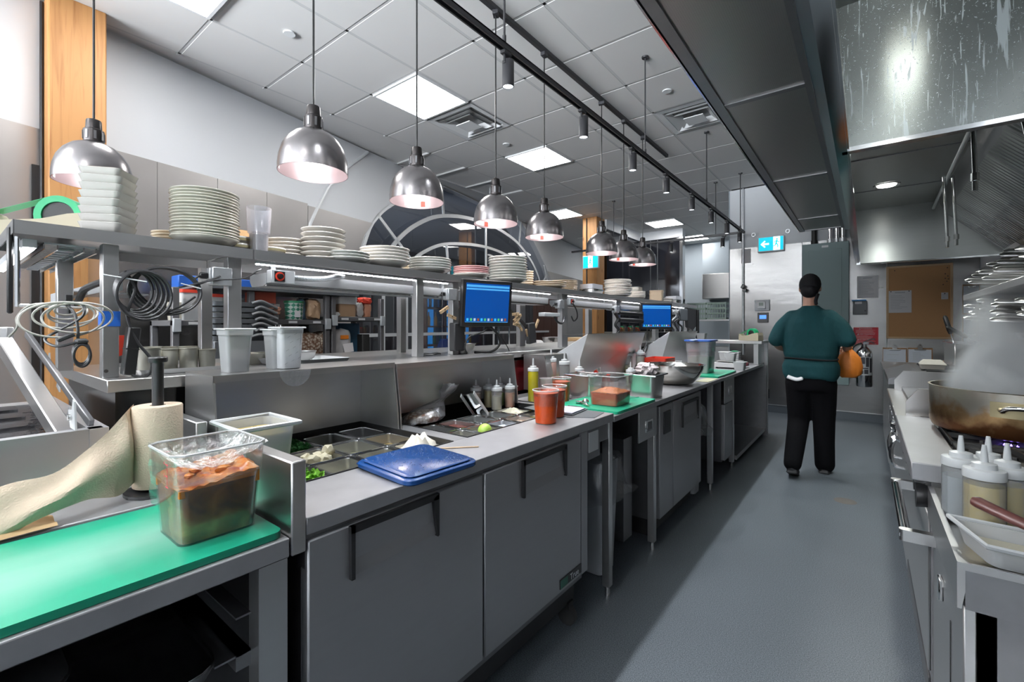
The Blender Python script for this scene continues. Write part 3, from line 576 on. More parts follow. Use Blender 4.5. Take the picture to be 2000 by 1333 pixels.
for i, x in enumerate((-1.75, -2.55, -3.15)):
    s_ = clone(sp0, (x, 7.616, TZ-.016), PI/2, ['black spotlight hanging on the cross track near its corner', 'black spotlight on the cross track before the dark partition', 'black spotlight on the far end of the cross track'][i])
PX, PZ = -2.06, 3.60
tr2 = thing('lamp_track', 'black ceiling track carrying the heat lamp cords', 'track', (PX, 2.5, PZ))
fin(B().box(PX-.018, PX+.018, -.5, 5.95, PZ-.018, PZ+.018, .002), 'rail', TRACK, tr2)
def pendant_proto(cord):
    t = thing('heat_lamp', '', 'lamp', (0,0,0), 0, 'gunmetal dome heat lamps')
    n = 40; R = .155
    prof = [(.030,.205),(.05,.200),(.085,.182),(.115,.152),(.137,.115),(.15,.07),(.1545,.03),(.155,0),(.152,0),(.1515,.03),(.147,.07),(.134,.113),(.112,.149),(.083,.178),(.05,.196),(.030,.2)]
    b = B().lathe(prof[:8], n=n, closed=True); sh = fin(b, 'shade', SHADE, t, True)
    b = B().lathe(prof[7:], n=n, closed=True); fin(b, 'shade_lining', SHADEIN, sh, True)
    b = B().lathe([(.028,.2),(.040,.205),(.042,.25),(.040,.265),(.032,.27),(.030,.31),(.028,.315),(.012,.318),(0,.33)], n=20); fin(b, 'socket', SOCK, t, True)
    for k in range(8): a = PI/4*k; fin(B().cbox((.0415*math.cos(a), .0415*math.sin(a), .235), (.004,.010,.04), rot=(0,0,a)), 'vent_fin', DARKST, t, True)
    fin(B().lathe([(0,.026),(.03,.030),(.052,.044),(.06,.066),(.05,.11),(.03,.15),(0,.17)], n=20), 'bulb', BULB, t, True)
    fin(B().cyl((0,0,.32), (0,0,cord), .005, 8), 'cord', BLACK, t, True)
    fin(B().box(-.02,.02,-.03,.03,cord-.03,cord,.003), 'adapter', TRACK, t, True)
    # stickers inside the shade
    st = B(); 
    for a0, a1, mi in ((1.86, 2.02, 0), (2.10, 2.28, 1), (2.34, 2.95, 0)):
        k = 6; st.mi = mi; rr = .1495
        rows = [[Vector((rr*math.cos(a0+(a1-a0)*i/k), rr*math.sin(a0+(a1-a0)*i/k), z)) for i in range(k+1)] for z in (.012, .046)]; st.sheet(rows)
    s = fin(st, 'sticker', [PAPER, REDP], sh, True, smooth=False)
    return t
pp = pendant_proto(PZ-.018-2.085)
py = [1.12, 1.746, 2.459, 3.072, 4.085, 4.601, 5.126]
names = ['above the white plate pile next to the clear tumbler', 'above the stack of wide pasta bowls', 'above the grey plates beside the first monitor', 'above the bread plates left of the far timber post', 'nearest of the three in front of the exit sign post', 'middle one of the three far lamps hung close together', 'last heat lamp on the row toward the dark partition']
for i, y in enumerate(py):
    p_ = pp if i == 0 else clone(pp, (0,0,0)); p_.location = (PX, y, 2.085); p_['label'] = 'gunmetal dome heat lamp ' + names[i]
    p_.rotation_euler.z = [2.1, 0, .55, .1, 1.9, .2, .5][i]
clone(pp, (-3.04, .51, 2.075), 2.3, 'gunmetal dome heat lamp in front of the near timber post')
for y in py+[.51]:
    ld = bpy.data.lights.new('lamp_beam', 'SPOT'); ld.energy = 14; ld.spot_size = 2.2; ld.spot_blend = .5; ld.color = (1,.92,.88); ld.shadow_soft_size = .05
    lo = bpy.data.objects.new('lamp_beam', ld); col.objects.link(lo); lo.location = (PX if y != .51 else -3.04, y, 2.085+.012)
for i, (x, y) in enumerate([(.15, 4.2), (.15, 5.55), (.15, 1.75), (.15, .2)]):
    ld = bpy.data.lights.new('hood_beam', 'SPOT'); ld.energy = 60 if y > 3 else 5; ld.spot_size = 2.6; ld.spot_blend = .5; ld.shadow_soft_size = .07; ld.color = (.95,1,.95)
    lo = bpy.data.objects.new('hood_beam', ld); col.objects.link(lo); lo.location = (x, y, 2.68)

# ================================================================ COUNTER LINE (left of the aisle)
FX = -1.01
# ---- left station with green board
st = thing('prep_station', 'stainless prep station under the long green cutting board', 'counter', (-1.3, .1, 0))
fin(B().box(-1.45, FX, -1.2, .495, .848, .892, .003), 'worktop', TOPST, st)
fin(B().box(-1.66, -1.45, -1.2, .53, .86, .905, .003), 'rear_ledge', SATIN, st)
fin(B().box(-1.245, FX+.003, .497, .531, .848, 1.058, .003), 'side_guard', STEELH, st)
fin(B().box(-1.06, FX-.002, .43, .49, 0.05, .848), 'stile', STEEL, st)
fin(B().box(-1.66, -1.63, -1.2, .5, .1, .86), 'back_panel', BLACKM, st)
fin(B().box(-1.66, FX-.01, -1.2, .5, .06, .09), 'bottom_shelf', DARKST, st)
fin(B().box(-1.6, -1.02, .484, .494, .1, .848), 'inner_side', BLACKM, st)
b = B().rbox(-1.418, -1.022, -1.1, .487, .893, .908, .02)
bd = one(b, 'cutting_board', WBOARD, 'long pale-worn green cutting board along the front edge', 'cutting board')
# open trays under it
for i, z in enumerate((.64, .74)):
    t = thing('sheet_tray', ['dull sheet tray on the lower rails under the green board', 'perforated dark tray on the upper rails under the green board'][i], 'tray', (-1.3, .1, z))
    y1 = .36 if i == 0 else .14
    fin(B().rbox(-1.55, -1.045, y1-.66, y1, z, z+.03, .05, .012, 5, True, .003), 'pan', DARKST if i == 0 else BLACKM, t)
    if i:
        b = B()
        for k in range(9): b.box(-1.052+.0, -1.046, y1-.6+k*.06, y1-.57+k*.06, z+.008, z+.02)
        fin(b, 'perforation', IRON, t)
    b = B().rbox(-1.56, -1.035, y1-.67, y1+.01, z+.028, z+.033, .055); bb = fin(b, 'rim', CHROME if i == 0 else DARKST, t)
fin(B().box(-1.5, -1.05, .36, .43, .66, .664).box(-1.5, -1.05, .40, .43, .63, .664), 'tray_rail', DARKST, st)
fin(B().box(-1.5, -1.05, .40, .43, .74, .744), 'tray_rail', DARKST, st)
# ---- prep refrigerators
def handle(par, y0, y1, z0, z1, x=FX):
    """black recessed pull: a hooked frame with an angled scoop"""
    b = B()
    b.prism([(x+.001, y0, z1), (x+.001, y1, z1), (x+.001, y1, z1-.018), (x+.001, y0, z1-.018)], (.012, 0, 0))
    b.prism([(x+.001, y0, z1), (x+.001, y0+.012, z1), (x+.001, y0+.012, z0), (x+.001, y0+.002, z0)], (.012, 0, 0))
    b.prism([(x+.001, y1-.022, z1-.01), (x+.001, y1, z1), (x+.001, y1, z0+.008), (x+.001, y1-.006, z0+.006)], (.012, 0, 0))
    h = fin(b, 'handle', BLACK, par, smooth=False)
    fin(B().prism([(x+.002, y0+.012, z0+.005), (x+.002, y1-.008, z0+.012), (x-.012, y1-.02, z1-.018), (x-.012, y0+.012, z1-.018)], (.003, 0, .001)), 'scoop', DOORST, par, smooth=False)
fr = thing('prep_refrigerator', 'two-door prep refrigerator with pan rail beside the green board station', 'refrigerator', (-1.4, 1.33, 0))
fb = B()
# worktop with two openings
RX0, RX1 = -1.85, -1.25
fb.box(RX1, FX, .533, 2.138, .882, .922, .002).box(RX0-.02, RX0, .533, 2.138, .882, .922)
for a, c in ((.533, .60), (1.235, 1.31), (2.09, 2.138)): fb.box(RX0, RX1, a, c, .882, .922)
fin(fb, 'worktop', TOPST, fr)
fin(B().box(RX1, RX1+.006, .60, 1.235, .80, .925).box(RX0, RX1, .60, .606, .8, .925).box(RX0, RX1, 1.229, 1.235, .8, .925).box(RX0, RX0+.006, .6, 1.235, .8, .94)
    .box(RX1, RX1+.006, 1.31, 2.09, .80, .925).box(RX0, RX1, 1.31, 1.316, .8, .925).box(RX0, RX1, 2.084, 2.09, .8, .925).box(RX0, RX0+.006, 1.31, 2.09, .8, .94), 'rail_liner', BLACK, fr)
fin(B().box(-1.83, FX-.03, .535, 1.86, .20, .80), 'body', DARKST, fr)
fin(B().box(-1.83, FX-.03, .535, 1.86, .80, .882), 'rail_box', DARKST, fr) if False else None
fin(B().box(RX0, RX1-.0, .56, 2.13, .775, .80), 'rail_floor', IRON, fr)
fin(B().box(FX-.05, FX-.012, .535, 2.10, .80, .882), 'front_rail', DARKST, fr)
for y0, y1 in ((.536, 1.142), (1.150, 1.802)):
    d = fin(B().box(FX-.04, FX, y0, y1, .245, .868, .004), 'door', DOORST, fr)
fin(B().box(FX-.04, FX-.001, 1.806, 1.862, .245, .882), 'stile', DOORST, fr)
handle(fr, .639, .932, .735, .893-.025); handle(fr, 1.353, 1.662, .725, .868-.004)
bg = fin(B().box(FX, FX+.004, 1.62, 1.80, .262, .302, .001), 'badge', BLACK, fr)
fin(B().box(FX+.003, FX+.005, 1.624, 1.68, .266, .298), 'badge_mark', mat('badge_green', (.02,.12,.08), .4), bg)
tx = text('True', 'lettering', .038, GALV, bg, (FX+.0055, 1.735, .281), (PI/2, 0, PI/2))
fin(B().box(-1.8, FX-.06, .56, 1.84, .10, .20), 'compressor_base', BLACK, fr)
for y in (.62, 1.8):
    for x in (-1.75, -1.08): fin(B().cyl((x, y-.012, .045), (x, y+.012, .045), .045, 14).box(x-.02, x+.02, y-.02, y+.02, .08, .11), 'caster', IRON, fr)
for i, y in enumerate((2.095,)):
    fin(B().box(FX-.045, FX-.005, y, y+.04, .05, .882, .003), 'leg', STEEL, fr); fin(B().cyl((FX-.025, y+.02, 0), (FX-.025, y+.02, .05), .014, 10), 'foot', CHROME, fr)
fin(B().box(FX-.008, FX-.003, 1.885, 1.975, .775, .868), 'notice_sticker', mat('sticker_grey', (.62,.63,.64), .5), fr)
fin(B().box(FX-.04, FX-.008, 1.87, 2.0, .74, .88), 'stile', DARKST, fr)
# covers / pass side housing of each rail
def cover(y0, y1, zt, par, lipz=.022):
    fin(B().prism([(-1.60, y0, zt), (-1.60, y0, zt-lipz), (-1.606, y0, zt-lipz), (-1.606, y0, zt-.004), (-1.85, y0, zt-.004), (-1.85, y0, zt)], (0, y1-y0, 0)), 'cover_top', STEELH, par, smooth=False)
    fin(B().box(-1.85, -1.842, y0, y1, .925, zt-.004), 'backsplash', STEEL, par)
    for y in (y0, y1-.006):
        pts = [(-1.842, y, zt-.004), (-1.606, y, zt-.004), (-1.60, y, zt-.03), (-1.575, y, 1.0), (-1.57, y, .925), (-1.842, y, .925)]
        fin(B().prism(pts, (0, .006, 0)), 'side_wing', STEEL, par, smooth=False)
cover(.545, 1.235, 1.207, fr); cover(1.243, 2.075, 1.200, fr)

# ---- work table with undershelf gap
wt = thing('work_table', 'stainless work table with bin space and outlet panel after the prep refrigerator', 'table', (-1.4, 2.8, 0))
fin(B().box(-1.85, FX, 2.145, 4.40, .876, .905, .002), 'tabletop', TOPST, wt)
for y in (2.70, 4.01): fin(B().box(FX-.045, FX-.003, y, y+.04, .05, .876, .003), 'leg', STEEL, wt); fin(B().cyl((FX-.024, y+.02, 0), (FX-.024, y+.02, .05), .014, 10), 'foot', CHROME, wt)
for y in (2.2, 4.3): fin(B().box(-1.82, -1.78, y, y+.04, 0, .876), 'leg', DARKST, wt)
op = fin(B().box(FX-.012, FX-.002, 2.47, 2.745, .70, .876, .002), 'outlet_panel', STEEL, wt)
fin(B().box(FX-.003, FX+.004, 2.555, 2.665, .745, .815, .003), 'outlet_plate', CHROME, op)
fin(B().box(FX+.003, FX+.006, 2.575, 2.645, .757, .803), 'socket_face', DARKST, op)
fin(B().box(-1.7, -1.12, 2.50, 2.62, .10, .70), 'side_cabinet', DARKST, wt)
# second refrigerator under it
f2 = thing('undercounter_refrigerator', 'two-door undercounter refrigerator in the middle of the counter line', 'refrigerator', (-1.4, 3.4, 0))
fin(B().box(-1.8, FX-.04, 2.80, 3.70, .14, .862), 'body', DARKST, f2)
for y0, y1 in ((2.80, 3.045), (3.055, 3.69)): fin(B().box(FX-.04, FX-.004, y0, y1, .16, .862, .003), 'door', DOORST, f2)
b = B().box(FX-.004, FX+.004, 2.86, 2.98, .68, .82); fin(b, 'handle', BLACK, f2)
handle(f2, 3.22, 3.60, .66, .83, FX-.004)
fin(B().box(-1.78, FX-.08, 2.82, 3.68, .03, .14), 'compressor_base', BLACK, f2)
# third table and fridge
w3 = thing('work_table', 'far stainless work table with outlet box at the end of the counter line', 'table', (-1.4, 5.3, 0))
fin(B().box(-1.85, FX, 4.405, 6.42, .872, .902, .002), 'tabletop', TOPST, w3)
for y in (4.78,): fin(B().box(FX-.045, FX-.003, y, y+.04, .05, .872, .003), 'leg', STEEL, w3); fin(B().cyl((FX-.024, y+.02, 0), (FX-.024, y+.02, .05), .014, 10), 'foot', CHROME, w3)
o3 = fin(B().box(FX-.012, FX-.002, 4.44, 4.80, .66, .872, .002), 'outlet_panel', STEEL, w3)
fin(B().box(FX-.003, FX+.004, 4.57, 4.68, .73, .81, .003), 'outlet_plate', CHROME, o3)
fin(B().box(-1.85, -.98, 6.42, 6.46, 0, .88), 'end_panel', DARKST, w3)
fin(B().box(-1.85, -1.0, 4.86, 6.42, .06, .10), 'bottom_shelf', STEEL, w3)
f3 = thing('undercounter_refrigerator', 'single-door undercounter refrigerator below the far work table', 'refrigerator', (-1.4, 4.6, 0))
fin(B().box(-1.8, FX-.04, 4.46, 4.74, .12, .86), 'body', DARKST, f3); fin(B().box(FX-.04, FX-.006, 4.46, 4.74, .14, .65, .003), 'door', DOORST, f3)
# high end shelf that closes the line
es = thing('end_shelf', 'raised stainless shelf across the far end of the counter', 'shelf', (-1.4, 6.3, .9))
fin(B().box(-1.86, -.985, 6.12, 6.62, 1.155, 1.19, .002), 'shelf_top', STEELH, es)
fin(B().box(-1.03, -.99, 6.56, 6.60, 0, 1.155, .002), 'leg', STEEL, es); fin(B().box(-1.08, -1.03, 6.16, 6.56, .905, 1.155), 'side_panel', STEEL, es)
fin(B().box(-1.86, -1.82, 6.16, 6.6, .905, 1.155), 'leg', STEEL, es)

# ---- pass counter and its black base
pc = thing('pass_counter', 'long stainless pass counter on a black base behind the prep line', 'counter', (-2.3, 3.4, 0))
fin(B().box(-2.72, -1.872, .345, 6.9, 1.152, 1.192, .002), 'countertop', STEELH, pc)
fin(B().box(-2.68, -1.90, .37, 6.88, .05, 1.152), 'base', mat('gloss_black_panel', (.010,.010,.011), .16, bump=.05, bscale=5), pc)
fin(B().box(-1.9, -1.893, 2.10, 2.95, .92, 1.13), 'front_panel', DKRED, pc, label='dark red front panel')
# ---- overhead shelf on square posts
os_ = thing('overhead_shelf', 'long stainless overhead shelf carrying the plates', 'shelf', (-2.2, 3.5, 1.19))
for i, (y0, y1) in enumerate(((.155, .806), (.812, 3.6), (3.604, 6.9))):
    b = B(); b.prism([(-1.95, y0, 1.673), (-1.95, y0, 1.633), (-1.953, y0, 1.633), (-1.953, y0, 1.670), (-2.447, y0, 1.670), (-2.447, y0, 1.633), (-2.45, y0, 1.633), (-2.45, y0, 1.673)], (0, y1-y0, 0))
    fin(b, 'shelf_plate', STEEL, os_, smooth=False)
fin(B().box(-2.45, -1.95, .152, .155, 1.633, 1.673), 'end_cap', DARKST, os_)
for i, (x, y, wd) in enumerate([(-1.97, .352, .042), (-1.97, .722, .05), (-1.97, 1.67, .05), (-1.97, 1.95, .05), (-1.97, 3.2, .09), (-1.97, 4.23, .09), (-1.97, 5.3, .09), (-1.97, 6.5, .09),
                                (-2.40, .30, .045), (-2.40, .77, .045), (-2.40, 1.9, .045), (-2.40, 3.2, .08), (-2.40, 4.45, .08), (-2.40, 6.5, .08)]):
    fin(B().box(x-.045, x, y, y+wd, 1.192, 1.633, .002), 'post', STEEL, os_)
fin(B().cyl((-1.975, .36, 1.215), (-1.966, .36, 1.215), .006, 8), 'bolt', CHROME, os_)
for i, (y0, y1) in enumerate(((.83, 1.93), (2.05, 3.05), (3.3, 4.25), (4.4, 5.4), (5.5, 6.6))):
    t = thing('led_strip', f'bright LED strip under the overhead shelf edge, {ORD[i]} length from the near end', 'light', (-1.985, (y0+y1)/2, 1.61), 0, 'LED strips under the shelf edge')
    fin(B().box(-1.995, -1.975, y0, y1, 1.622, 1.632), 'channel', WHITEP, t)
    b = B()
    for k in range(int((y1-y0)/.0195)): b.box(-1.991, -1.979, y0+k*.0195+.003, y0+k*.0195+.015, 1.617, 1.622)
    tag(fin(b, 'diode', LED, t, smooth=False), kind='stuff')
for i, (y0, y1) in enumerate(((.88, 2.0), (2.12, 3.04), (3.3, 4.2), (4.35, 5.3), (5.45, 6.4))):
    t = thing('strip_heater', f'pale metal strip heater hung under the overhead shelf, {ORD[i]} from the near end', 'heater', (-2.05, (y0+y1)/2, 1.53), 0, 'strip heaters under the shelf')
    fin(B().prism([(-2.0, y0, 1.59), (-2.0, y0, 1.545), (-2.03, y0, 1.535), (-2.14, y0, 1.535), (-2.16, y0, 1.56), (-2.16, y0, 1.59)], (0, y1-y0, 0)), 'housing', LTGALV, t, smooth=False)
    fin(B().box(-2.01, -1.998, y0, y1, 1.534, 1.540), 'guard_rail', CHROME, t)
    for y in (y0+.05, y1-.05): fin(B().box(-2.09, -2.07, y, y+.02, 1.59, 1.67), 'hanger', GALV, t)
    if i in (0, 2):
        c = fin(B().box(-1.998, -1.955, y0, y0+.10, 1.545, 1.60, .002), 'control_box', LTGALV, t)
        fin(B().box(-1.956, -1.951, y0+.012, y0+.055, 1.552, 1.594), 'dial_plate', BLACK, c)
        fin(B().lathe([(.012,0),(.019,0),(.019,.001),(.012,.001)], n=20, closed=True, M=Matrix.Translation((-1.951, y0+.033, 1.573)) @ Euler((0, PI/2, 0)).to_matrix().to_4x4()), 'dial_ring', REDP, c)
        fin(B().cyl((-1.951, y0+.033, 1.573), (-1.936, y0+.033, 1.573), .010, 14), 'knob', BLACK, c)
    if i == 0: fin(B().tube(cr([(-1.985, .982, 1.575), (-1.97, 1.05, 1.575), (-1.97, 1.13, 1.582), (-1.99, 1.2, 1.60), (-2.04, 1.26, 1.612)], 26), [.013 if k % 2 else .010 for k in range(105)], 10), 'flexible_conduit', GALV, t)
# outlets on the shelf posts
def outlet(x, y, z, lab, plug=True):
    t = thing('outlet_box', lab, 'outlet', (x, y, z), 0, 'outlet boxes under the overhead shelf')
    fin(B().box(x-.05, x, y-.035, y+.035, z-.035, z+.035, .003), 'box', GALV, t)
    fin(B().box(x-.04, x-.01, y-.041, y-.035, z-.03, z+.03, .001), 'face_plate', LTGALV, t)
    if plug: fin(B().box(x-.033, x-.017, y-.07, y-.041, z-.012, z+.012, .004).cyl((x-.025, y-.068, z), (x-.035, y-.09, z-.02), .004, 8), 'plug', BLACK, t)
outlet(-1.96, .70, 1.555, 'galvanised outlet box with a black plug near the coiled black cable')
outlet(-1.95, 1.93, 1.555, 'white outlet box with plug beside the first monitor')
outlet(-1.95, 3.17, 1.545, 'outlet box with looped cords between the two monitors')
outlet(-1.95, 4.22, 1.535, 'outlet box above the paper roll arm near the second monitor')
# left end: bright double light fitting running across beneath the shelf, and hanging side frame
t = thing('shelf_light_fitting', 'ribbed clear LED light fitting across the open near end of the shelf', 'light', (-2.15, .28, 1.5))
fin(B().box(-2.9, -1.99, .175, .205, 1.60, 1.625), 'tube_housing', LTGALV, t)
fin(B().box(-2.9, -1.99, .18, .2, 1.594, 1.60), 'light_tube', LED, t)
fin(B().box(-2.9, -1.99, .22, .34, 1.615, 1.62), 'ribbed_lens', mat('acrylic_lens', (.72,.75,.78), .15, .2, bump=.8, bscale=60), t)
for y in (.22, .25, .31, .34): fin(B().box(-2.9, -1.99, y-.002, y+.002, 1.60, 1.616), 'lens_rib', CHROME, t)
for k in range(12): fin(B().box(-2.86+k*.07, -2.84+k*.07, .26, .30, 1.606, 1.616, .003), 'lens_boss', LTGALV, t)
t = thing('hanging_hanger', 'thin steel rod frame hanging below the near shelf end with a black strap', 'frame', (-2.2, .17, 1.4))
fin(B().cyl((-2.0, .165, 1.63), (-2.0, .165, 1.42), .006, 8).cyl((-2.0, .165, 1.425), (-1.96, .345, 1.42), .005, 8), 'rod', CHROME, t)
fin(B().box(-2.03, -2.01, .145, .158, 1.40, 1.66, .004), 'strap', BLACK, t)
t = thing('cable_tray', 'pale cable trunking and conduit behind the near shelf posts', 'trunking', (-2.5, .5, 1.42))
fin(B().box(-2.85, -2.5, .34, .60, 1.50, 1.505).box(-2.85, -2.5, .335, .34, 1.45, 1.505), 'tray', LTGALV, t)
fin(B().box(-2.9, -2.1, .40, .43, 1.49, 1.53), 'trunking', LTGALV, t); fin(B().tube(cr([(-2.9, .38, 1.44), (-2.5, .37, 1.46), (-2.3, .36, 1.50), (-2.1, .38, 1.52)], 5), .012, 8), 'cable', BLACK, t)

# ================================================================ CROCKERY ON THE OVERHEAD SHELF
ST = 1.6735
def plate_mesh(R, h, foot=.55, t=.004, m=CREAM, n=36):
    b = B().lathe([(0,.002),(R*foot-.004,.002),(R*foot,0),(R*foot+.003,.002),(R*.86,h*.62),(R,h),(R-.001,h+.003),(R-.005,h+.0025),(R*.84,h*.62+t),(R*foot,.007),(0,.006)], n=n)
    bmesh.ops.recalc_face_normals(b.bm, faces=b.bm.faces); me = bpy.data.meshes.new('plate'); b.bm.to_mesh(me); b.bm.free(); me.materials.append(m)
    me.polygons.foreach_set('use_smooth', [True]*len(me.polygons)); return me
def bowl_mesh(R, h, m=CREAM, n=32):
    b = B().lathe([(0,.003),(R*.4,.003),(R*.42,0),(R*.46,.003),(R*.75,h*.35),(R*.93,h*.75),(R,h),(R-.004,h),(R*.9,h*.74),(R*.72,h*.37+.003),(R*.4,.008),(0,.007)], n=n)
    bmesh.ops.recalc_face_normals(b.bm, faces=b.bm.faces); me = bpy.data.meshes.new('bowl'); b.bm.to_mesh(me); b.bm.free(); me.materials.append(m)
    me.polygons.foreach_set('use_smooth', [True]*len(me.polygons)); return me
def square_mesh(R, h, m=WHITEG, n=4):
    b = B(); q = [(R*.66,0),(R*.72,.001),(R*.88,h*.3),(R*.955,h*.75),(R,h),(R-.003,h+.0015),(R*.93,h*.76),(R*.84,h*.34),(R*.66,.004)]
    def ring(r, z, k=6): 
        out = []; rr = r*.28
        for cx, cy, a0 in ((r-rr, r-rr, 0), (-r+rr, r-rr, PI/2), (-r+rr, -r+rr, PI), (r-rr, -r+rr, 1.5*PI)):
            for i in range(k+1): a = a0+PI/2*i/k; out.append(Vector((cx+rr*math.cos(a), cy+rr*math.sin(a), z)))
        return out
    b.loft([ring(r, z) for r, z in q]); bmesh.ops.recalc_face_normals(b.bm, faces=b.bm.faces); me = bpy.data.meshes.new('dish'); b.bm.to_mesh(me); b.bm.free(); me.materials.append(m)
    me.polygons.foreach_set('use_smooth', [True]*len(me.polygons)); me.set_sharp_from_angle(angle=.7); return me
def stack(me, x, y, n, pitch, kind, desc, group, name='plate', z0=ST, jit=.002, rz=None, warp=0):
    """n pieces one on another, each its own object; labels count from the bottom"""
    for k in range(n):
        o = bpy.data.objects.new(name, me); col.objects.link(o)
        o.location = (x+random.uniform(-jit, jit), y+random.uniform(-jit, jit), z0+k*pitch)
        o.rotation_euler.z = (random.uniform(0, 6) if rz is None else rz+random.uniform(-.06, .06))
        pos = 'bottom' if k == 0 else ('topmost' if k == n-1 else f'{ORD[k]} from the bottom')
        tag(o, f'{desc}, {pos}' if n > 1 else desc, kind, group)
stack(square_mesh(.062, .036), -2.06, .385, 8, .0262, 'dish', 'square white dish in the pile above the near post', 'pile of square white dishes', 'square_dish', rz=.9)
stack(plate_mesh(.085, .014, m=GREYG), -2.30, .50, 4, .0085, 'plate', 'small grey plate behind the square dishes', 'low stack of small grey plates', 'side_plate')
stack(plate_mesh(.07, .014, m=TANG), -2.28, .625, 6, .012, 'plate', 'small cream plate half hidden left of the tall stack', 'small cream plates left of the tall stack', 'side_plate')
stack(plate_mesh(.118, .038, .45, m=CREAM), -2.09, .685, 1, .012, 'bowl', 'wide cream coupe bowl under the tall stack of plates', 'tall cream stack', 'coupe_bowl')
stack(plate_mesh(.118, .020, .6, m=CREAM), -2.09, .685, 16, .0115, 'plate', 'cream plate in the tall stack beside the clear tumbler', 'tall cream stack', 'dinner_plate', z0=ST+.024)
stack(plate_mesh(.105, .020, m=WHITEG), -2.27, 1.10, 6, .018, 'plate', 'white plate in the stack right of the gold-rimmed bowls', 'white stack behind', 'dinner_plate')
stack(plate_mesh(.105, .022, .5, m=WHITEG), -2.13, 1.21, 7, .0235, 'plate', 'white plate in the tall white stack under the second hanging lamp', 'tall white stack', 'dinner_plate')
stack(plate_mesh(.108, .026, .5, m=GREYG), -2.06, 1.30, 3, .014, 'plate', 'pale grey plate in front of the tall white stack', 'grey plates in front', 'dinner_plate')
stack(plate_mesh(.10, .020, m=WHITEG), -2.30, 1.56, 6, .0165, 'plate', 'white plate in the rear stack before the pasta bowls', 'rear white stack', 'dinner_plate')
stack(plate_mesh(.135, .042, .42, m=WHITEG), -2.09, 1.545, 5, .017, 'plate', 'wide white pasta bowl under the third hanging lamp', 'wide pasta bowls', 'pasta_bowl')
stack(plate_mesh(.09, .018, m=TANG), -2.32, 1.93, 6, .013, 'plate', 'tan-edged plate behind the pasta bowls', 'tan plates behind', 'side_plate')
stack(plate_mesh(.128, .035, .42, m=GREYG), -2.09, 1.875, 5, .0145, 'plate', 'grey-white plate next to the pink rimmed plates', 'grey-white plates', 'dinner_plate')
stack(plate_mesh(.125, .034, .40, m=WHITEG), -2.09, 2.24, 1, .012, 'plate', 'white shallow bowl under the pink rimmed plates', 'pink rimmed stack', 'shallow_bowl')
stack(plate_mesh(.122, .022, .55, m=PINKG), -2.09, 2.24, 4, .0125, 'plate', 'pink rimmed plate left of the big grey stack', 'pink rimmed stack', 'dinner_plate', z0=ST+.022)
stack(plate_mesh(.145, .035, .45, m=GREYG), -2.09, 2.635, 9, .0195, 'plate', 'large grey coupe plate in the big stack above the monitor', 'big grey stack above the monitor', 'coupe_plate')
stack(bowl_mesh(.052, .035, TANG), -2.22, 3.06, 7, .019, 'bowl', 'small tan bowl nested right of the big grey stack', 'nested tan bowls', 'bowl')
stack(plate_mesh(.15, .028, .5, m=TANG), -2.11, 3.21, 3, .016, 'plate', 'large cream platter near the shelf outlet boxes', 'low cream platters', 'platter')
stack(plate_mesh(.13, .02, .55, m=TANG), -2.27, 3.72, 8, .0145, 'plate', 'tan plate in the stack behind the foil tray', 'tan plates behind foil tray', 'dinner_plate')
stack(plate_mesh(.145, .03, .5, m=WHITEG), -2.10, 4.54, 11, .0155, 'plate', 'white plate in the crooked stack right of the foil tray', 'crooked white stack', 'dinner_plate', jit=.008)
stack(plate_mesh(.10, .03, .5, m=WHITEG), -2.08, 5.0, 5, .014, 'plate', 'small white plate after the crooked stack', 'small white far stack', 'side_plate')
stack(square_mesh(.085, .03, TANG), -2.08, 5.63, 7, .0185, 'dish', 'square cream dish in the far pile near the shelf end', 'far square dishes', 'square_dish', rz=.3)
stack(square_mesh(.08, .03, GREYG), -2.25, 5.35, 9, .0175, 'dish', 'square grey dish in the rear pile near the shelf end', 'rear square dishes', 'square_dish', rz=.1)
stack(plate_mesh(.09, .025, .5, m=WHITEG), -2.10, 6.02, 3, .016, 'plate', 'small plate beside the far square dishes', 'last small plates', 'side_plate')
for i, (x, y, z) in enumerate([(-2.16, .835, 0), (-2.16, .835, .03), (-2.14, .965, 0)]):
    t = thing('patterned_bowl', ['cream bowl with gold leaf band behind the clear tumbler', 'upper gold banded bowl behind the clear tumbler', 'cream bowl with gold leaf band right of the clear tumbler'][i], 'bowl', (x, y, ST+z), 0, 'gold banded bowls')
    o = bpy.data.objects.new('bowl_body', bowl_mesh(.06, .045, WHITEG)); col.objects.link(o); o.parent = t
    fin(B().lathe([(.0572,.028),(.0594,.038)], n=32, closed=True), 'gold_band', mat('gold_print', (.55,.48,.28), .3, noise=.5, nscale=60), t, True)
t = thing('tumbler', 'clear ribbed plastic tumbler with residue on the overhead shelf', 'tumbler', (-2.09, .888, ST))
fin(B().lathe([(0,.0),(.035,0),(.038,.09),(.044,.095),(.05,.205),(.048,.205),(.042,.097),(.036,.09),(.033,.004),(0,.004)], n=24), 'cup', TUMB, t, True)
fin(B().lathe([(0,.006),(.032,.006),(.0355,.085),(.02,.092),(0,.088)], n=24), 'residue', clear('residue', (.8,.8,.8), .05, .3, .6, (.6,.57,.54)), t, True)
one(B().rbox(-2.37, -2.25, .80, .93, ST, ST+.13, .004), 'cardboard_box', KRAFT, 'small brown carton behind the tall cream plates', 'box')
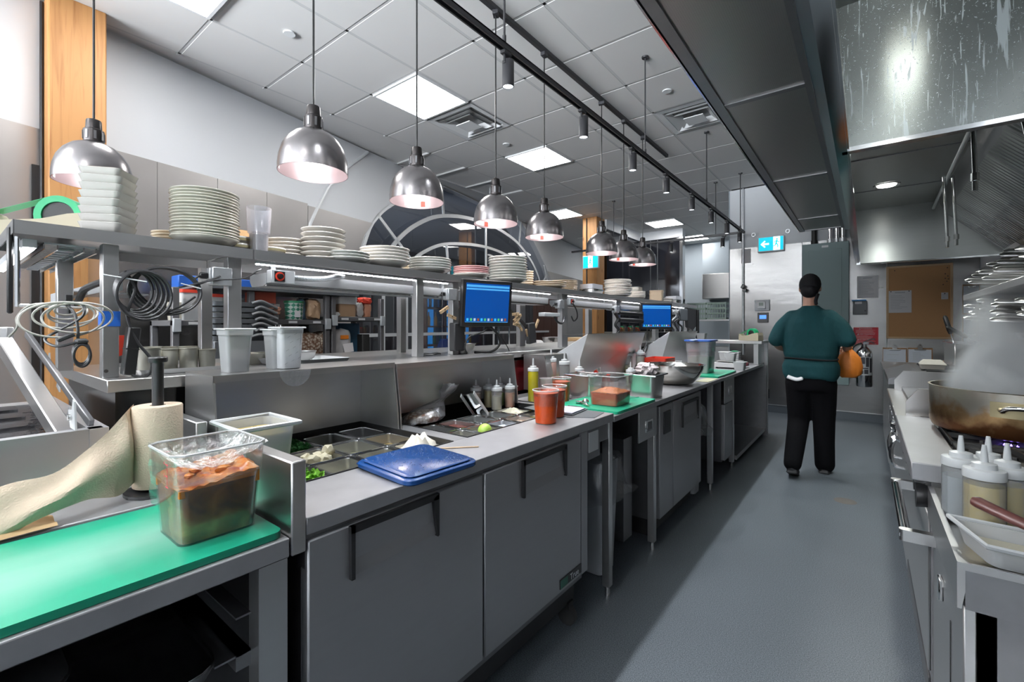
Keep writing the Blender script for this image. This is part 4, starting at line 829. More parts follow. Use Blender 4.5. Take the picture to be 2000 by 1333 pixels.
for i, (x, y) in enumerate([(-2.10, 3.95), (-2.04, 6.15), (-2.12, 6.32)]):
    t = thing('foil_tray', ['foil tray with clear lid between the cream platters and crooked stack', 'foil tray near the far end of the shelf', 'last foil tray at the end of the shelf'][i], 'tray', (x, y, ST), 0, 'foil trays on the shelf')
    fin(B().rbox(x-.07, x+.07, y-.10, y+.10, ST, ST+.045, .02, .012, 4, True, .001), 'foil_base', CHROME, t)
    fin(B().rbox(x-.075, x+.075, y-.105, y+.105, ST+.05, ST+.095, .02, 0), 'cardboard_lid', mat('foil_lid', (.62,.62,.66), .4, .4), t)
def tape_dispenser(x, y, z, rz, lab, sc=1):
    t = thing('tape_dispenser', lab, 'tape dispenser', (x, y, z), rz, 'tape dispensers')
    prof = [(-.13,0),(.15,0),(.15,.045),(.145,.075),(.125,.05),(.02,.06),(-.05,.08),(-.12,.09),(-.13,.06)]
    prof = [(a*sc, c*sc) for a, c in prof]
    fin(B().prism([(0-.035*sc, a, c) for a, c in prof], (.07*sc,0,0)), 'base', BEIGE, t, True, smooth=False)
    M = Matrix.Translation((0, -.02*sc, .075*sc)) @ Euler((0, PI/2, 0)).to_matrix().to_4x4()
    fin(B().lathe([(.043*sc,-.024*sc),(.062*sc,-.024*sc),(.062*sc,.024*sc),(.043*sc,.024*sc),(.043*sc,-.024*sc)], n=28, closed=True, M=M), 'tape_roll', TAPEG, t, True)
    fin(B().lathe([(.0,-.02*sc),(.042*sc,-.02*sc),(.042*sc,.02*sc),(0,.02*sc)], n=20, M=M), 'core', IRON, t, True)
    fin(B().prism([(-.02*sc,-.0*sc,.134*sc),(.02*sc,-.0*sc,.134*sc),(.02*sc,.145*sc,.078*sc),(-.02*sc,.145*sc,.078*sc)], (0,0,.001)), 'tape_tail', mat('tape_tail_green', (.12,.6,.32), .4), t, True)
    return t
tape_dispenser(-2.32, .285, ST, 2.5, 'beige tape dispenser with green roll on the near shelf end', 1.15)
tape_dispenser(-1.12, 6.25, 1.191, .95, 'beige tape dispenser with green roll on the far end shelf', 1.1)

# ================================================================ PANS, FOOD AND LIDS IN THE TWO RAILS
def pan_mesh(dx, dy, dp, name='pan'):
    b = B(); b.rbox(-dx/2, dx/2, -dy/2, dy/2, -dp, 0, .018, .0, 3, True, .0015)
    return b
def bumpy(b, x0, x1, y0, y1, z, h, n=12, seed=0):
    rnd = random.Random(seed); rows = []
    for i in range(n+1):
        r = []
        for j in range(n+1):
            u, v = i/n, j/n; e = min(u, 1-u, v, 1-v)*4
            r.append(Vector((x0+(x1-x0)*u, y0+(y1-y0)*v, z+(rnd.random()*h)*min(1, e+.3)+h*1.2*min(1, e)*math.sin(PI*u)*math.sin(PI*v))))
        rows.append(r)
    return b.sheet(rows)
def leafy(b, x0, x1, y0, y1, z, n, size, seed=1):
    rnd = random.Random(seed)
    for k in range(n):
        c = Vector((rnd.uniform(x0, x1), rnd.uniform(y0, y1), z+rnd.random()*size*1.2)); e = Euler((rnd.uniform(-1.2, 1.2), rnd.uniform(-1.2, 1.2), rnd.uniform(0, 6))).to_matrix()
        s_ = size*rnd.uniform(.5, 1)
        b.quad(*[c+e @ Vector(p)*s_ for p in ((-.6,-.4,0),(.1,-.6,.25),(.7,.1,0),(-.1,.5,.3))])
    return b
FOODS = {}
def food_pan(x, y, dx, dy, z, dp, lab, food=None, kind=None, fz=.03, group='food pans in the prep rails', seed=3):
    t = thing('food_pan', lab, 'pan', (x, y, z-dp), 0, group)
    b = B(); b.rbox(x-dx/2+.012, x+dx/2-.012, y-dy/2+.012, y+dy/2-.012, z-dp, z-.002, .016, .0, 3, True, .0015); p = fin(b, 'pan_body', STEEL, t)
    b = B()
    o = []; 
    def ring(g, zz, r):
        out = []
        for cx, cy, a0 in ((x+dx/2-g-r, y+dy/2-g-r, 0), (x-dx/2+g+r, y+dy/2-g-r, PI/2), (x-dx/2+g+r, y-dy/2+g+r, PI), (x+dx/2-g-r, y-dy/2+g+r, 1.5*PI)):
            for k in range(4): a = a0+PI/2*k/3; out.append(Vector((cx+r*math.cos(a), cy+r*math.sin(a), zz)))
        return out
    b.loft([ring(.0135, z-.004, .015), ring(.012, z, .016), ring(.002, z+.001, .008), ring(.001, z-.004, .008)], False, False)
    fin(b, 'rim', CHROME, t)
    if food:
        m, sty = food; b = B(); g = .016; X0, X1, Y0, Y1 = x-dx/2+g, x+dx/2-g, y-dy/2+g, y+dy/2-g
        if sty == 'leaf': bumpy(b, X0, X1, Y0, Y1, z-fz, .012, 6, seed); leafy(b, X0+.01, X1-.01, Y0+.01, Y1-.01, z-fz+.008, 420, .014, seed)
        elif sty == 'bigleaf': bumpy(b, X0, X1, Y0, Y1, z-fz, .012, 6, seed); leafy(b, X0+.01, X1-.01, Y0+.01, Y1-.01, z-fz+.01, 200, .021, seed)
        else: bumpy(b, X0, X1, Y0, Y1, z-fz, .006 if sty == 'flat' else .018, 10, seed)
        tag(fin(b, 'food', m, t, smooth=(sty in ('flat','lump'))), kind='stuff')
    return t
LIDK = clear('dark_clear_lid', (.55,.55,.58), .2, .08, .15, (.25,.25,.27), bump=.3, bscale=12)
zr = .905
cx_ = [-1.345, -1.535, -1.725]; cy_ = [.683, .84, .997, 1.154]
lay = {(0,0): ('shallow steel pan of pale green lettuce next to the side guard', (LETT,'bigleaf'), .02), (0,1): ('steel pan under the corner of the blue lid, rinsed clean', (PANIN,'flat'), .05),
       (0,2): ('steel pan half covered by the blue lid', (PANIN,'flat'), .05), (0,3): ('pan of yellow crumbs with parchment behind the blue lid', (CAUL,'lump'), .02),
       (1,0): ('empty grey pan behind the lettuce', None, 0), (1,1): ('pan of pale cauliflower chunks in the middle of the rail', (CAUL,'lump'), .035), (1,2): ('pan of greenish brine in front of the dark back pans', (PANIN,'flat'), .045), (1,3): ('pan of amber pickling liquid at the right of the rail', (mat('amber_liquid', (.35,.25,.10), .2),'flat'), .04),
       (2,0): ('steel pan of greens wrapped in cling film at the back corner', (KALE,'leaf'), .012), (2,1): ('pan of finely chopped dark greens at the back', (KALE,'leaf'), .012), (2,2): ('back pan with olive coloured contents', (mat('olive_contents', (.20,.19,.08), .3),'flat'), .04), (2,3): ('back pan with grey-violet contents', (mat('violet_contents', (.18,.16,.19), .3),'flat'), .04)}
pans = {}
for (i, j), (lab, fd, fz) in lay.items(): pans[i,j] = food_pan(cx_[i], cy_[j], .186, .153, zr, .10, lab, fd, None, fz or .03, seed=i*7+j)
# cauliflower pieces
for k in range(5):
    b = B(); bmesh.ops.create_icosphere(b.bm, subdivisions=2, radius=.02+.004*(k % 2))
    for v in b.bm.verts: v.co += v.co.normalized()*random.uniform(-.005, .006)
    bmesh.ops.translate(b.bm, verts=b.bm.verts, vec=(-1.535+[.0,.03,-.03,.02,-.045][k], .86+[.03,.0,.01,-.035,-.03][k], zr-.012+[.02,.0,0,0,-.004][k]))
    one(b, 'cauliflower_floret', CAUL, ['tallest pale floret piled in the cauliflower pan', 'pale floret at the front of the cauliflower pan', 'pale floret at the back of the cauliflower pan', 'pale floret at the left of the cauliflower pan', 'small floret by the rim of the cauliflower pan'][k], 'vegetable', 'pale florets')
b = B(); bumpy(b, -1.79, -1.66, .62, .75, zr+.0, .03, 9, 5); one(b, 'cling_film_wrap', FILM, 'crumpled cling film over the greens at the rail corner', 'cling film')
b = B(); bumpy(b, -1.40, -1.28, 1.10, 1.20, zr-.01, .035, 8, 9); one(b, 'parchment_sheet', mat('parchment', (.75,.70,.60), .6), 'crumpled parchment in the yellow crumb pan', 'parchment')
# blue lid
t = thing('blue_container_lid', 'wet blue square container lid lying across the rail edge', 'lid', (-1.115, .945, .924), 0)
M = Matrix.Translation((-1.112, .945, .924)) @ Euler((.0, .02, -.04)).to_matrix().to_4x4()
def lidbody(b, w_, r_, z0, z1, h2=0):
    rings = []
    for g, z in ((0, z0), (-.004, z0+.004), (-.004, z1-.003), (0, z1)):
        ring = []
        rr = r_
        for sx, sy, a0 in ((1,1,0), (-1,1,PI/2), (-1,-1,PI), (1,-1,1.5*PI)):
            for k in range(6): a = a0+PI/2*k/5; ring.append(M @ Vector((sx*(w_-rr)-g*0+(rr-g)*math.cos(a), sy*(w_-rr)+(rr-g)*math.sin(a), z)))
        rings.append(ring)
    return b.loft(rings)
fin(lidbody(B(), .135, .03, 0, .017), 'lid_body', BLUEL, t)
fin(lidbody(B(), .122, .026, .017, .024), 'raised_panel', BLUEL, t)
fin(B().cbox((-1.243, .835, .935), (.03,.022,.006), .002, rot=(0,0,.6)), 'corner_tab', BLUEL, t)
b = B(); rnd = random.Random(4)
for k in range(420):
    r_ = rnd.uniform(.0008, .0026); p = M @ Vector((rnd.uniform(-.115, .115), rnd.uniform(-.115, .115), .024))
    b.loft([[p+Vector((r_*q*math.cos(a), r_*q*math.sin(a), z)) for a in (0, 1.57, 3.14, 4.71)] for q, z in ((1, -.0002), (.6, r_*.5))])
tag(fin(b, 'water_drops', clear('water', (.75,.85,1), .35, .02, .1, (.7,.8,1)), t), kind='stuff')
one(B().box(-.003,.003,-.085,.085,0,.003,.001,1,Matrix.Translation((-1.17, 1.17, .923)) @ Euler((0,0,-.75)).to_matrix().to_4x4()), 'wooden_skewer', PINE, 'thin wooden skewer on the worktop behind the blue lid', 'skewer')

# second rail
y2 = [1.39, 1.53, 1.67, 1.81, 1.95]
lay2 = [((0,0),'small pan of dull green sauce at the corner of the second rail',(PANIN,'flat'),.04),((0,1),'pan holding the lime half at the front of the second rail',(PANIN,'flat'),.035),((0,2),'pan lined with film and a little pink seafood',(mat('film_pan', (.55,.60,.68), .3),'lump'),.04),((0,3),'pan of seeds under film at the front edge',(DRY,'flat'),.02),((0,4),'pan with white sauce and orange stains',(CRS,'flat'),.02),
        ((1,0),'dark narrow pan at the left of the second rail',(IRON,'flat'),.05),((1,1),'pan of red-brown relish in the second rail',(mat('relish', (.17,.06,.05), .4),'flat'),.02),((1,2),'grey pan with a ladle wire in the second rail',(mat('greyliquid', (.20,.22,.21), .25),'flat'),.03),((1,3),'long grey pan right of the ladle pan',(mat('greyliquid', (.20,.22,.21), .25),'flat'),.03),((1,4),'pan of pale chopped onions beside the tomato containers',(CRS,'lump'),.02)]
for (i, j), lab, fd, fz in lay2: food_pan(-1.335-i*.18, y2[j], .176, .137, zr, .10, lab, fd, None, fz, seed=20+i*5+j)
b = B(); bmesh.ops.create_uvsphere(b.bm, u_segments=20, v_segments=12, radius=.032)
bmesh.ops.translate(b.bm, verts=b.bm.verts, vec=(-1.335, 1.52, zr-.006)); one(b, 'lime_half', LIME, 'lime half resting cut side down in its pan', 'lime')
# bag of sesame mix
t = thing('seed_bag', 'knotted clear bag of mixed seeds lying at the back of the second rail', 'bag', (-1.66, 1.44, zr))
b = B(); bmesh.ops.create_icosphere(b.bm, subdivisions=3, radius=1)
for v in b.bm.verts: v.co = Vector((v.co.x*.055, v.co.y*.10, max(v.co.z, -.3)*.045)) * (1+random.uniform(-.05, .05)) + Vector((-1.66, 1.44, zr+.02))
fin(b, 'seed_mix', DRY, t)
b = B(); rings = []
for q, (r1, r2, x, y, z) in enumerate([(.062,.112,-1.66,1.44,zr+.012), (.066,.115,-1.66,1.45,zr+.03), (.05,.09,-1.665,1.48,zr+.06), (.02,.03,-1.67,1.55,zr+.085), (.012,.016,-1.67,1.585,zr+.10), (.03,.05,-1.665,1.61,zr+.135), (.05,.03,-1.66,1.63,zr+.165)]):
    rings.append([Vector((x+r1*math.cos(a)*(1+random.uniform(-.12,.12)), y+r2*math.sin(a)*(1+random.uniform(-.12,.12)), z+random.uniform(-.006,.006))) for a in [2*PI*k/22 for k in range(22)]])
b.loft(rings, True, False); fin(b, 'film_bag', BAGP, t)
t = thing('small_pan_lid', 'tilted clear-fronted steel pan leaning out of the second rail', 'pan', (-1.60, 1.74, zr))
Mx = Matrix.Translation((-1.585, 1.725, zr+.055)) @ Euler((.0, -.25, .35)).to_matrix().to_4x4() @ Euler((-.85,0,0)).to_matrix().to_4x4()
b = B().box(-.035,.035,-.085,.085,-.002,.002,0,1,Mx); fin(b, 'plate_face', CHROME, t)
fin(B().box(-.038,-.034,-.088,.088,-.012,.010,0,1,Mx).box(.034,.038,-.088,.088,-.012,.010,0,1,Mx), 'edge_flange', LTGALV, t)

# squeeze bottles
def squeeze(x, y, z, R, H, content, lab, level=1.0, group='squeeze bottles', tip=.045):
    t = thing('squeeze_bottle', lab, 'bottle', (x, y, z), 0, group)
    fin(B().lathe([(0,0),(R-.002,0),(R,.004),(R,H*.92),(R*.97,H*.97),(R*.8,H),(R*.75,H),(R*.75,H-.004),(R*.96,H*.96),(R-.001,H*.91),(R-.001,.005),(0,.002)], n=20), 'bottle_body', SQZ if level < .98 else content, t, True)
    if level < .98: fin(B().lathe([(0,.003),(R-.0025,.003),(R-.0022,H*level),(0,H*level)], n=20), 'contents', content, t, True)
    fin(B().lathe([(R*.9,H*.985),(R*1.03,H*.985),(R*1.03,H+R*.42),(R*.98,H+R*.5),(R*.62,H+R*.55),(R*.60,H+R*.85),(R*.2,H+R*.95),(R*.17,H+R*.95+tip*.5),(R*.11,H+R*.95+tip),(0,H+R*.95+tip)], n=20), 'cap', MILK, t, True)
    return t
# a shared steel tray with tall bottles on the second rail's far end and first table
t = thing('bottle_tray', 'shallow steel tray under the oil bottles', 'tray', (-1.60, 2.34, .906)); fin(B().rbox(-1.74, -1.48, 2.16, 2.52, .906, .926, .02, .008, 4, True, .002), 'tray_body', STEEL, t)
squeeze(-1.60, 2.265, .909, .032, .185, OLIVE, 'tall squeeze bottle of olive-green oil on the steel tray', 1)
squeeze(-1.70, 2.62, .906, .036, .22, PINKS, 'tall squeeze bottle of pink sauce behind the dark one', 1)
squeeze(-1.60, 2.63, .906, .036, .205, SOY, 'squeeze bottle half full of dark sauce', .5)
squeeze(-1.57, 2.78, .906, .032, .15, MUST, 'squeeze bottle of yellow mustard beside the red bin', 1)
for i, (x, y, c, lv, lab) in enumerate([(-1.70, 1.86, CRS, 1, 'small cream bottle leaning behind the tilted pan'), (-1.69, 1.955, PALEOIL, .9, 'small amber bottle left of the white sauce bottle'), (-1.61, 1.93, CRS, .7, 'small squeeze bottle of white sauce with green tape base'), (-1.68, 2.045, LIME, .7, 'small green-tinted bottle behind the orange sauce'), (-1.60, 2.035, ORS, .78, 'small squeeze bottle of orange sauce')]):
    squeeze(x, y, zr, .0295, .105, c, lab, lv if lv < 1 else .85, 'small sauce bottles in the rail', .03)
# deli containers
def deli(x, y, z, R, H, content, lab, level, top=None, group='deli containers', m=None, tape=None):
    t = thing('deli_container', lab, 'container', (x, y, z), 0, group); m = m or TRANS
    r0 = R*.80
    prof = [(0,0),(r0,0),(r0+(R-r0)*.9,H*.92),(R,H*.93),(R*1.03,H-.003),(R*1.05,H),(R*1.0,H),(R*.96,H*.93),(r0+(R-r0)*.88,H*.9),(r0-.002,.003),(0,.003)]
    fin(B().lathe(prof, n=28), 'tub', POLY if m is POLY else m, t, True)
    if content is not None:
        rl = r0+(R-r0)*.9*level
        fin(B().lathe([(0,.0035),(r0+.0006,.0035),(rl+.0006,H*level),(rl*.5,H*level+.004),(0,H*level+.001)], n=28), 'contents', content, t, True)
    if m is POLY: fin(B().tube([(R*1.03*math.cos(a), R*1.03*math.sin(a), H) for a in [2*PI*k/28 for k in range(28)]], .003, 6, True), 'rim', TRANS, t, True)
    if tape: 
        rr = r0+(R-r0)*.5+.001; a0 = tape
        fin(B().sheet([[Vector((rr*math.cos(a), rr*math.sin(a), zz)) for a in [a0+.09*k for k in range(7)]] for zz in (H*.42, H*.58)]), 'label_tape', TAPEG, t, True)
    return t
deli(-1.155, 1.735, .922, .058, .150, TOM, 'full deli container of tomato sauce, nearest on the worktop edge', .93, m=POLY)
deli(-1.205, 1.885, .922, .058, .150, TOM, 'tomato sauce container with green label tape', .88, m=POLY, tape=-1.35)
deli(-1.44, 2.33, .906, .056, .150, TOM, 'tomato sauce container standing behind the labelled one', .86, m=POLY)
deli(-1.60, 2.42, .909, .048, .125, mat('red_dressing', (.70,.09,.02), .3), 'milky tub of red dressing behind the olive oil bottle', .45)
deli(-1.74, 2.22, .909, .045, .085, CRS, 'low clear tub with green label left of the olive oil', .5, tape=-1.2)
# green board two, clear bin of tomato sauce, tools, clipboard, mat
t = thing('counter_mat', 'thin dark plastic sheet on the worktop corner', 'mat', (-1.25, 2.1, .922)); fin(B().prism([(-1.055,2.12,.922),(-1.03,1.97,.922),(-1.14,1.90,.922),(-1.46,1.98,.922),(-1.46,2.13,.922)], (0,0,.002)), 'sheet', GREYP, t)
t = thing('clipboard', 'small clipboard with blank white paper by the second green board', 'clipboard', (-1.2, 2.05, .925)); M = Matrix.Translation((-1.215, 2.03, .9255)) @ Euler((0,0,.12)).to_matrix().to_4x4()
fin(B().box(-.07,.07,-.10,.10,0,.003,0,1,M), 'board', GREYP, t); fin(B().box(-.062,.062,-.09,.08,.003,.010,0,1,M), 'paper', mat('lilac_paper', (.62,.62,.72), .7), t); fin(B().box(-.04,.04,.08,.098,.003,.012,0,1,M), 'clip', CHROME, t)
b = B().rbox(-1.40, -1.015, 2.19, 2.74, .906, .920, .02); one(b, 'cutting_board', GREENB, 'second green cutting board under the clear bin of tomato sauce', 'cutting board')
def clear_bin(x0, x1, y0, y1, z, H, lab, content, level, cat='container', taper=.008, topm=None, name='food_bin', m=POLY):
    t = thing(name, lab, cat, ((x0+x1)/2, (y0+y1)/2, z))
    fin(B().rbox(x0, x1, y0, y1, z, z+H*.66, .022, taper, 5, True, .0025), 'bin_body', m, t)
    fin(B().rbox(x0-taper-.004, x1+taper+.004, y0-taper-.004, y1+taper+.004, z+H*.66, z+H, .026, .003, 5, True, .003), 'bin_collar', m, t)
    e_ = taper+.008; fin(B().tube([(x0-e_,y0-e_+.02,z+H),(x0-e_+.02,y0-e_,z+H),(x1+e_-.02,y0-e_,z+H),(x1+e_,y0-e_+.02,z+H),(x1+e_,y1+e_-.02,z+H),(x1+e_-.02,y1+e_,z+H),(x0-e_+.02,y1+e_,z+H),(x0-e_,y1+e_-.02,z+H)], .0028, 6, True), 'rim', TRANS, t)
    fin(B().rbox(x0+.003, x1-.003, y0+.003, y1-.003, z+.003, z+H*level, .02, taper*level/.66), 'contents', content, t)
    return t
t = clear_bin(-1.24, -1.075, 2.31, 2.50, .921, .165, 'clear square bin half full of tomato sauce on the second green board', TOM, .42)
b = B(); bumpy(b, -1.235, -1.08, 2.315, 2.495, .921+.069, .014, 12, 3); fin(b, 'sauce_surface', TOMF, t)
t = thing('steel_spoon', 'steel spoon lying on the second green board', 'spoon', (-1.27, 2.27, .921))
fin(B().lathe([(0,0),(.02,.003),(.026,.012),(.024,.012),(.018,.005),(0,.002)], (-1.30, 2.30, .921), 20).tube([(-1.285,2.285,.932),(-1.24,2.25,.93),(-1.19,2.215,.926)], .004, 8), 'spoon_body', CHROME, t)
t = thing('steel_scoop', 'small steel scoop by the clear sauce bin', 'scoop', (-1.24, 2.285, .921)); b = B(); bmesh.ops.create_uvsphere(b.bm, u_segments=14, v_segments=8, radius=.018); bmesh.ops.translate(b.bm, verts=b.bm.verts, vec=(-1.245, 2.275, .94)); b.cyl((-1.245,2.275,.935), (-1.215,2.235,.925), .007, 8); fin(b, 'scoop_body', CHROME, t)
t = thing('tongs', 'steel tongs behind the clear sauce bin on green board', 'tongs', (-1.18, 2.58, .921)); fin(B().tube([(-1.22,2.52,.925),(-1.15,2.60,.925),(-1.10,2.66,.93)], .004, 6).tube([(-1.22,2.52,.925),(-1.13,2.58,.93),(-1.085,2.64,.935)], .004, 6), 'tong_arms', CHROME, t)
# deep steel pans
def hotel(x0, x1, y0, y1, z, H, lab):
    t = thing('steel_food_pan', lab, 'pan', ((x0+x1)/2, (y0+y1)/2, z), 0, 'deep steel pans on the table')
    fin(B().rbox(x0, x1, y0, y1, z, z+H, .03, .012, 5, True, .0015), 'pan_body', STEELH, t)
    fin(B().rbox(x0-.028, x1+.028, y0-.028, y1+.028, z+H-.002, z+H+.001, .03).rbox(x0-.03, x1+.03, y0-.03, y1+.03, z+H-.006, z+H-.001, .03) if False else B().tube([(x0-.02,y0-.02,z+H),(x1+.02,y0-.02,z+H),(x1+.02,y1+.02,z+H),(x0-.02,y1+.02,z+H)], .006, 6, True), 'rim', CHROME, t)
    return t
hotel(-1.53, -1.36, 2.56, 2.70, .906, .145, 'deep steel pan between mustard bottle and clear bin')
hotel(-1.22, -1.06, 2.81, 2.99, .906, .145, 'deep steel pan with a candy-striped bag on top')
t = thing('striped_bag', 'crumpled white and red plastic bag on the deep steel pan', 'bag', (-1.17, 3.0, 1.05))
b = B(); bmesh.ops.create_icosphere(b.bm, subdivisions=3, radius=1); rnd = random.Random(8)
for v in b.bm.verts: v.co = Vector((v.co.x*.07, v.co.y*.07, v.co.z*.045))*(1+rnd.uniform(-.22, .22))+Vector((-1.17, 2.98, 1.075))
fin(b, 'bag_body', mat('bag_print', (.70,.62,.62), .35, noise=.35, nscale=28), t, smooth=False)
# large mixing bowl
def bowl(x, y, z, R, H, lab, m=CHROME, n=48):
    t = thing('mixing_bowl', lab, 'bowl', (x, y, z))
    fin(B().lathe([(0,.0),(R*.45,.0),(R*.62,.012),(R*.84,H*.45),(R*.94,H*.8),(R*.955,H-.003),(R*1.02,H),(R*1.02,H+.003),(R*.94,H+.002),(R*.925,H*.8),(R*.82,H*.46),(R*.60,.016),(R*.4,.004),(0,.004)], n=n), 'bowl_shell', m, t, True)
    return t
bowl(-1.22, 3.68, .906, .235, .155, 'large polished mixing bowl on the middle work table', mat('polished_bowl', (.62,.60,.56), .14, 1, noise=.1, nscale=7))
bowl(-2.0, 2.06, 1.193, .085, .06, 'small steel bowl on the pass counter below the first monitor', STEELH, 32)
bowl(-1.33, 3.15, .906, .08, .06, 'dark small bowl tucked behind the large mixing bowl', DARKST, 24) if False else None
# far green board and brine bin
b = B().rbox(-1.28, -1.03, 4.30, 5.0, .906, .921, .02); one(b, 'cutting_board', GREENB, 'third green cutting board under the blue-lidded brine bin', 'cutting board')
t = clear_bin(-1.36, -1.17, 4.50, 4.72, .922, .30, 'tall clear bin of cloudy brine with a blue lid', BROTH, .52, m=TUMB)
fin(B().rbox(-1.39, -1.14, 4.47, 4.75, 1.222, 1.236, .03), 'lid', mat('pale_blue_lid', (.03,.12,.50), .35), t, label='blue lid')
fin(B().box(-1.164, -1.161, 4.60, 4.66, 1.13, 1.16), 'label_tape', TAPEG, t)
b = B().box(-1.30,-1.26,4.44,4.52,1.235,1.237).box(-1.30,-1.26,4.36,4.44,1.235,1.237,0,1,Matrix.Translation((0,0,.0))); one(b, 'label_strip', PAPER, 'loose white label strip curling over the blue lid', 'label')
b = B().rbox(-1.12, -1.02, 3.92, 4.24, .906, .9085, .004); one(b, 'paper_sheet', mat('pale_yellow_paper', (.50,.50,.34), .6), 'pale yellow sheet lying between mixing bowl and third board', 'paper')
# red bins, bottles behind
t = thing('red_bin', 'bright red plastic tub behind the mixing bowl', 'tub', (-1.50, 4.06, .906)); fin(B().rbox(-1.56, -1.38, 3.94, 4.18, .906, 1.085, .02, .01, 4, True, .003), 'tub_body', REDP, t)
t = thing('red_bin', 'red tub of kitchen tools by the mustard bottle', 'tub', (-1.47, 2.84, .906)); fin(B().rbox(-1.53, -1.41, 2.76, 2.92, .906, 1.03, .02, .008, 4, True, .003), 'tub_body', REDP, t)
for k in range(6): fin(B().cyl((-1.43-.014*k, 2.80+.015*k, .93), (-1.40-.016*k, 2.75+.015*k, 1.09-.006*k), .005, 8), 'tool_handle', CHROME, t)
squeeze(-1.60, 3.93, .906, .04, .21, CRS, 'tall white squeeze bottle left of the bright red tub', .9)
squeeze(-1.66, 3.80, .906, .038, .20, mat('olive_dull', (.45,.42,.15), .3), 'squeeze bottle of yellow-green dressing near the steel blade guard', .6)
squeeze(-1.42, 3.30, .906, .035, .11, mat('green_print', (.5,.55,.4), .4, noise=.4), 'short printed bottle behind the striped bag', 1)
t = clear_bin(-1.5, -1.38, 4.22, 4.36, .906, .13, 'small clear tub right of the bright red tub', CRS, .2)
# kitchen scale with tubs
t = thing('kitchen_scale', 'white digital kitchen scale at the far end of the counter', 'scale', (-1.20, 5.55, .903))
fin(B().rbox(-1.34, -1.06, 5.36, 5.72, .918, .965, .02), 'scale_body', WHITEP, t); fin(B().rbox(-1.33, -1.09, 5.40, 5.68, .975, .982, .02), 'pan_plate', STEELH, t); fin(B().cyl((-1.2,5.54,.96),(-1.2,5.54,.976),.03,12), 'load_post', WHITEP, t)
fin(B().box(-1.06, -1.045, 5.60, 5.70, .925, .955), 'keypad', mat('keypad_maroon', (.28,.03,.06), .4), t)
for x in (-1.31, -1.09):
    for y in (5.39, 5.69): fin(B().cyl((x,y,.903),(x,y,.92),.012,10), 'foot', BLACK, t)
for i, (x, y, z, lab) in enumerate([(-1.06, 5.30, .903, 'small square white tub in front of the kitchen scale'), (-1.20, 5.52, .983, 'square translucent tub upside down on the scale'), (-1.28, 5.62, .983, 'lidded translucent tub at the back of the scale'), (-1.72, 6.3, 1.191, 'square white tub on the raised end shelf')]):
    t = thing('square_tub', lab, 'tub', (x, y, z), 0, 'square translucent tubs'); fin(B().rbox(x-.045, x+.045, y-.045, y+.045, z, z+.085, .012, .012, 3, True, .002), 'tub_body', MILK, t)
    if i == 2: fin(B().rbox(x-.06, x+.06, y-.06, y+.06, z+.085, z+.093, .012), 'lid', WHITEP, t)
for k in range(7):
    o = one(B().rbox(-1.30, -1.17, 5.80, 5.93, .904+k*.024, .904+k*.024+.018, .012), 'square_cover', WHITEP, f'white square cover in the pile beside the scale, {ORD[k]} from the bottom', 'lid', 'pile of white lids')
one(B().box(-1.26,-1.20,5.79,5.94,1.072,1.075), 'label_tape', TAPEG, 'strip of green tape across the pile of white lids', 'tape')

# slanting steel guards of the further cold rails
for i, (y0, y1, x0, lab) in enumerate([(2.87, 4.04, -1.60, 'big slanted stainless sneeze guard between the clear bin and bottles'), (4.68, 5.75, -1.62, 'second slanted stainless guard behind the brine bin')]):
    t = thing('steel_guard', lab, 'guard', (-1.75, (y0+y1)/2, .906), 0, 'slanted steel guards')
    fin(B().prism([(x0, y0+.08, 1.308), (x0, y1, 1.308), (x0-.10, y1-.04, .93), (x0-.08, y0, .93)], (-.004, 0, .001)), 'front_plate', STEELH, t, smooth=False)
    fin(B().prism([(x0, y0+.08, 1.308), (x0-.08, y0, .93), (x0-.16, y0-.06, .95), (x0-.22, y0-.10, 1.13)], (-.003, .001, 0)), 'side_plate', LTGALV, t, smooth=False)
    fin(B().prism([(x0, y0+.08, 1.308), (x0, y1, 1.308), (x0-.22, y1-.05, 1.30), (x0-.22, y0+.12, 1.30)], (0,0,.003)), 'top_plate', STEELH, t, smooth=False)
    fin(B().box(x0-.23, x0-.10, y0, y1-.06, .906, .93), 'base', DARKST, t)
t = thing('prep_cover', 'small steel rail cover beside the slanted guard', 'cover', (-1.8, 2.7, .906))
fin(B().prism([(-1.86,2.52,1.17),(-1.69,2.52,1.17),(-1.66,2.52,1.0),(-1.66,2.52,.93),(-1.86,2.52,.93)], (0,.006,0)), 'side_wing', STEEL, t, smooth=False); fin(B().prism([(-1.86,2.80,1.17),(-1.69,2.80,1.17),(-1.66,2.80,1.0),(-1.66,2.80,.93),(-1.86,2.80,.93)], (0,.006,0)), 'side_wing', STEEL, t, smooth=False)
fin(B().box(-1.86,-1.69,2.52,2.806,1.168,1.172), 'cover_top', STEELH, t); fin(B().prism([(-1.69,2.53,1.168),(-1.66,2.53,.95),(-1.66,2.80,.95),(-1.69,2.80,1.168)], (.002,0,0)), 'front_plate', STEEL, t, smooth=False)
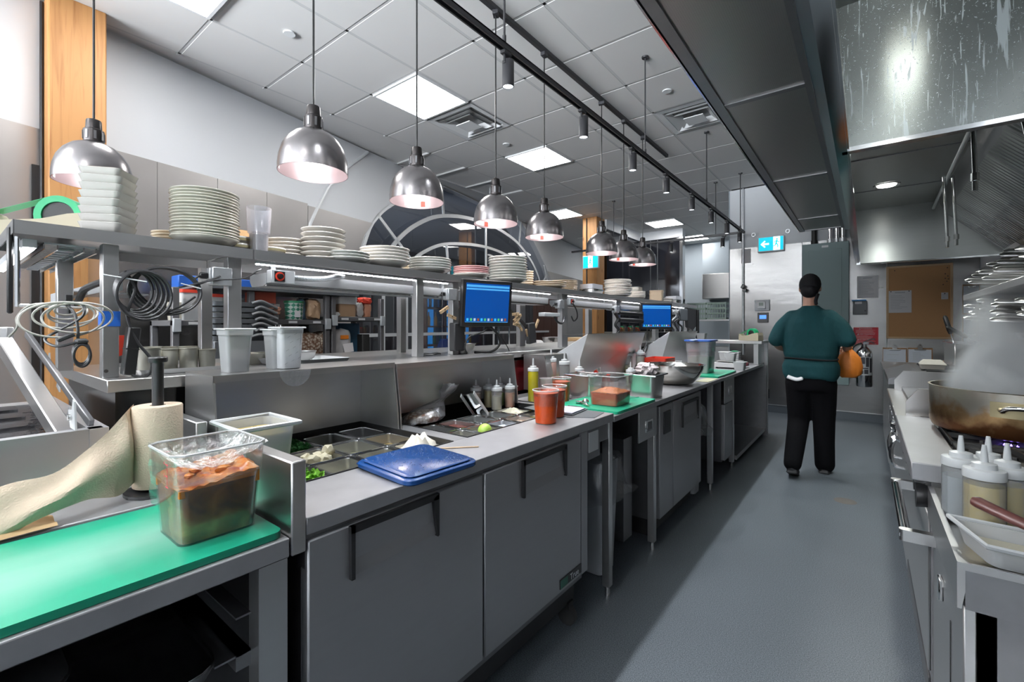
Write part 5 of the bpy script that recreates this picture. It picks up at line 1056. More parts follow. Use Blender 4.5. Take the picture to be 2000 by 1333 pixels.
# trash bins under the table
def trash(x, y, w_, lab, z1=.62):
    t = thing('trash_bin', lab, 'trash bin', (x, y, 0), 0, 'slim trash bins')
    fin(B().rbox(x-.2, x+.06, y-w_/2, y+w_/2, .01, z1, .03, .02, 4, True, .004), 'bin_body', mat('bin_grey', (.42,.44,.46), .5), t)
    b = B(); rings = []; rnd = random.Random(int(y*10))
    for g, z in ((.012, z1+.02), (.03, z1+.01), (.04, z1-.07), (.05, z1-.14), (.075, z1-.17), (.10, z1-.19)):
        rings.append([Vector((x-.07+(.13+g)*sx+rnd.uniform(-.012,.012), y+(w_/2+.02+g)*sy+rnd.uniform(-.012,.012), z+rnd.uniform(-.02,.02))) for sx, sy in [(math.copysign(min(1,abs(math.cos(a))*1.3), math.cos(a)), math.copysign(min(1,abs(math.sin(a))*1.3), math.sin(a))) for a in [2*PI*k/28 for k in range(28)]]])
    b.loft(rings, False, False); fin(b, 'bin_bag', BAGP, t)
trash(-1.19, 2.32, .17, 'slim grey bin with a clear liner under the outlet table')
trash(-1.15, 3.86, .14, 'slim pale bin with liner between the middle cabinets', .70)

# ================================================================ FOREGROUND LEFT: STEW, TOWELS, SUNKEN PANS
t = clear_bin(-1.245, -1.098, .315, .465, .909, .19, 'clear square bin of brown pepper stew with cling film on top', STEW, .60, taper=.008)
b = B(); rnd = random.Random(11); n = 14; rows = []
for i in range(n+1):
    r = []
    for j in range(n+1):
        u, v = i/n, j/n; e = min(u, 1-u, v, 1-v); r.append(Vector((-1.247+.151*u, .313+.154*v, .909+.112+.022*v+.012*(1-u)+rnd.uniform(-.007,.009)*(1 if e > .02 else .5))))
    rows.append(r)
fin(b.sheet(rows), 'stew_surface', STEWTOP, t)
b = B()
rows2 = [[Vector((p.x, p.y, 1.010)) for p in rows[-1]], rows[-1]]; b.sheet(rows2); rows2 = [[Vector((p.x, p.y, 1.010)) for p in [r[0] for r in rows]], [r[0] for r in rows]]; b.sheet(rows2)
fin(b, 'stew_rim', mat('stew_orange', (.60,.20,.015), .2, noise=.2, nscale=30), t)
for k in range(10):
    b = B(); bmesh.ops.create_icosphere(b.bm, subdivisions=1, radius=1); c = Vector((rnd.uniform(-1.235,-1.115), rnd.uniform(.33,.45), 1.03+rnd.uniform(.0,.018))); s3 = Vector((rnd.uniform(.008,.018), rnd.uniform(.008,.02), rnd.uniform(.004,.009)))
    for v in b.bm.verts: v.co = Vector((v.co.x*s3.x, v.co.y*s3.y, v.co.z*s3.z))*(1+rnd.uniform(-.2,.2))+c
    fin(b, 'pepper_piece', [STEWTOP, mat('stew_orange'), mat('onion_soft', (.62,.42,.26), .3)][k % 3], t)
b = B()
for k, z in enumerate((1.035, 1.055, 1.075)): b.box(-1.256, -1.2555, .33, .342+.004*(k % 2), z, z+.0012)
b.box(-1.13,-1.129,.3012,.3016,1.03,1.08); b.box(-1.14,-1.122,.3010,.3014,1.03,1.032).box(-1.14,-1.126,.3010,.3014,1.052,1.054).box(-1.14,-1.122,.3010,.3014,1.076,1.078)
fin(b, 'scale_marks', mat('red_print', (.7,.05,.08), .5), t)
text('4', 'scale_number', .010, mat('red_print'), t, (-1.146, .3008, 1.078), (PI/2, 0, 0), .0002); text('2', 'scale_number', .010, mat('red_print'), t, (-1.146, .3008, 1.053), (PI/2, 0, 0), .0002)
t = thing('cling_film', 'crumpled cling film draped over the stew bin and hanging at its side', 'cling film', (-1.2, .4, 1.06)); b = B(); n = 16; rows = []
for i in range(n+1):
    r = []
    for j in range(n+1):
        u, v = i/n, j/n; s_ = math.sin(PI*u)*math.sin(PI*v); r.append(Vector((-1.262+.18*u, .30+.18*v, 1.098-.05*s_**.6+rnd.uniform(-.006,.006))))
    rows.append(r)
b.sheet(rows)
rows = []
for i in range(11):
    u = i/10; rows.append([Vector((-1.262-.03*u-.09*max(0,u-.2)*(1-v)+rnd.uniform(-.004,.004), .30+.10*v+.03*u+rnd.uniform(-.004,.004), 1.10-.17*u+rnd.uniform(-.004,.004))) for v in [k/7 for k in range(8)]])
b.sheet(rows); fin(b, 'film_sheet', FILM, t, smooth=False)
# towel roll on stand
TXr, TYr = -1.555, .394
t = thing('paper_towel_roll', 'kraft paper towel roll with a long loose sheet pulled toward the board', 'paper towel', (TXr, TYr, .925))
fin(B().lathe([(.017,.925),(.056,.925),(.057,.93),(.057,1.140),(.055,1.143),(.018,1.143),(.017,1.14),(.017,.925)], (TXr, TYr, 0), 40, True), 'roll', BROWNP, t)
top = cr([(-1.60,.352,1.143), (-1.545,.325,1.135), (-1.53,.285,1.095), (-1.515,.24,1.06), (-1.50,.18,1.02), (-1.50,.11,1.01), (-1.49,.03,.985), (-1.47,-.06,.96)], 6)
bot = cr([(-1.60,.352,.93), (-1.535,.335,.945), (-1.51,.30,.93), (-1.46,.24,.952), (-1.45,.20,.945), (-1.44,.15,.93), (-1.44,.10,.915), (-1.42,.0,.912)], 6)
b = B(); rows = []
for a, c in zip(top, bot):
    rows.append([a.lerp(c, v)+Vector((.018*math.sin(PI*v)*(1 if (a-top[0]).length > .05 else 0)+.006*math.sin(9*v+12*a.y), 0, .004*math.sin(20*a.y+6*v))) for v in [k/10 for k in range(11)]])
fin(b.sheet(rows), 'loose_sheet', BROWNP, t)
b = B(); rows = []
for i in range(9):
    u = i/8; rows.append([Vector((-1.42-.08*v+.01*math.sin(5*u), -.12+.30*u, .915+.05*v*math.sin(PI*u*.9+.3)+.004*math.sin(9*v))) for v in [k/8 for k in range(9)]])
fin(b.sheet(rows), 'folded_sheet', KRAFT, t)
t = thing('towel_stand', 'black upright paper towel stand with a flat knob', 'stand', (TXr, TYr, .905))
fin(B().lathe([(0,.906),(.075,.906),(.075,.914),(.02,.924),(.0135,.924),(.0135,1.262),(.021,1.262),(.0225,1.266),(.0225,1.274),(.02,1.277),(0,1.277)], (TXr, TYr, 0), 28), 'stand_body', BLACK, t)
# sunken rail at the far left with clear-lidded dark pans and its raised lid frame
t = thing('left_cold_rail', 'sunken cold rail with a raised lid frame left of the towel roll', 'cold rail', (-2.0, -.1, .9))
fin(B().box(-2.66, -1.66, -1.2, -.62, .95, 1.06).box(-2.66, -2.56, -.62, .28, .9, 1.06).box(-1.70, -1.665, -1.2, .30, .9, 1.082).box(-2.66, -1.66, .27, .31, .9, 1.082), 'rail_edge', SATIN, t)
fin(B().box(-2.6, -1.68, -.66, .29, .9, .93), 'well_floor', IRON, t)
bar_ = B(); M = Matrix.Translation((-1.98, .20, 1.165)) @ Euler((0, .40, .12)).to_matrix().to_4x4(); bar_.box(-.36,.30,-.02,.02,-.022,.022,.003,1,M); fin(bar_, 'lid_frame', STEELH, t)
bar_ = B(); M = Matrix.Translation((-1.99, .25, 1.205)) @ Euler((0, .40, .12)).to_matrix().to_4x4(); bar_.box(-.34,.30,-.006,.006,-.012,.012,.002,1,M)
fin(bar_, 'hinge_bar', DARKST, t)
fin(B().prism([(-1.72,.24,1.085),(-1.75,.24,1.13),(-1.70,.24,1.135),(-1.685,.24,1.165),(-1.665,.24,1.16),(-1.65,.24,1.085)], (0,.004,0)), 'lid_bracket', LTGALV, t, smooth=False)
fin(B().lathe([(0,0),(.008,0),(.008,.006),(0,.006)], n=12, M=Matrix.Translation((-1.70,.238,1.115)) @ Euler((PI/2,0,0)).to_matrix().to_4x4()), 'bolt', CHROME, t)
for k in range(3): fin(B().prism([(-2.28+k*.18,.26,1.24-k*.075),(-2.25+k*.18,.26,1.27-k*.075),(-2.23+k*.18,.26,1.225-k*.075)], (0,.004,0)), 'catch', LTGALV, t, smooth=False)
for i in range(2):
    for j in range(4):
        x, y = -1.82-.21*j, .15-.33*i
        p = thing('lidded_pan', f'clear-lidded dark pan in the left cold rail, {ORD[j]} in from the aisle, {["front","rear"][i]} row', 'pan', (x, y, .93), 0, 'clear-lidded pans at the left')
        fin(B().rbox(x-.09, x+.09, y-.15, y+.09, .932, 1.045, .02), 'pan_body', mat('dark_food', (.03,.03,.03), .25, noise=.3, nscale=20), p)
        fin(B().rbox(x-.095, x+.095, y-.155, y+.095, 1.047, 1.057, .02).rbox(x-.06, x+.06, y-.11, y+.05, 1.057, 1.066, .015), 'pan_lid', LIDK, p)
# steel channel and insert pans right of the roll
t = thing('insert_pan', 'white plastic insert pan of yellow liquid behind the side guard', 'pan', (-1.46, .60, .93))
fin(B().rbox(-1.535, -1.375, .545, .675, .925, 1.07, .02, .012, 4, True, .003), 'pan_body', TRANS, t); fin(B().rbox(-1.53, -1.38, .55, .67, .93, 1.045, .02, .008), 'contents', mat('yellow_liquid', (.55,.42,.15), .3, noise=.3, nscale=20), t)
fin(B().tube([(-1.555,.525,1.072),(-1.355,.525,1.072),(-1.355,.695,1.072),(-1.555,.695,1.072)], .007, 6, True), 'rim', MILK, t)
t = thing('lid_disc', 'round clear lid lying behind the yellow insert pan', 'lid', (-1.67, .60, 1.0)); fin(B().lathe([(0,0),(.075,0),(.08,.004),(.075,.008),(.06,.005),(0,.005)], (-1.70, .60, 1.035), 28), 'disc', POLY, t); fin(B().box(-1.80,-1.62,.545,.56,.93,1.03), 'support', STEEL, t)
fin(B().box(-1.845, -1.60, .50, .53, .86, 1.07, .003), 'end_divider', STEEL, st)

# ================================================================ ON THE PASS COUNTER AND COVERS
PT = 1.1925
t = thing('cup_tray', 'steel tray holding the upturned cream paper cups', 'tray', (-2.2, .58, PT)); fin(B().rbox(-2.42, -1.97, .45, .74, PT, PT+.018, .03, .01, 4, True, .002), 'tray_body', STEEL, t)
for i, (x, y, r, h) in enumerate([(-2.10,.505,.033,.088), (-2.20,.535,.033,.088), (-2.14,.575,.030,.082), (-2.24,.60,.030,.085), (-2.13,.64,.030,.082), (-2.22,.665,.030,.085), (-2.12,.70,.028,.075)]):
    t = thing('paper_cup', f'upturned cream paper cup on the steel tray, {ORD[i]} from the near post', 'cup', (x, y, PT+.003), 0, 'upturned paper cups')
    fin(B().lathe([(r*1.0,0),(r,.002),(r*1.08,h-.006),(r*1.16,h-.004),(r*1.16,h),(r*1.05,h),(r*.98,.004),(0,.004),(0,0)] , n=24), 'cup_body', CREAM, t, True)
t = thing('sheet_tray', 'white rimmed tray with a steel bowl on the pass counter', 'tray', (-2.0, 1.05, PT)); fin(B().rbox(-2.15, -1.90, .92, 1.20, PT+.002, PT+.026, .02, .012, 4, True, .003), 'tray_body', WHITEP, t)
bowl(-2.03, 1.05, PT+.006, .06, .05, 'small steel bowl resting in the white rimmed tray', STEELH, 28)
for i, (x, y) in enumerate([(-2.2,.83),(-2.2,.90),(-2.24,.97)]):
    one(B().rbox(x-.04, x+.04, y-.035, y+.035, PT, PT+[.06,.045,.05][i], .015, .006), 'ceramic_ramekin', CREAM, ['tall cream ramekin behind the frosted tubs', 'low cream ramekin between the two frosted tubs', 'cream ramekin left of the white rimmed tray'][i], 'ramekin')
def tub(x, y, z, r, h, lab, inner):
    t = thing('frosted_tub', lab, 'tub', (x, y, z), 0, 'frosted square-shouldered tubs')
    fin(B().rbox(-r*.78, r*.78, -r*.78, r*.78, 0, h*.86, r*.3, r*.16, 4, True, .002), 'tub_body', TRANS, t, True)
    fin(B().rbox(-r, r, -r, r, h*.86, h-.003, r*.3, .001, 4, True, .003), 'tub_shoulder', TRANS, t, True)
    fin(B().tube([(-r-.003,-r-.003,h),(r+.003,-r-.003,h),(r+.003,r+.003,h),(-r-.003,r+.003,h)], .003, 6, True), 'rim', MILK, t, True)
    b = B(); rnd = random.Random(int(y*100)); rings = []
    for q in range(7):
        z = .004+h*.86*q/6; rr = r*(.45+.25*math.sin(q*1.1)); rings.append([Vector((rr*math.cos(a)*(1+rnd.uniform(-.15,.15)), rr*math.sin(a)*(1+rnd.uniform(-.15,.15)), z)) for a in [2*PI*k/14 for k in range(14)]])
    b.loft(rings); fin(b, inner[0], inner[1], t, True)
    return t
tub(-1.70, .645, 1.2075, .044, .145, 'frosted tub stuffed with pale gloves on the first cover', ('folded_gloves', mat('glove_pink', (.70,.55,.46), .6)))
tub(-1.715, .795, 1.2075, .040, .142, 'frosted tub under the nested lined tub', ('inner_tub', TRANS))
t = tub(-1.685, .815, 1.2075, .043, .150, 'front nested tub lined with a printed white bag', ('paper_liner', PAPER))
t = thing('tub_liner_bag', 'printed white bag folded out over the nested tub, hanging down', 'bag', (-1.66, .82, 1.15))
b = B(); b.rbox(-1.722, -1.648, .778, .852, 1.21, 1.352, .015, .006, 4); fin(b, 'bag_body', mat('white_print_bag', (.76,.78,.80), .5, noise=.08, nscale=30), t)
b = B(); 
for k in range(12): 
    yy = .785+.058*((k*37) % 12)/12; zz = 1.225+.115*((k*5) % 12)/12; b.prism([(-1.6405, yy, zz), (-1.6405, yy+.010, zz+.006), (-1.6405, yy+.010, zz+.0072), (-1.6405, yy, zz+.0012)], (.0004,0,0))
fin(b, 'print', mat('print_grey', (.35,.36,.38), .6), t)
fin(B().loft([[Vector((-1.594, .80+.055*math.cos(a), 1.205+.055*min(0, math.sin(a)))) for a in [PI+PI*k/12 for k in range(13)]], [Vector((-1.590, .80+.055*math.cos(a), 1.205+.055*min(0, math.sin(a)))) for a in [PI+PI*k/12 for k in range(13)]]]), 'bag_corner', BAGP, t)
# knife-edge handles, wires by the first monitor
def monitor(x, y, z, wd, ht, rz, tilt, lab, icons=True):
    t = thing('monitor', lab, 'monitor', (x, y, z), 0, 'order screens on the shelf posts')
    M = Matrix.Translation((x, y, z)) @ Euler((0, 0, rz)).to_matrix().to_4x4() @ Euler((0, tilt, 0)).to_matrix().to_4x4()
    # local: +x faces the cook, y across, z up
    fin(B().box(-.035, .0, -wd/2, wd/2, -ht/2, ht/2, .006, 2, M), 'case', BLACK, t)
    fin(B().box(.0, .002, -wd/2+.022, wd/2-.022, -ht/2+.028, ht/2-.022, 0, 1, M), 'screen', SCREEN, t, smooth=False)
    s_ = t.children[-1]; b = B(); W = wd-.05; H = ht-.055
    b.box(.002,.0026,-W/2,W/2,H/2-.018,H/2-.004,0,1,M).box(.002,.0026,-W/2,W/2,H/2-.034,H/2-.024,0,1,M); b.box(.002,.0026,-W/2,W/2,-H/2-.0,-H/2+.003,0,1,M)
    fin(b, 'menu_bar', SCREENL, s_, smooth=False)
    b = B(); cols = [(.05,.5,.9),(.1,.5,.15),(.5,.6,.7),(.3,.08,.02)]
    for k in range(12): b.mi = k % 4; b.box(.002,.0028,-W/2+.008+k*W/12.4,-W/2+.008+k*W/12.4+W*.045,-H/2+.008,-H/2+.024,0,1,M)
    fin(b, 'icon', [mat(f'icon_{k}', c, .4, emit=.4, ec=c) for k, c in enumerate(cols)], s_, smooth=False); tag(s_.children[-1], kind='stuff')
    b = B(); b.cyl(M @ Vector((-.035,0,0)), M @ Vector((-.12,0,.0)), .014, 10); fin(b, 'mount_arm', IRON, t)
    fin(B().box(-.045,-.035,-.05,.05,-.05,.05,.002,1,M), 'mount_plate', IRON, t)
    return t
monitor(-1.835, 2.115, 1.503, .36, .285, -.28, .10, 'first order monitor with a blue screen hanging at the overhead shelf')
monitor(-1.82, 4.93, 1.478, .40, .29, -.62, .0, 'second order monitor with a blue screen farther down the shelf')
def cable(name, pts, r, m, lab, cat='cable', k=7, closed=False, group=None):
    return one(B().tube(cr(pts, k, closed), r, 7, closed), name, m, lab, cat, group)
# black coils at the near post
t = thing('black_cable_coil', 'thick coiled black cable tied to the near shelf post', 'cable', (-1.94, .48, 1.40)); b = B()
for k in range(5):
    pts = [(-1.935+.006*k, .425+.006*k+(.050+.006*k)*math.cos(a), 1.482-.004*k+(.066+.004*k)*math.sin(a)) for a in [2*PI*i/16 for i in range(16)]]; b.tube(cr(pts, 3, True), .0048, 7, True)
for k in range(4):
    pts = [(-1.935-.007*k, .515+.004*k+(.105-.004*k)*math.cos(a+.05*k), 1.485+.003*k+(.082-.003*k)*math.sin(a)) for a in [2*PI*i/20 for i in range(20)]]; b.tube(cr(pts, 3, True), .0042, 7, True)
fin(b, 'loops', mat('cable_black', (.02,.02,.022), .4), t)
fin(B().tube(cr([(-1.93,.40,1.545),(-1.925,.425,1.49),(-1.92,.41,1.43),(-1.92,.405,1.39),(-1.915,.43,1.31),(-1.91,.465,1.25),(-1.91,.462,1.205),(-1.91,.44,1.192),(-1.915,.415,1.20)], 6), .0048, 7), 'hanging_lead', MATS['cable_black'], t)
fin(B().tube(cr([(-1.94,.60,1.51),(-1.95,.65,1.535),(-1.955,.69,1.555)], 6), .004, 7).tube(cr([(-1.93,.55,1.50),(-1.93,.66,1.535),(-1.93,.76,1.55),(-1.95,.82,1.585),(-1.98,.85,1.60)], 6), .003, 7).tube(cr([(-1.93,.60,1.47),(-1.93,.55,1.43),(-1.93,.50,1.405)],5), .0035, 7), 'plug_lead', MATS['cable_black'], t)
fin(B().tube([(-1.927,.345,1.528),(-1.915,.38,1.522),(-1.915,.455,1.512)], .0025, 6), 'zip_tie', WHITEP, t); fin(B().tube([(-1.927,.555,1.515),(-1.92,.615,1.500)], .002, 6), 'zip_tie', WHITEP, t)
M = Matrix.Translation((-1.935, .415, 1.275)) @ Euler((-.10, 0, 0)).to_matrix().to_4x4()
t = thing('power_brick', 'black power adapter strapped to the near post', 'adapter', (-1.94, .415, 1.2)); fin(B().box(-.022,.022,-.016,.018,-.075,.085,.004,1,M), 'brick', BLACK, t); fin(B().box(-.023,.023,-.017,.019,.01,.014,0,1,M), 'strap', IRON, t)
one(B().box(-2.017,-1.969,.349,.397,1.362,1.412), 'tape_wrap', TAPEB, 'blue painter tape wrapped round the near shelf post', 'tape')
t = thing('white_cable_coil', 'loose coil of pale cable hanging under the near shelf end', 'cable', (-1.92, .2, 1.35)); b = B()
for k in range(6):
    R = .030+.011*k; pts = [(-1.90+.012*k+.01*math.cos(2*a+k), .262+.004*k*(-1)**k+R*1.05*math.cos(a), 1.432-.60*R+R*.60*math.sin(a)+.004*math.cos(a)) for a in [2*PI*i/16 for i in range(16)]]; b.tube(cr(pts, 3, True), .003, 6, True)
b.tube(cr([(-1.93,.24,1.43),(-1.97,.19,1.425),(-2.0,.165,1.39),(-2.0,.165,1.36),(-2.03,.15,1.33)], 5), .0035, 6); fin(b, 'loops', mat('cable_pale', (.55,.53,.48), .4), t)
fin(B().cyl((-1.895,.262,1.45),(-1.895,.262,1.40),.004,6).box(-1.902,-1.888,.255,.269,1.435,1.456), 'cable_tie', BLACK, t)
t = thing('black_cable_bundle', 'bundle of black leads tied with a strap below the pale coil', 'cable', (-1.81, .25, 1.2)); b = B()
for k in range(3): pts = [(-1.80+.006*k, .275+.018*math.cos(a), 1.285+.032*math.sin(a)-.004*k) for a in [2*PI*i/12 for i in range(12)]]; b.tube(cr(pts, 3, True), .0035, 6, True)
b.tube(cr([(-1.90,.23,1.43),(-1.86,.25,1.425),(-1.835,.265,1.40),(-1.82,.27,1.36),(-1.815,.27,1.32)], 6), .0038, 7); b.tube(cr([(-1.85,.285,1.43),(-1.82,.285,1.41),(-1.82,.275,1.385),(-1.85,.235,1.35),(-1.84,.205,1.325),(-1.81,.225,1.305),(-1.80,.265,1.315)], 6), .0038, 7)
fin(b, 'leads', MATS['cable_black'], t); fin(B().cbox((-1.80,.275,1.318),(.03,.028,.016),.005).cbox((-1.82,.245,1.33),(.018,.04,.012),.003,(.5,0,0)), 'velcro_strap', BLACKM, t)
one(B().prism([(-2.1,.405,1.33),(-2.1,.43,1.33),(-2.1,.425,1.26),(-2.1,.412,1.255)], (.02,0,0)), 'red_scraper', REDP, 'red plastic scraper end behind the power adapter', 'scraper')
t = thing('wall_switch', 'steel wall outlet box with a white plate at the left edge', 'outlet', (-2.95, .19, 1.30)); fin(B().box(-3.01,-2.97,.16,.235,1.27,1.36,.003), 'box', GALV, t); fin(B().box(-2.97,-2.965,.17,.215,1.29,1.355,.002), 'plate', WHITEP, t)
fin(B().box(-3.06,-3.02,.1,.14,.9,1.9), 'riser_post', LTGALV, t)
# cables by the monitors
cable('monitor_cable', [(-1.86,2.15,1.36),(-1.86,2.10,1.33),(-1.88,2.00,1.30),(-1.9,1.98,1.24),(-1.92,2.02,1.20)], .005, IRON, 'thin black cable looping under the first monitor')
cable('monitor_cable', [(-1.86,2.16,1.36),(-1.85,2.22,1.32),(-1.86,2.26,1.25),(-1.9,2.22,1.20),(-1.95,2.12,1.20)], .008, IRON, 'thick black cable bowed down to the steel bowl')
cable('monitor_cable', [(-1.86,2.18,1.36),(-1.86,2.27,1.30),(-1.86,2.33,1.24),(-1.86,2.36,1.20)], .003, IRON, 'slim lead ending in a white plug under the first monitor')
one(B().tube(cr([(-2.0+.03*math.cos(a), 1.80+.07*math.sin(a), PT+.008+.004*(i % 2)) for i, a in enumerate([2*PI*k/9 for k in range(9)])], 4, True), .005, 6, True), 'cord_heap', BLACK, 'small heap of black cord beside the steel bowl', 'cable')
one(B().cbox((-1.95,1.965,1.30),(.05,.09,.17),.006), 'black_box', BLACKM, 'black control box on the post left of the first monitor', 'box')
pins = [(-1.93,1.84,1.46,.5),(-1.93,1.90,1.42,-.3),(-1.93,2.52,1.45,.1),(-1.93,2.53,1.42,.5),(-1.93,2.54,1.40,.9),(-1.93,2.53,1.375,-.2),(-1.93,2.57,1.36,-.8),(-1.93,2.55,1.435,.3),(-1.93,2.78,1.385,1.0),(-1.93,2.66,1.31,-1.1)]
for i, (x, y, z, a) in enumerate(pins):
    t = thing('clothes_peg', ['wooden peg clipped at the outlet left of the first monitor', 'second wooden peg just under the outlet peg'][i] if i < 2 else f'wooden peg in the fan of pegs right of the first monitor, {ORD[i-2]} clipped on', 'peg', (x, y, z), 0, 'wooden clothes pegs')
    M = Matrix.Translation((x, y, z)) @ Euler((a, 0, 0)).to_matrix().to_4x4()
    fin(B().box(-.005,.005,-.036,.036,-.009,-.001,0,1,M).box(-.005,.005,-.036,.036,.001,.009,0,1,M), 'peg_halves', PINE, t, smooth=False); fin(B().cyl(M @ Vector((-.007,0,0)), M @ Vector((.007,0,0)), .004, 8), 'spring', CHROME, t)
cable('peg_arm', [(-1.98,2.42,1.53),(-1.95,2.5,1.47),(-1.94,2.6,1.40),(-1.94,2.66,1.36)], .012, BLACK, 'bent black arm behind the fan of pegs', 'arm')
one(B().cbox((-1.93,2.70,1.315),(.04,.085,.15),.006,(.12,0,0)), 'power_adapter', BLACKM, 'long black adapter hanging under the fan of pegs', 'adapter')
one(B().cbox((-1.95,2.98,1.455),(.06,.22,.03),.004), 'control_strip', LTGALV, 'pale steel switch strip right of the pegs', 'switch')
cable('heater_cord', [(-1.93,3.02,1.44),(-1.92,3.05,1.40),(-1.92,3.12,1.39),(-1.93,3.17,1.44)], .009, BLACK, 'looped black cord under the pale switch strip')
cable('heater_cord', [(-1.92,3.28,1.56),(-1.91,3.33,1.50),(-1.92,3.36,1.44),(-1.93,3.32,1.41),(-1.93,3.28,1.45)], .006, BLACK, 'black loop of cord on the post after the switch strip')
t = thing('roll_arm', 'black film roll arm clamped to the shelf post before the second monitor', 'arm', (-1.92, 4.4, 1.43)); fin(B().cyl((-1.95,4.25,1.50),(-1.86,4.62,1.49),.018,10).cyl((-1.95,4.25,1.43),(-1.86,4.62,1.42),.022,10).box(-1.875,-1.85,4.6,4.63,1.39,1.52), 'arm_frame', BLACK, t)
cable('dangling_cord', [(-1.93,4.1,1.50),(-1.92,4.15,1.44),(-1.93,4.12,1.38),(-1.92,4.18,1.33),(-1.93,4.15,1.29)], .014, IRON, 'knotted dark cords hanging left of the roll arm')
one(B().tube(cr([(-1.80,4.6,1.36),(-1.80,4.6,1.23),(-1.79,4.55,1.18),(-1.80,4.50,1.12),(-1.80,4.56,1.10),(-1.79,4.60,1.17)], 6), .007, 7), 'dangling_cord', IRON, 'tied black cord hanging from under the second monitor', 'cable')
for i in range(7):
    y = 5.25+.13*i; cable('tangled_cord', [(-1.93+.02*(i % 3),y,1.56),(-1.90,y+.06,1.50-.02*(i % 2)),(-1.93,y-.04,1.42),(-1.91,y+.05,1.36-.03*(i % 3)),(-1.93,y+.10,1.30)], .007 if i % 2 else .011, [IRON, GALV, BLACK][i % 3], f'tangled cord under the far shelf end, {ORD[i]} past the second monitor', group='tangled cords at the far end')
t = thing('far_screen', 'dark curved monitor back at the far end of the overhead shelf', 'monitor', (-1.93, 6.55, 1.4)); b = B(); b.prism([(-1.95,6.3,1.62),(-1.95,6.86,1.60),(-1.95,6.80,1.40),(-1.95,6.55,1.31),(-1.95,6.35,1.36)], (.04,0,0)); fin(b, 'case', BLACKM, t); fin(B().cbox((-1.90,6.1,1.52),(.03,.3,.16),.01), 'bracket', GREYP, t)
one(B().cyl((-1.9,6.75,PT),(-1.9,6.75,1.60),.022,12), 'black_pole', BLACK, 'upright black pole at the end of the pass counter', 'pole')
for i in range(6):
    t = thing('soup_cup', f'stacked cream cups behind the slanted guards, {ORD[i]} from the near side', 'cup', (-2.2, 4.55+.22*i, PT), 0, 'cream cups on the far pass'); fin(B().lathe([(0,0),(.042,0),(.058,.11),(.06,.115),(.056,.115),(.04,.004),(0,.004)], n=18), 'cup_body', CREAM, t, True)

# ================================================================ BEHIND THE PASS: RACKS, GOODS, REAR TABLE, BAR
def rack(y0, y1, zs, lab):
    t = thing('storage_rack', lab, 'rack', (-3.4, (y0+y1)/2, 0), 0, 'dark storage racks')
    for x in (-3.22, -3.62):
        for y in (y0, y1-.035): fin(B().box(x-.02, x+.02, y, y+.035, 0, 1.595, .003), 'post', mat('rack_grey', (.09,.09,.095), .45), t)
    for z in zs:
        s_ = fin(B().box(-3.64, -3.20, y0, y1, z-.035, z, .003), 'shelf', mat('rack_grey'), t)
        for k in range(3): fin(B().box(-3.20,-3.196, y0+.08+k*(y1-y0)/3.2, y0+.08+k*(y1-y0)/3.2+.06, z-.026, z-.010), 'label_strip', WHITEP, s_)
        for y in (y0, y1-.04): fin(B().box(-3.205,-3.18,y,y+.04,z-.07,z+.01,.003), 'shelf_clip', mat('clip_grey', (.45,.48,.50), .5), s_)
    return t
rack(.88, 1.25, (1.125, 1.40), 'dark storage rack with cream boxes behind the near shelf posts')
rack(1.30, 1.87, (1.125, 1.412), 'dark storage rack with the lattice tub and bag of shredded goods')
rack(1.885, 2.36, (1.125, 1.44), 'dark storage rack with the green-lidded bin')
# steel doors of the cold store behind the racks
t = thing('cold_store', 'stainless reach-in cabinet against the left wall behind the racks', 'cabinet', (-4.1, 1.2, 0)); fin(B().box(-4.4,-3.95,.70,2.35,0,1.95), 'body', STEELH, t)
for y0, y1 in ((.71,1.24),(1.25,1.79),(1.80,2.34)):
    d = fin(B().box(-3.95,-3.925,y0,y1,.1,1.93,.004), 'door', WALLST, t); fin(B().box(-3.925,-3.90,y0+.03,y0+.05,1.0,1.4,.004), 'handle', CHROME, d)
t = thing('blue_banner_box', 'long blue box lying on top of the storage racks', 'box', (-3.5, 1.6, 1.62)); fin(B().box(-3.66,-3.52,1.0,2.1,1.62,1.70,.005), 'box_body', mat('blue_box', (.02,.12,.50), .5), t); fin(B().box(-3.67,-3.17,1.0,2.1,1.60,1.62), 'support_board', GREYP, t)
for i in range(7):
    z = 1.28+.034*i; t = thing('lidded_tray', f'grey lidded tray with curved handle in the pile on the rack, {ORD[i]} from the bottom', 'tray', (-3.2, 1.18, z), 0, 'pile of grey lidded trays')
    fin(B().rbox(-3.18, -2.98, 1.02, 1.36, z, z+.026, .02, .006), 'tray_body', GREYP, t); fin(B().tube(cr([(-2.965,1.22+.02*(i % 2),z+.02),(-2.955,1.27,z+.034),(-2.96,1.33,z+.012),(-2.965,1.37,z-.004)], 4), .009, 7), 'handle', mat('handle_grey', (.14,.15,.16), .35), t)
one(B().box(-3.18,-2.98,1.02,1.36,1.14,1.278,.005), 'grey_crate', GREYP, 'grey crate carrying the pile of lidded trays', 'crate')
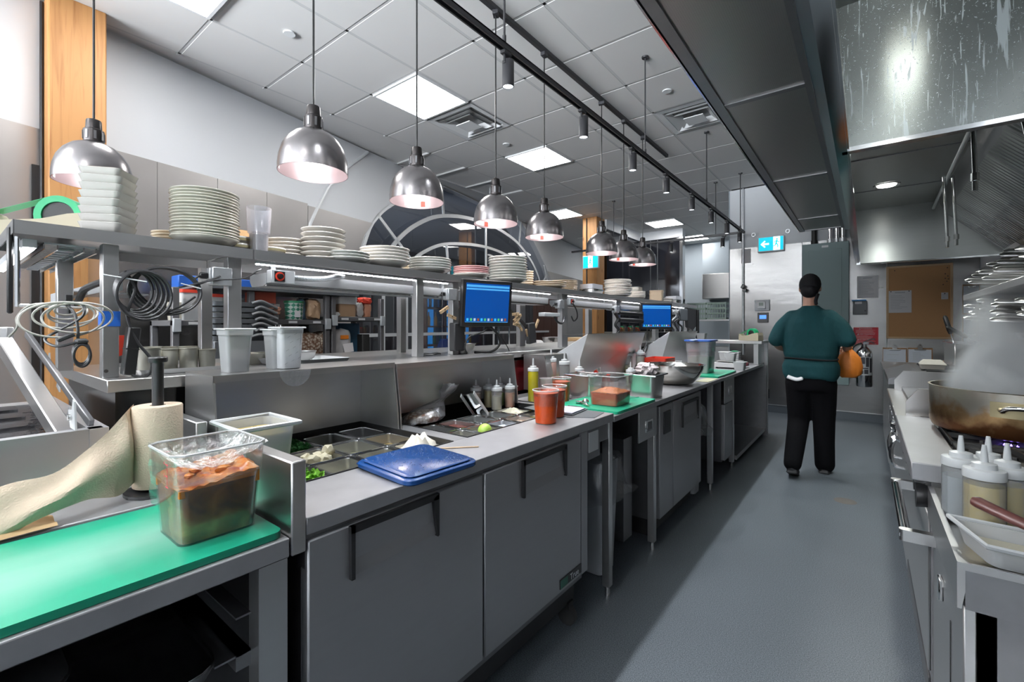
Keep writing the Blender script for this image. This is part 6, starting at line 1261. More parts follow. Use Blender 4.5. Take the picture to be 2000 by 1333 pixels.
for i, (y, z0, w_, h, m, cap, lab) in enumerate([(1.00,1.40,.10,.19,MILK,REDP,'white square bucket with a red lid on the near rack'),(1.12,1.40,.10,.17,MILK,REDP,'second white bucket with red lid behind the grey trays'),(.93,1.40,.07,.13,CREAM,None,'cream carton on the near rack'),(1.20,1.40,.08,.13,MILK,mat('green_lid', (.02,.25,.12), .4),'white tub with a green lid right of the red lids'),(1.51,1.412,.055,.13,WHITEP,None,'plain white tub left of the lattice tub')]):
    t = thing('storage_bucket', lab, 'bucket', (-3.32, y, z0), 0, 'buckets on the racks'); fin(B().rbox(-3.32-w_/2, -3.32+w_/2, y-w_/2, y+w_/2, z0, z0+h-.02, .015, .006), 'bucket_body', m, t)
    if cap: fin(B().rbox(-3.32-w_/2-.01, -3.32+w_/2+.01, y-w_/2-.01, y+w_/2+.01, z0+h-.02, z0+h, .015), 'bucket_lid', cap, t)
one(B().box(-3.42,-3.26,1.36,1.50,1.52,1.60,.003), 'red_carton', mat('red_carton', (.35,.06,.03), .6), 'red-brown carton at the back of the lattice tub shelf', 'box')
b = B(); bmesh.ops.create_icosphere(b.bm, subdivisions=3, radius=1); rnd = random.Random(5)
for v in b.bm.verts: v.co = Vector((v.co.x*.08, v.co.y*.10, v.co.z*.04))*(1+rnd.uniform(-.2,.2))+Vector((-3.25,1.42,1.475))
one(b, 'snack_bag', mat('orange_white_bag', (.6,.3,.2), .4, noise=.8, nscale=9), 'crumpled orange and white bag on the rack shelf', 'bag')
t = thing('lattice_tub', 'round tub with green and white lattice print and green lid', 'tub', (-3.28, 1.635, 1.412)); fin(B().lathe([(0,0),(.055,0),(.064,.12),(0,.12)], (-3.28,1.635,1.412), 28), 'tub_body', LATT, t); fin(B().lathe([(0,.12),(.068,.12),(.068,.135),(0,.137)], (-3.28,1.635,1.412), 28), 'tub_lid', mat('green_lid'), t); fin(B().box(-3.218,-3.214,1.61,1.65,1.43,1.475), 'label', PAPER, t)
def crumple(c, s3, m, name, lab, cat, seed, amp=.18):
    b = B(); bmesh.ops.create_icosphere(b.bm, subdivisions=3, radius=1); rnd = random.Random(seed)
    for v in b.bm.verts:
        p = v.co.copy(); m_ = max(abs(p.x), abs(p.y), abs(p.z)); p = p.lerp(p/m_, .6); v.co = Vector((p.x*s3[0], p.y*s3[1], p.z*s3[2]))*(1+rnd.uniform(-amp, amp)*.6)+Vector(c)
    return one(b, name, m, lab, cat)
crumple((-3.28,1.775,1.49), (.05,.05,.075), mat('tan_bag', (.50,.33,.20), .5, noise=.5, nscale=18), 'paper_bag', 'tan crumpled bag right of the lattice tub', 'bag', 21)
crumple((-3.33,1.715,1.49), (.04,.03,.075), mat('blue_film_bag', (.25,.42,.60), .3, noise=.3, nscale=18), 'blue_bag', 'blue film bag squeezed between lattice tub and tan bag', 'bag', 22)
for i, (y, w_) in enumerate([(1.52,.10),(1.72,.13),(1.86,.04)]): crumple((-3.34,y,1.23), (.10,w_,.095), DRY, 'shredded_goods_bag', ['clear bag of shredded dry goods on the lower rack at left', 'large clear bag of shredded dry goods behind the steel tray', 'end of a bag of shredded goods by the rack post'][i], 'bag', 30+i, .12)
crumple((-3.30,2.02,1.235), (.05,.075,.11), mat('clear_pouch', (.50,.51,.52), .3, noise=.15, nscale=12), 'sealed_pouch', 'sealed clear pouch with orange sticker and white label on the rack', 'bag', 40, .08)
sp_ = bpy.data.objects['sealed_pouch']; fin(B().box(-3.246,-3.243,1.985,2.055,1.265,1.295), 'orange_sticker', mat('orange_sticker', (.85,.25,.02), .5), sp_); fin(B().prism([(-3.243,2.0,1.225),(-3.243,2.09,1.235),(-3.243,2.10,1.165),(-3.243,2.02,1.155)], (.002,0,0)), 'white_label', PAPER, sp_)
t = thing('storage_bin', 'clear bin of brown sugar with a green lid on the right rack', 'bin', (-3.3, 2.04, 1.44)); fin(B().rbox(-3.38,-3.24,1.97,2.12,1.442,1.54,.015), 'contents', mat('brown_sugar', (.42,.27,.16), .7), t); fin(B().rbox(-3.385,-3.235,1.965,2.125,1.541,1.60,.015), 'bin_top', TRANS, t); fin(B().rbox(-3.39,-3.23,1.96,2.13,1.60,1.615,.015), 'bin_lid', mat('green_lid'), t)
crumple((-3.26,1.93,1.46), (.03,.05,.018), WHITEP, 'white_pouch', 'flat white pouch lying in front of the green-lidded bin', 'bag', 41)
for i, (y, c, m) in enumerate([(2.18,.06,mat('silver_pouch', (.55,.54,.53), .3, .4)),(2.25,.05,mat('red_tan_bag', (.55,.25,.15), .5, noise=.5, nscale=14))]): crumple((-3.30,y,1.50), (.035,.035,.06), m, 'snack_pouch', ['silver pouch at the right of the green-lidded bin', 'tan and red bag at the end of the right rack'][i], 'bag', 50+i)
crumple((-3.30,2.24,1.575), (.04,.055,.03), REDP, 'red_packet', 'red packet lying on top of the tan bag', 'packet', 53)
one(B().rbox(-3.30,-3.22,2.165,2.235,1.126,1.30,.01), 'black_tub', IRON, 'tall black tub at the end of the lower rack shelf', 'tub')
one(B().rbox(-3.60,-3.45,2.10,2.30,1.126,1.39,.02), 'blue_bin', mat('blue_bin', (.05,.17,.30), .4, noise=.2, nscale=50), 'speckled blue bin at the back of the right rack', 'bin')
# rear table with bowls
t = thing('rear_table', 'steel table behind the pass carrying bowls and boards', 'table', (-3.3, 5.2, 0)); fin(B().box(-3.75,-2.95,3.95,6.4,1.09,1.13,.003), 'tabletop', STEELH, t); fin(B().box(-3.7,-3.0,4.0,6.35,.3,.33), 'undershelf', STEEL, t)
for x in (-3.7,-3.0):
    for y in (4.0,6.3): fin(B().box(x-.02,x+.02,y,y+.04,0,1.09), 'leg', STEEL, t)
for i, (y, r) in enumerate([(4.72,.08),(4.92,.10),(4.90,.085)]): bowl(-3.1-.02*i, y, 1.131+.0*i, r, .10, ['steel bowl at the left of the rear table', 'larger steel bowl on the rear table', 'second steel bowl nested by the larger one'][i], STEELH, 24) if i < 2 else None
crumple((-3.1,4.38,1.17), (.10,.12,.035), WHITEP, 'white_cloth', 'bundle of white cloth on the rear table', 'cloth', 60)
for k in range(4): one(B().box(-3.3,-3.0,5.3+.02*k,5.85-.03*k,1.131+.022*k,1.149+.022*k,.003), 'wooden_board', PINE, f'tan serving board in the pile on the rear table, {ORD[k]} from the bottom', 'board', 'tan serving boards')
for k in range(3): t = thing('rack_upright', f'tall steel upright rod behind the rear table, {ORD[k]} of three', 'post', (-3.6, 4.6+.22*k, 0), 0, 'steel uprights'); fin(B().cyl((-3.8,4.6+.22*k,0),(-3.8,4.6+.22*k,1.62),.012,8), 'rod', CHROME, t)
for k in range(8):
    t = thing('spice_jar', f'small jar on the far rear table, {ORD[k]} from the left', 'jar', (-3.0, 6.55+.10*k, 1.20), 0, 'jars at the far rear table'); c = [(.30,.10,.03),(.42,.24,.08),(.10,.10,.11),(.45,.14,.04),(.40,.30,.16),(.12,.12,.13),(.35,.16,.05),(.5,.1,.05)][k]
    fin(B().rbox(-.035,.035,-.035,.035,0,.13+.02*(k % 3),.01), 'jar_body', mat(f'jar_{k}', c, .4), t, True); fin(B().cyl((0,0,.13+.02*(k % 3)),(0,0,.155+.02*(k % 3)),.03,12), 'jar_lid', [REDP, mat('green_lid'), BLACK][k % 3], t, True)
one(B().box(-3.2,-2.85,6.45,7.5,1.17,1.199).box(-3.18,-2.87,6.5,6.54,0,1.17).box(-3.18,-2.87,7.4,7.44,0,1.17), 'jar_shelf', DARKST, 'dark steel stand holding the row of jars', 'stand')
# brown panelling and lit bar beyond the window
t = thing('back_bar', 'blue-lit bar shelving with bottles beyond the window', 'bar', (-6.6, 6.6, 0))
fin(B().box(-6.72,-6.68,5.6,7.1,.2,2.3), 'back_panel', mat('bar_glow', (.02,.12,.25), .4, emit=.9, ec=(.01,.20,.55)), t)
for z in (1.0,1.35,1.70): fin(B().box(-6.68,-6.35,5.6,7.1,z,z+.03), 'shelf', mat('bar_wood', (.10,.035,.02), .5), t)
for y in (5.6,6.08,6.6,7.08): fin(B().box(-6.68,-6.34,y,y+.03,.2,2.3), 'upright', mat('bar_wood'), t)
fin(B().box(-6.4,-5.9,5.2,7.6,.85,.9).box(-6.38,-5.92,5.3,7.5,0,.85), 'bar_counter', mat('bar_wood'), t)
for k in range(20):
    z = 1.03+.35*(k % 3); y = 5.70+.068*k+(.03 if k % 2 else 0); m = [mat('bottle_green', (.05,.18,.03), .1), mat('bottle_amber', (.40,.20,.02), .1, emit=.05, ec=(.8,.4,.05)), mat('bottle_blue', (.25,.40,.60), .1)][k % 3]
    t2 = thing('bar_bottle', f'bottle on the blue-lit bar shelves beyond the window, {ORD[k] if k < 18 else ["nineteenth","twentieth"][k-18]} from the left', 'bottle', (-6.5, y, z+.001), 0, 'bottles on the lit bar'); fin(B().lathe([(0,0),(.03,0),(.032,.15),(.012,.20),(.012,.26),(0,.26)], n=12), 'bottle_body', m, t2, True)
for i, y in enumerate((6.1,6.35)):
    t2 = thing('bar_lamp', ['small glowing orange lamp on the bar top', 'second glowing orange lamp on the bar top'][i], 'lamp', (-6.1,y,.9)); fin(B().lathe([(0,0),(.06,0),(.06,.12),(0,.12)], n=14), 'lamp_glass', mat('orange_glow', (.8,.3,.05), .4, emit=1.6, ec=(1,.35,.06)), t2, True); fin(B().cyl((0,0,.12),(0,0,.14),.05,12), 'lamp_cap', mat('bar_wood'), t2, True)
t2 = thing('till_screen', 'angled dark blue till screen on the bar', 'screen', (-5.95,5.75,.9)); fin(B().prism([(-6.1,5.6,.92),(-5.98,5.6,1.15),(-5.98,5.95,1.15),(-6.1,5.95,.92)], (.02,0,-.01)), 'panel', mat('till_blue', (.01,.02,.08), .2, emit=.25, ec=(.01,.06,.3)), t2); fin(B().box(-6.12,-6.02,5.7,5.85,.901,.95), 'foot', BLACK, t2)
for k in range(7): fin(B().box(-6.2,-6.15,7.62+k*.31,7.62+k*.31+.30,.0,2.4), 'wood_panel', mat('brown_panel', (.075,.03,.02), .5), bpy.data.objects['wall_bar'])
# exit signs
def exit_sign(x, y, z, w_, h, arrow, lab):
    t = thing('exit_sign', lab, 'sign', (x, y, z), 0, 'running man exit signs')
    fin(B().box(x-w_/2, x+w_/2, y-.03, y+.02, z-h/2, z+h/2, .004), 'housing', WHITEP, t)
    f = fin(B().box(x-w_/2+.015, x+w_/2-.015, y-.033, y-.03, z-h/2+.02, z+h/2-.02), 'face', TEALI, t, smooth=False)
    cx = x+(w_*.22 if arrow else 0); k = h*.95; yy = y-.034
    fin(B().box(cx-.2*k, cx+.2*k, yy-.001, yy, z-h/2+.02, z+h/2-.02), 'door_mark', WHITEI, f, smooth=False)
    b = B(); b.lathe([(0,-.001),(.05*k,-.001),(.05*k,.001),(0,.001)], n=14, M=Matrix.Translation((cx+.02*k, yy-.002, z+.27*k)) @ Euler((PI/2,0,0)).to_matrix().to_4x4())
    for p0, p1, r in (((.02,.20),(-.03,0),.045),((.02,.16),(.13,.06),.025),((.13,.06),(.17,.13),.02),((.01,.17),(-.12,.12),.025),((-.12,.12),(-.14,.02),.02),((-.03,.0),(.07,-.12),.035),((.07,-.12),(.06,-.28),.028),((-.03,0),(-.09,-.14),.035),((-.09,-.14),(-.2,-.18),.026)):
        a = Vector((cx+p0[0]*k, yy-.002, z+p0[1]*k)); c = Vector((cx+p1[0]*k, yy-.002, z+p1[1]*k)); d = (c-a).normalized(); n = Vector((-d.z,0,d.x))*r*k
        b.prism([a+n, a-n, c-n*.8, c+n*.8], (0,-.001,0))
    fin(b, 'running_figure', TEALI, f, smooth=False)
    if not arrow: fin(B().box(x-.03, x+.03, y+.02, y+.155, z-.03, z+.03), 'bracket', GALV, t)
    if arrow:
        ax = x-w_*.22; b = B(); b.prism([(ax-.26*k,yy,z),(ax-.02*k,yy,z+.24*k),(ax+.04*k,yy,z+.18*k),(ax-.08*k,yy,z+.06*k),(ax+.24*k,yy,z+.06*k),(ax+.24*k,yy,z-.06*k),(ax-.08*k,yy,z-.06*k),(ax+.04*k,yy,z-.18*k),(ax-.02*k,yy,z-.24*k)], (0,-.001,0)); fin(b, 'arrow', WHITEI, f, smooth=False)
    return t
exit_sign(-1.195, 8.24, 2.68, .37, .25, True, 'green exit sign with left arrow on the steel far wall')
exit_sign(-4.42, 8.30, 2.68, .36, .27, False, 'green exit sign without arrow on the far timber post')
# ================================================================ FAR WALL
t = thing('electrical_panel', 'tall grey-green electrical panel on the far wall behind the walking person', 'panel', (-.48, 8.2, .5)); fin(B().box(-.765,-.195,8.12,8.27,.52,2.60,.005), 'cabinet_body', PANELG, t); d = fin(B().box(-.68,-.28,8.112,8.12,.75,2.50,.003), 'door', PANELG, t); fin(B().box(-.52,-.44,8.108,8.112,2.53,2.56), 'makers_plate', WHITEP, t)
for i, x in enumerate((-.62,-.42,-.34,-.27)): 
    t = thing('conduit', ['black conduit rising from the electrical panel', 'steel conduit above the panel, left of three', 'steel conduit above the panel, middle of three', 'steel conduit above the panel, right of three'][i], 'conduit', (x, 8.2, 2.6), 0, 'conduits over the panel'); fin(B().cyl((x,8.2,2.60),(x,8.2,CZ),.035 if i == 0 else .027,14), 'pipe', IRON if i == 0 else CHROME, t); fin(B().cyl((x,8.2,2.601),(x,8.2,2.66),.042,14), 'connector', IRON if i == 0 else GALV, t)
def print_lines(b, x0, x1, z0, z1, y, n, seed, th=.005):
    rnd = random.Random(seed)
    for k in range(n): z = z1-(k+.5)*(z1-z0)/n; b.box(x0, x0+(x1-x0)*rnd.uniform(.5, 1), y-.0008, y, z-th/2, z+th/2)
def sheet(x0, x1, z0, z1, lab, n, seed, y=8.268, m=PAPER, head=True):
    t = thing('notice', lab, 'notice', ((x0+x1)/2, y, z0), 0, 'paper notices'); fin(B().box(x0,x1,y-.004,y,z0,z1), 'paper', m, t, smooth=False); b = B(); w_ = x1-x0; h = z1-z0
    print_lines(b, x0+.1*w_, x1-.12*w_, z0+.15*h, z1-.2*h, y-.0042, n, seed); 
    if head: b.box(x0+.28*w_, x1-.28*w_, y-.005, y-.0042, z1-.11*h, z1-.07*h)
    tag(fin(b, 'printed_lines', mat('print_soft', (.50,.52,.56), .7), t, smooth=False), kind='stuff')
sheet(-.105, .135, 1.775, 2.09, 'white printed notice between the electrical panel and corkboard', 11, 1)
sheet(-1.63, -1.49, 2.41, 2.64, 'small white notice left of the exit sign', 4, 2, m=mat('grey_paper', (.55,.52,.53), .7))
t = thing('corkboard', 'large corkboard in a pine frame on the far wall', 'corkboard', (.56, 8.26, 1.2)); fin(B().box(.245,.875,8.25,8.268,1.22,2.18), 'cork', CORK, t)
for a in ((.221,.896,2.176,2.201),(.221,.896,1.199,1.224)): fin(B().box(a[0],a[1],8.243,8.27,a[2],a[3],.002), 'frame_rail', PINE, t)
for a in ((.221,.246),(.871,.896)): fin(B().box(a[0],a[1],8.243,8.27,1.224,2.176,.002), 'frame_stile', PINE, t)
sheet(.245, .487, 1.556, 1.862, 'white letter pinned at the left of the corkboard', 9, 3, 8.249)
sheet(.783, .85, 1.725, 1.815, 'small white note pinned at the right of the corkboard', 2, 4, 8.249, head=False)
for i, (x, z) in enumerate([(.27,1.85),(.46,1.85),(.815,1.80),(.84,2.14),(.82,2.06),(.845,2.03),(.82,2.0),(.835,1.96),(.80,1.92),(.31,2.14),(.85,1.99)]):
    t = thing('push_pin', f'dark push pin on the corkboard, {ORD[i]} placed', 'pin', (x, 8.25, z), 0, 'push pins'); M = Matrix.Translation((x, 8.249 if i > 2 else 8.244, z)) @ Euler((PI/2,0,0)).to_matrix().to_4x4(); fin(B().lathe([(0,0),(.003,0),(.003,.008),(.007,.010),(.007,.016),(0,.016)], n=8, M=M), 'pin_body', IRON, t)
t = thing('time_clock', 'grey wall box with a blue top edge under the printed notice', 'box', (-.07, 8.25, 1.54)); fin(B().box(-.155,.012,8.19,8.27,1.54,1.73,.006), 'case', GREYP, t); fin(B().box(-.165,.0,8.188,8.27,1.73,1.75,.003), 'blue_edge', mat('blue_edge', (.03,.25,.60), .4), t); fin(B().box(-.13,-.05,8.187,8.19,1.69,1.72), 'label', PAPER, t); fin(B().box(-.02,-.005,8.185,8.19,1.58,1.60), 'lock', BLACK, t)
t = thing('warning_sign', 'red warning sign in three languages above the fire extinguisher', 'sign', (0, 8.26, 1.1)); f = fin(B().box(-.147,.134,8.262,8.27,1.108,1.353), 'plate', mat('sign_red', (.62,.02,.04), .45), t, smooth=False)
for i, (wd, z) in enumerate((('WARNING', 1.335), ('AVERTISSEMENT', 1.255), ('ADVERTENCIA', 1.178))):
    text(('\u25b2'+wd) if False else wd, 'heading', .027, PAPER, t, (0, 8.2615, z), (PI/2, 0, 0), .0004); b = B(); b.prism([(-.105 if i else -.085,8.2615,z-.010),(-.085 if i else -.065,8.2615,z-.010),(-.095 if i else -.075,8.2615,z+.010)], (0,-.001,0)); fin(b, 'warning_triangle', PAPER, f, smooth=False)
    b = B(); print_lines(b, -.12, .11, z-.064, z-.016, 8.2618, 4, 20+i, .005); tag(fin(b, 'small_print', mat('pink_print', (.80,.45,.45), .6), f, smooth=False), kind='stuff')
t = thing('fire_extinguisher', 'polished fire extinguisher hanging below the red warning sign', 'fire extinguisher', (-.024, 8.17, .515))
fin(B().lathe([(0,.0),(.085,.0),(.092,.01),(.092,.45),(.085,.50),(.05,.545),(.03,.56),(.03,.60),(0,.60)], (-.024,8.165,.515), 28), 'cylinder_body', CHROME, t)
fin(B().box(-.04,.03,8.14,8.19,1.115,1.15,.004).tube([(-.02,8.165,1.15),(.06,8.15,1.19),(.10,8.15,1.19)], .008, 6).tube([(-.02,8.165,1.13),(.05,8.15,1.15),(.09,8.15,1.13)], .007, 6), 'valve_lever', DARKST, t)
fin(B().tube(cr([(-.05,8.15,1.13),(-.14,8.14,1.08),(-.165,8.14,.95),(-.155,8.15,.8)], 6), .012, 8), 'hose', IRON, t)
lb = fin(B().sheet([[Vector((-.024+.0935*math.sin(a), 8.165-.0935*math.cos(a), z)) for a in [-1.2+.2*k for k in range(13)]] for z in (.68,.94)]), 'label', mat('ext_label', (.55,.58,.60), .5), t)
b = B()
for k, (a0, a1, z0, z1) in enumerate([(-.5,.1,.84,.93),(.2,.6,.80,.93),(-.5,.5,.77,.785),(-.5,-.1,.70,.745),(0,.5,.70,.76),(-1.1,-.7,.72,.9),(.7,1.1,.72,.92)]): b.sheet([[Vector((-.024+.095*math.sin(a), 8.165-.095*math.cos(a), z)) for a in [a0+(a1-a0)*q/4 for q in range(5)]] for z in (z0, z1)])
tag(fin(b, 'label_print', INK, t), kind='stuff'); fin(B().box(-.10,.05,8.20,8.27,.60,.62).box(-.10,.05,8.20,8.27,.95,.97), 'wall_bracket', DARKST, t)
for i, (x0, x1, z0, z1) in enumerate([(.182,.44,.765,1.06),(.449,.70,.80,1.065)]):
    t = thing('clipboard', ['brown clipboard with a ruled sheet, left of the pair under the corkboard', 'brown clipboard with a printed table, right of the pair under the corkboard'][i], 'clipboard', ((x0+x1)/2, 8.25, z0), 0, 'clipboards under the corkboard')
    fin(B().box(x0,x1,8.258,8.266,z0-.01,z1+.01), 'board', mat('hardboard', (.32,.17,.08), .6), t); fin(B().box(x0+.005,x1-.012,8.253,8.258,z0,z1-.01), 'paper', mat('bluish_paper', (.68,.73,.82), .6), t); fin(B().box((x0+x1)/2-.06,(x0+x1)/2+.06,8.240,8.256,z1-.02,z1-.005).box((x0+x1)/2-.025,(x0+x1)/2+.025,8.238,8.250,z1-.01,z1+.035).lathe([(.008,-.003),(.016,-.003),(.016,.003),(.008,.003)], n=14, closed=True, M=Matrix.Translation(((x0+x1)/2,8.245,z1+.045)) @ Euler((PI/2,0,0)).to_matrix().to_4x4()), 'clip', CHROME, t)
    b = B(); print_lines(b, x0+.05, x1-.05, z0+.10, z1-.05, 8.2528, 8 if i else 2, 30+i, .004); tag(fin(b, 'printed_lines', mat('print_soft'), t), kind='stuff')
for i, (z0, z1) in enumerate([(1.54,1.89),(1.25,1.47),(.98,1.27)]):
    x0 = .985; t = thing('clipboard', ['brown clipboard behind the stacked frying pans', 'white clipboard below the stacked pan handles', 'blue-headed form behind the basket handles'][i], 'clipboard', (1.06, 8.25, z0), 0, 'clipboards at the right of the corkboard')
    fin(B().box(x0,1.14,8.258,8.266,z0-.02,z1+.02), 'board', mat('hardboard'), t); fin(B().box(x0+.008,1.135,8.253,8.258,z0,z1), 'paper', mat('bluish_paper'), t); fin(B().box(x0+.05,x0+.12,8.243,8.256,z1-.02,z1), 'clip', CHROME, t)
t = thing('thermostat', 'clear-boxed thermostat with grey display on the far wall', 'thermostat', (-1.32, 8.26, 1.6)); fin(B().box(-1.43,-1.215,8.235,8.27,1.62,1.795,.008), 'box', mat('thermo_white', (.65,.67,.70), .3), t); fin(B().box(-1.385,-1.27,8.215,8.236,1.65,1.77,.008), 'unit', WHITEP, t); fin(B().box(-1.365,-1.30,8.212,8.216,1.70,1.75), 'display', mat('lcd_grey', (.30,.35,.32), .3), t)
t = thing('wall_controller', 'small black controller with lit blue display', 'controller', (-1.31, 8.26, 1.43)); fin(B().box(-1.39,-1.235,8.25,8.27,1.43,1.59,.004), 'case', BLACK, t); fin(B().box(-1.36,-1.265,8.247,8.251,1.49,1.55), 'display', mat('lcd_blue', (.05,.15,.7), .3, emit=1.2, ec=(.08,.25,.95)), t)
t = thing('conduit_clamp', 'black pan light clipped to the wall conduit', 'clamp', (-1.62, 8.2, 2.0)); fin(B().cbox((-1.59,8.19,2.02),(.05,.05,.07),.008,(0,.5,0)).cbox((-1.56,8.19,1.96),(.05,.05,.06),.008,(0,.5,0)), 'clamp_body', BLACK, t)
t = thing('floor_outlet', 'low dark outlet with steel flap on the far wall', 'outlet', (-1.29, 8.26, .22)); fin(B().box(-1.36,-1.22,8.24,8.27,.22,.37,.004), 'plate', BLACK, t); fin(B().box(-1.35,-1.23,8.22,8.24,.33,.36,.003), 'flap', CHROME, t)
for i, x in enumerate((-1.45,-.97)): one(B().lathe([(.02,-.004),(.032,-.004),(.032,.004),(.02,.004)], n=16, closed=True, M=Matrix.Translation((x,8.262,2.86)) @ Euler((PI/2,0,0)).to_matrix().to_4x4()), 'wall_eyelet', GALV, ['steel eyelet left above the arrow exit sign', 'steel eyelet right above the arrow exit sign'][i], 'eyelet')
# dish area: racks on a shelf, hood
for i, x in enumerate((-3.42, -2.97)):
    t = thing('dish_rack', ['pale green dish rack at the left in the dish area', 'pale green dish rack at the right in the dish area'][i], 'dish rack', (x+.21, 11.5, 1.54), 0, 'green dish racks'); gm = mat('rack_green', (.33,.43,.38), .5)
    for z in (1.54,1.66,1.78,1.90): fin(B().box(x,x+.42,11.30,11.33,z,z+.035).box(x,x+.42,11.70,11.73,z,z+.035).box(x,x+.03,11.33,11.70,z,z+.035).box(x+.39,x+.42,11.33,11.70,z,z+.035), 'rack_band', gm, t)
    for k in range(8): fin(B().box(x+.005+k*.056,x+.025+k*.056,11.305,11.325,1.575,1.90), 'rack_bar', gm, t)
t = thing('dish_shelf', 'steel shelf carrying the green dish racks', 'shelf', (-3.0, 11.5, 1.5)); fin(B().box(-3.5,-2.3,11.2,11.9,1.50,1.538), 'shelf_plate', STEEL, t); fin(B().box(-3.5,-2.3,11.25,11.85,.85,.9).box(-3.4,-2.4,11.3,11.8,.3,.85), 'sink_cabinet', STEEL, t)
for x in (-3.45,-2.35): fin(B().box(x-.02,x+.02,11.8,11.84,0,1.50).box(x-.02,x+.02,11.22,11.26,0,1.50), 'leg', STEEL, t)
t = thing('dish_hood', 'pale boxed hood with steel skirt in the dish area', 'hood', (-3.03, 12.5, 2.08)); fin(B().box(-3.34,-2.3,12.3,12.9,2.72,3.5), 'boxing', WALLB, t); fin(B().box(-3.34,-2.3,12.28,12.9,2.08,2.72,.01), 'skirt', STEELH, t)

# ================================================================ COOKING LINE (right)
RX = .165
t = thing('gas_range', 'stainless gas range with front ledge and bar-handled oven door', 'range', (.6, 2.5, 0))
fin(B().box(.115, .245, 1.97, 2.98, .862, .92, .003), 'front_ledge', TOPST, t)
fin(B().box(RX, 1.1, 1.985, 2.98, .12, .865), 'body', STEEL, t)
fin(B().box(.245, 1.1, 1.975, 2.98, .865, .905), 'burner_well', IRON, t)
fin(B().box(RX-.006, RX, 2.0, 2.96, .24, .74, .003), 'oven_door', STEEL, t)
fin(B().box(RX-.006, RX, 2.0, 2.96, .14, .22, .003), 'kick_panel', DARKST, t)
fin(B().cyl((.098, 1.90, .70), (.098, 2.52, .70), .0155, 16), 'handle', CHROME, t)
for y in (1.895, 2.50): fin(B().rbox(.082, RX+.03, y, y+.03, .683, .718, .012), 'handle_bracket', STEELH, t)
fin(B().lathe([(0,0),(.035,0),(.04,.03),(0,.03)], n=18, M=Matrix.Translation((RX-.005, 2.03, .80)) @ Euler((0,-PI/2,0)).to_matrix().to_4x4()), 'knob', BLACK, t)
for k in range(4): fin(B().lathe([(0,0),(.028,0),(.03,.03),(0,.03)], n=16, M=Matrix.Translation((RX-.0, 2.2+.2*k, .80)) @ Euler((0,-PI/2,0)).to_matrix().to_4x4()), 'knob', BLACK, t)
gm = bpy.data.meshes.new('burner_grate'); b = B()
b.box(-.19,.19,-.19,-.178,-.01,.006,.002).box(-.19,.19,.178,.19,-.01,.006,.002).box(-.19,-.178,-.178,.178,-.01,.006,.002).box(.178,.19,-.178,.178,-.01,.006,.002)
for k in range(8):
    a = PI/4*k+.2; b.prism([(.06*math.cos(a)-.005*math.sin(a), .06*math.sin(a)+.005*math.cos(a), .008), (.06*math.cos(a)+.005*math.sin(a), .06*math.sin(a)-.005*math.cos(a), .008), (.185*math.cos(a)+.005*math.sin(a), .185*math.sin(a)-.005*math.cos(a), .012), (.185*math.cos(a)-.005*math.sin(a), .185*math.sin(a)+.005*math.cos(a), .012)], (0,0,-.018))
b.bm.to_mesh(gm); b.bm.free(); gm.materials.append(IRON)
for x in (.445, .845):
    for y in (2.18, 2.6): shared('burner_grate', gm, (x, y, .918), t)
for x in (.445, .845):
    for y in (2.18, 2.6):
        fin(B().lathe([(.0,.87),(.06,.872),(.055,.892),(0,.895)], (x, y, .02), 18), 'burner', IRON, t)
b = B()
for k in range(22): a = .285*k; b.lathe([(0,0),(.006,.004),(.004,.016),(0,.024)], (.445+.062*math.cos(a), 2.6+.062*math.sin(a), .890), 5)
tag(fin(b, 'gas_flame', mat('flame_violet', (.2,.1,.9), .5, emit=4, ec=(.30,.18,1)), t), kind='stuff')
# big braising pot
PXc, PYc, PR = .505, 2.73, .285
t = thing('braising_pot', 'wide heat-stained steel pot steaming on the range', 'pot', (PXc, PYc, .93))
b = B().lathe([(0,0),(PR-.03,0),(PR-.008,.008),(PR,.03),(PR,.178),(PR+.004,.182),(PR-.004,.182),(PR-.005,.03),(PR-.03,.006),(0,.006)], n=72); fin(b, 'pot_body', STAIN, t, True)
fin(B().lathe([(0,.150),(PR-.006,.150)], n=48), 'simmering_liquid', mat('hot_water', (.62,.62,.56), .12, bump=.5, bscale=18), t, True)
ha = -1.15-.55
for hs in (ha, ha+PI):
    c, s_ = math.cos(hs), math.sin(hs); tx_, ty_ = -s_, c
    P_ = lambda r, w_, z: Vector((r*c+w_*tx_, r*s_+w_*ty_, z))
    fin(B().tube(cr([P_(PR,-.075,.120),P_(PR+.025,-.07,.118),P_(PR+.045,-.055,.132),P_(PR+.05,0,.135),P_(PR+.045,.055,.132),P_(PR+.025,.07,.118),P_(PR,.075,.120)], 5), .0085, 10), 'handle', CHROME, t, True)
    rows = [[Vector(((PR+.003)*math.cos(hs+a), (PR+.003)*math.sin(hs+a), z)) for a in [-.36+.06*k for k in range(13)]] for z in (.09, .148)]; fin(B().sheet(rows), 'handle_plate', mat('brass_stain', (.50,.42,.25), .3, .9), t, True)
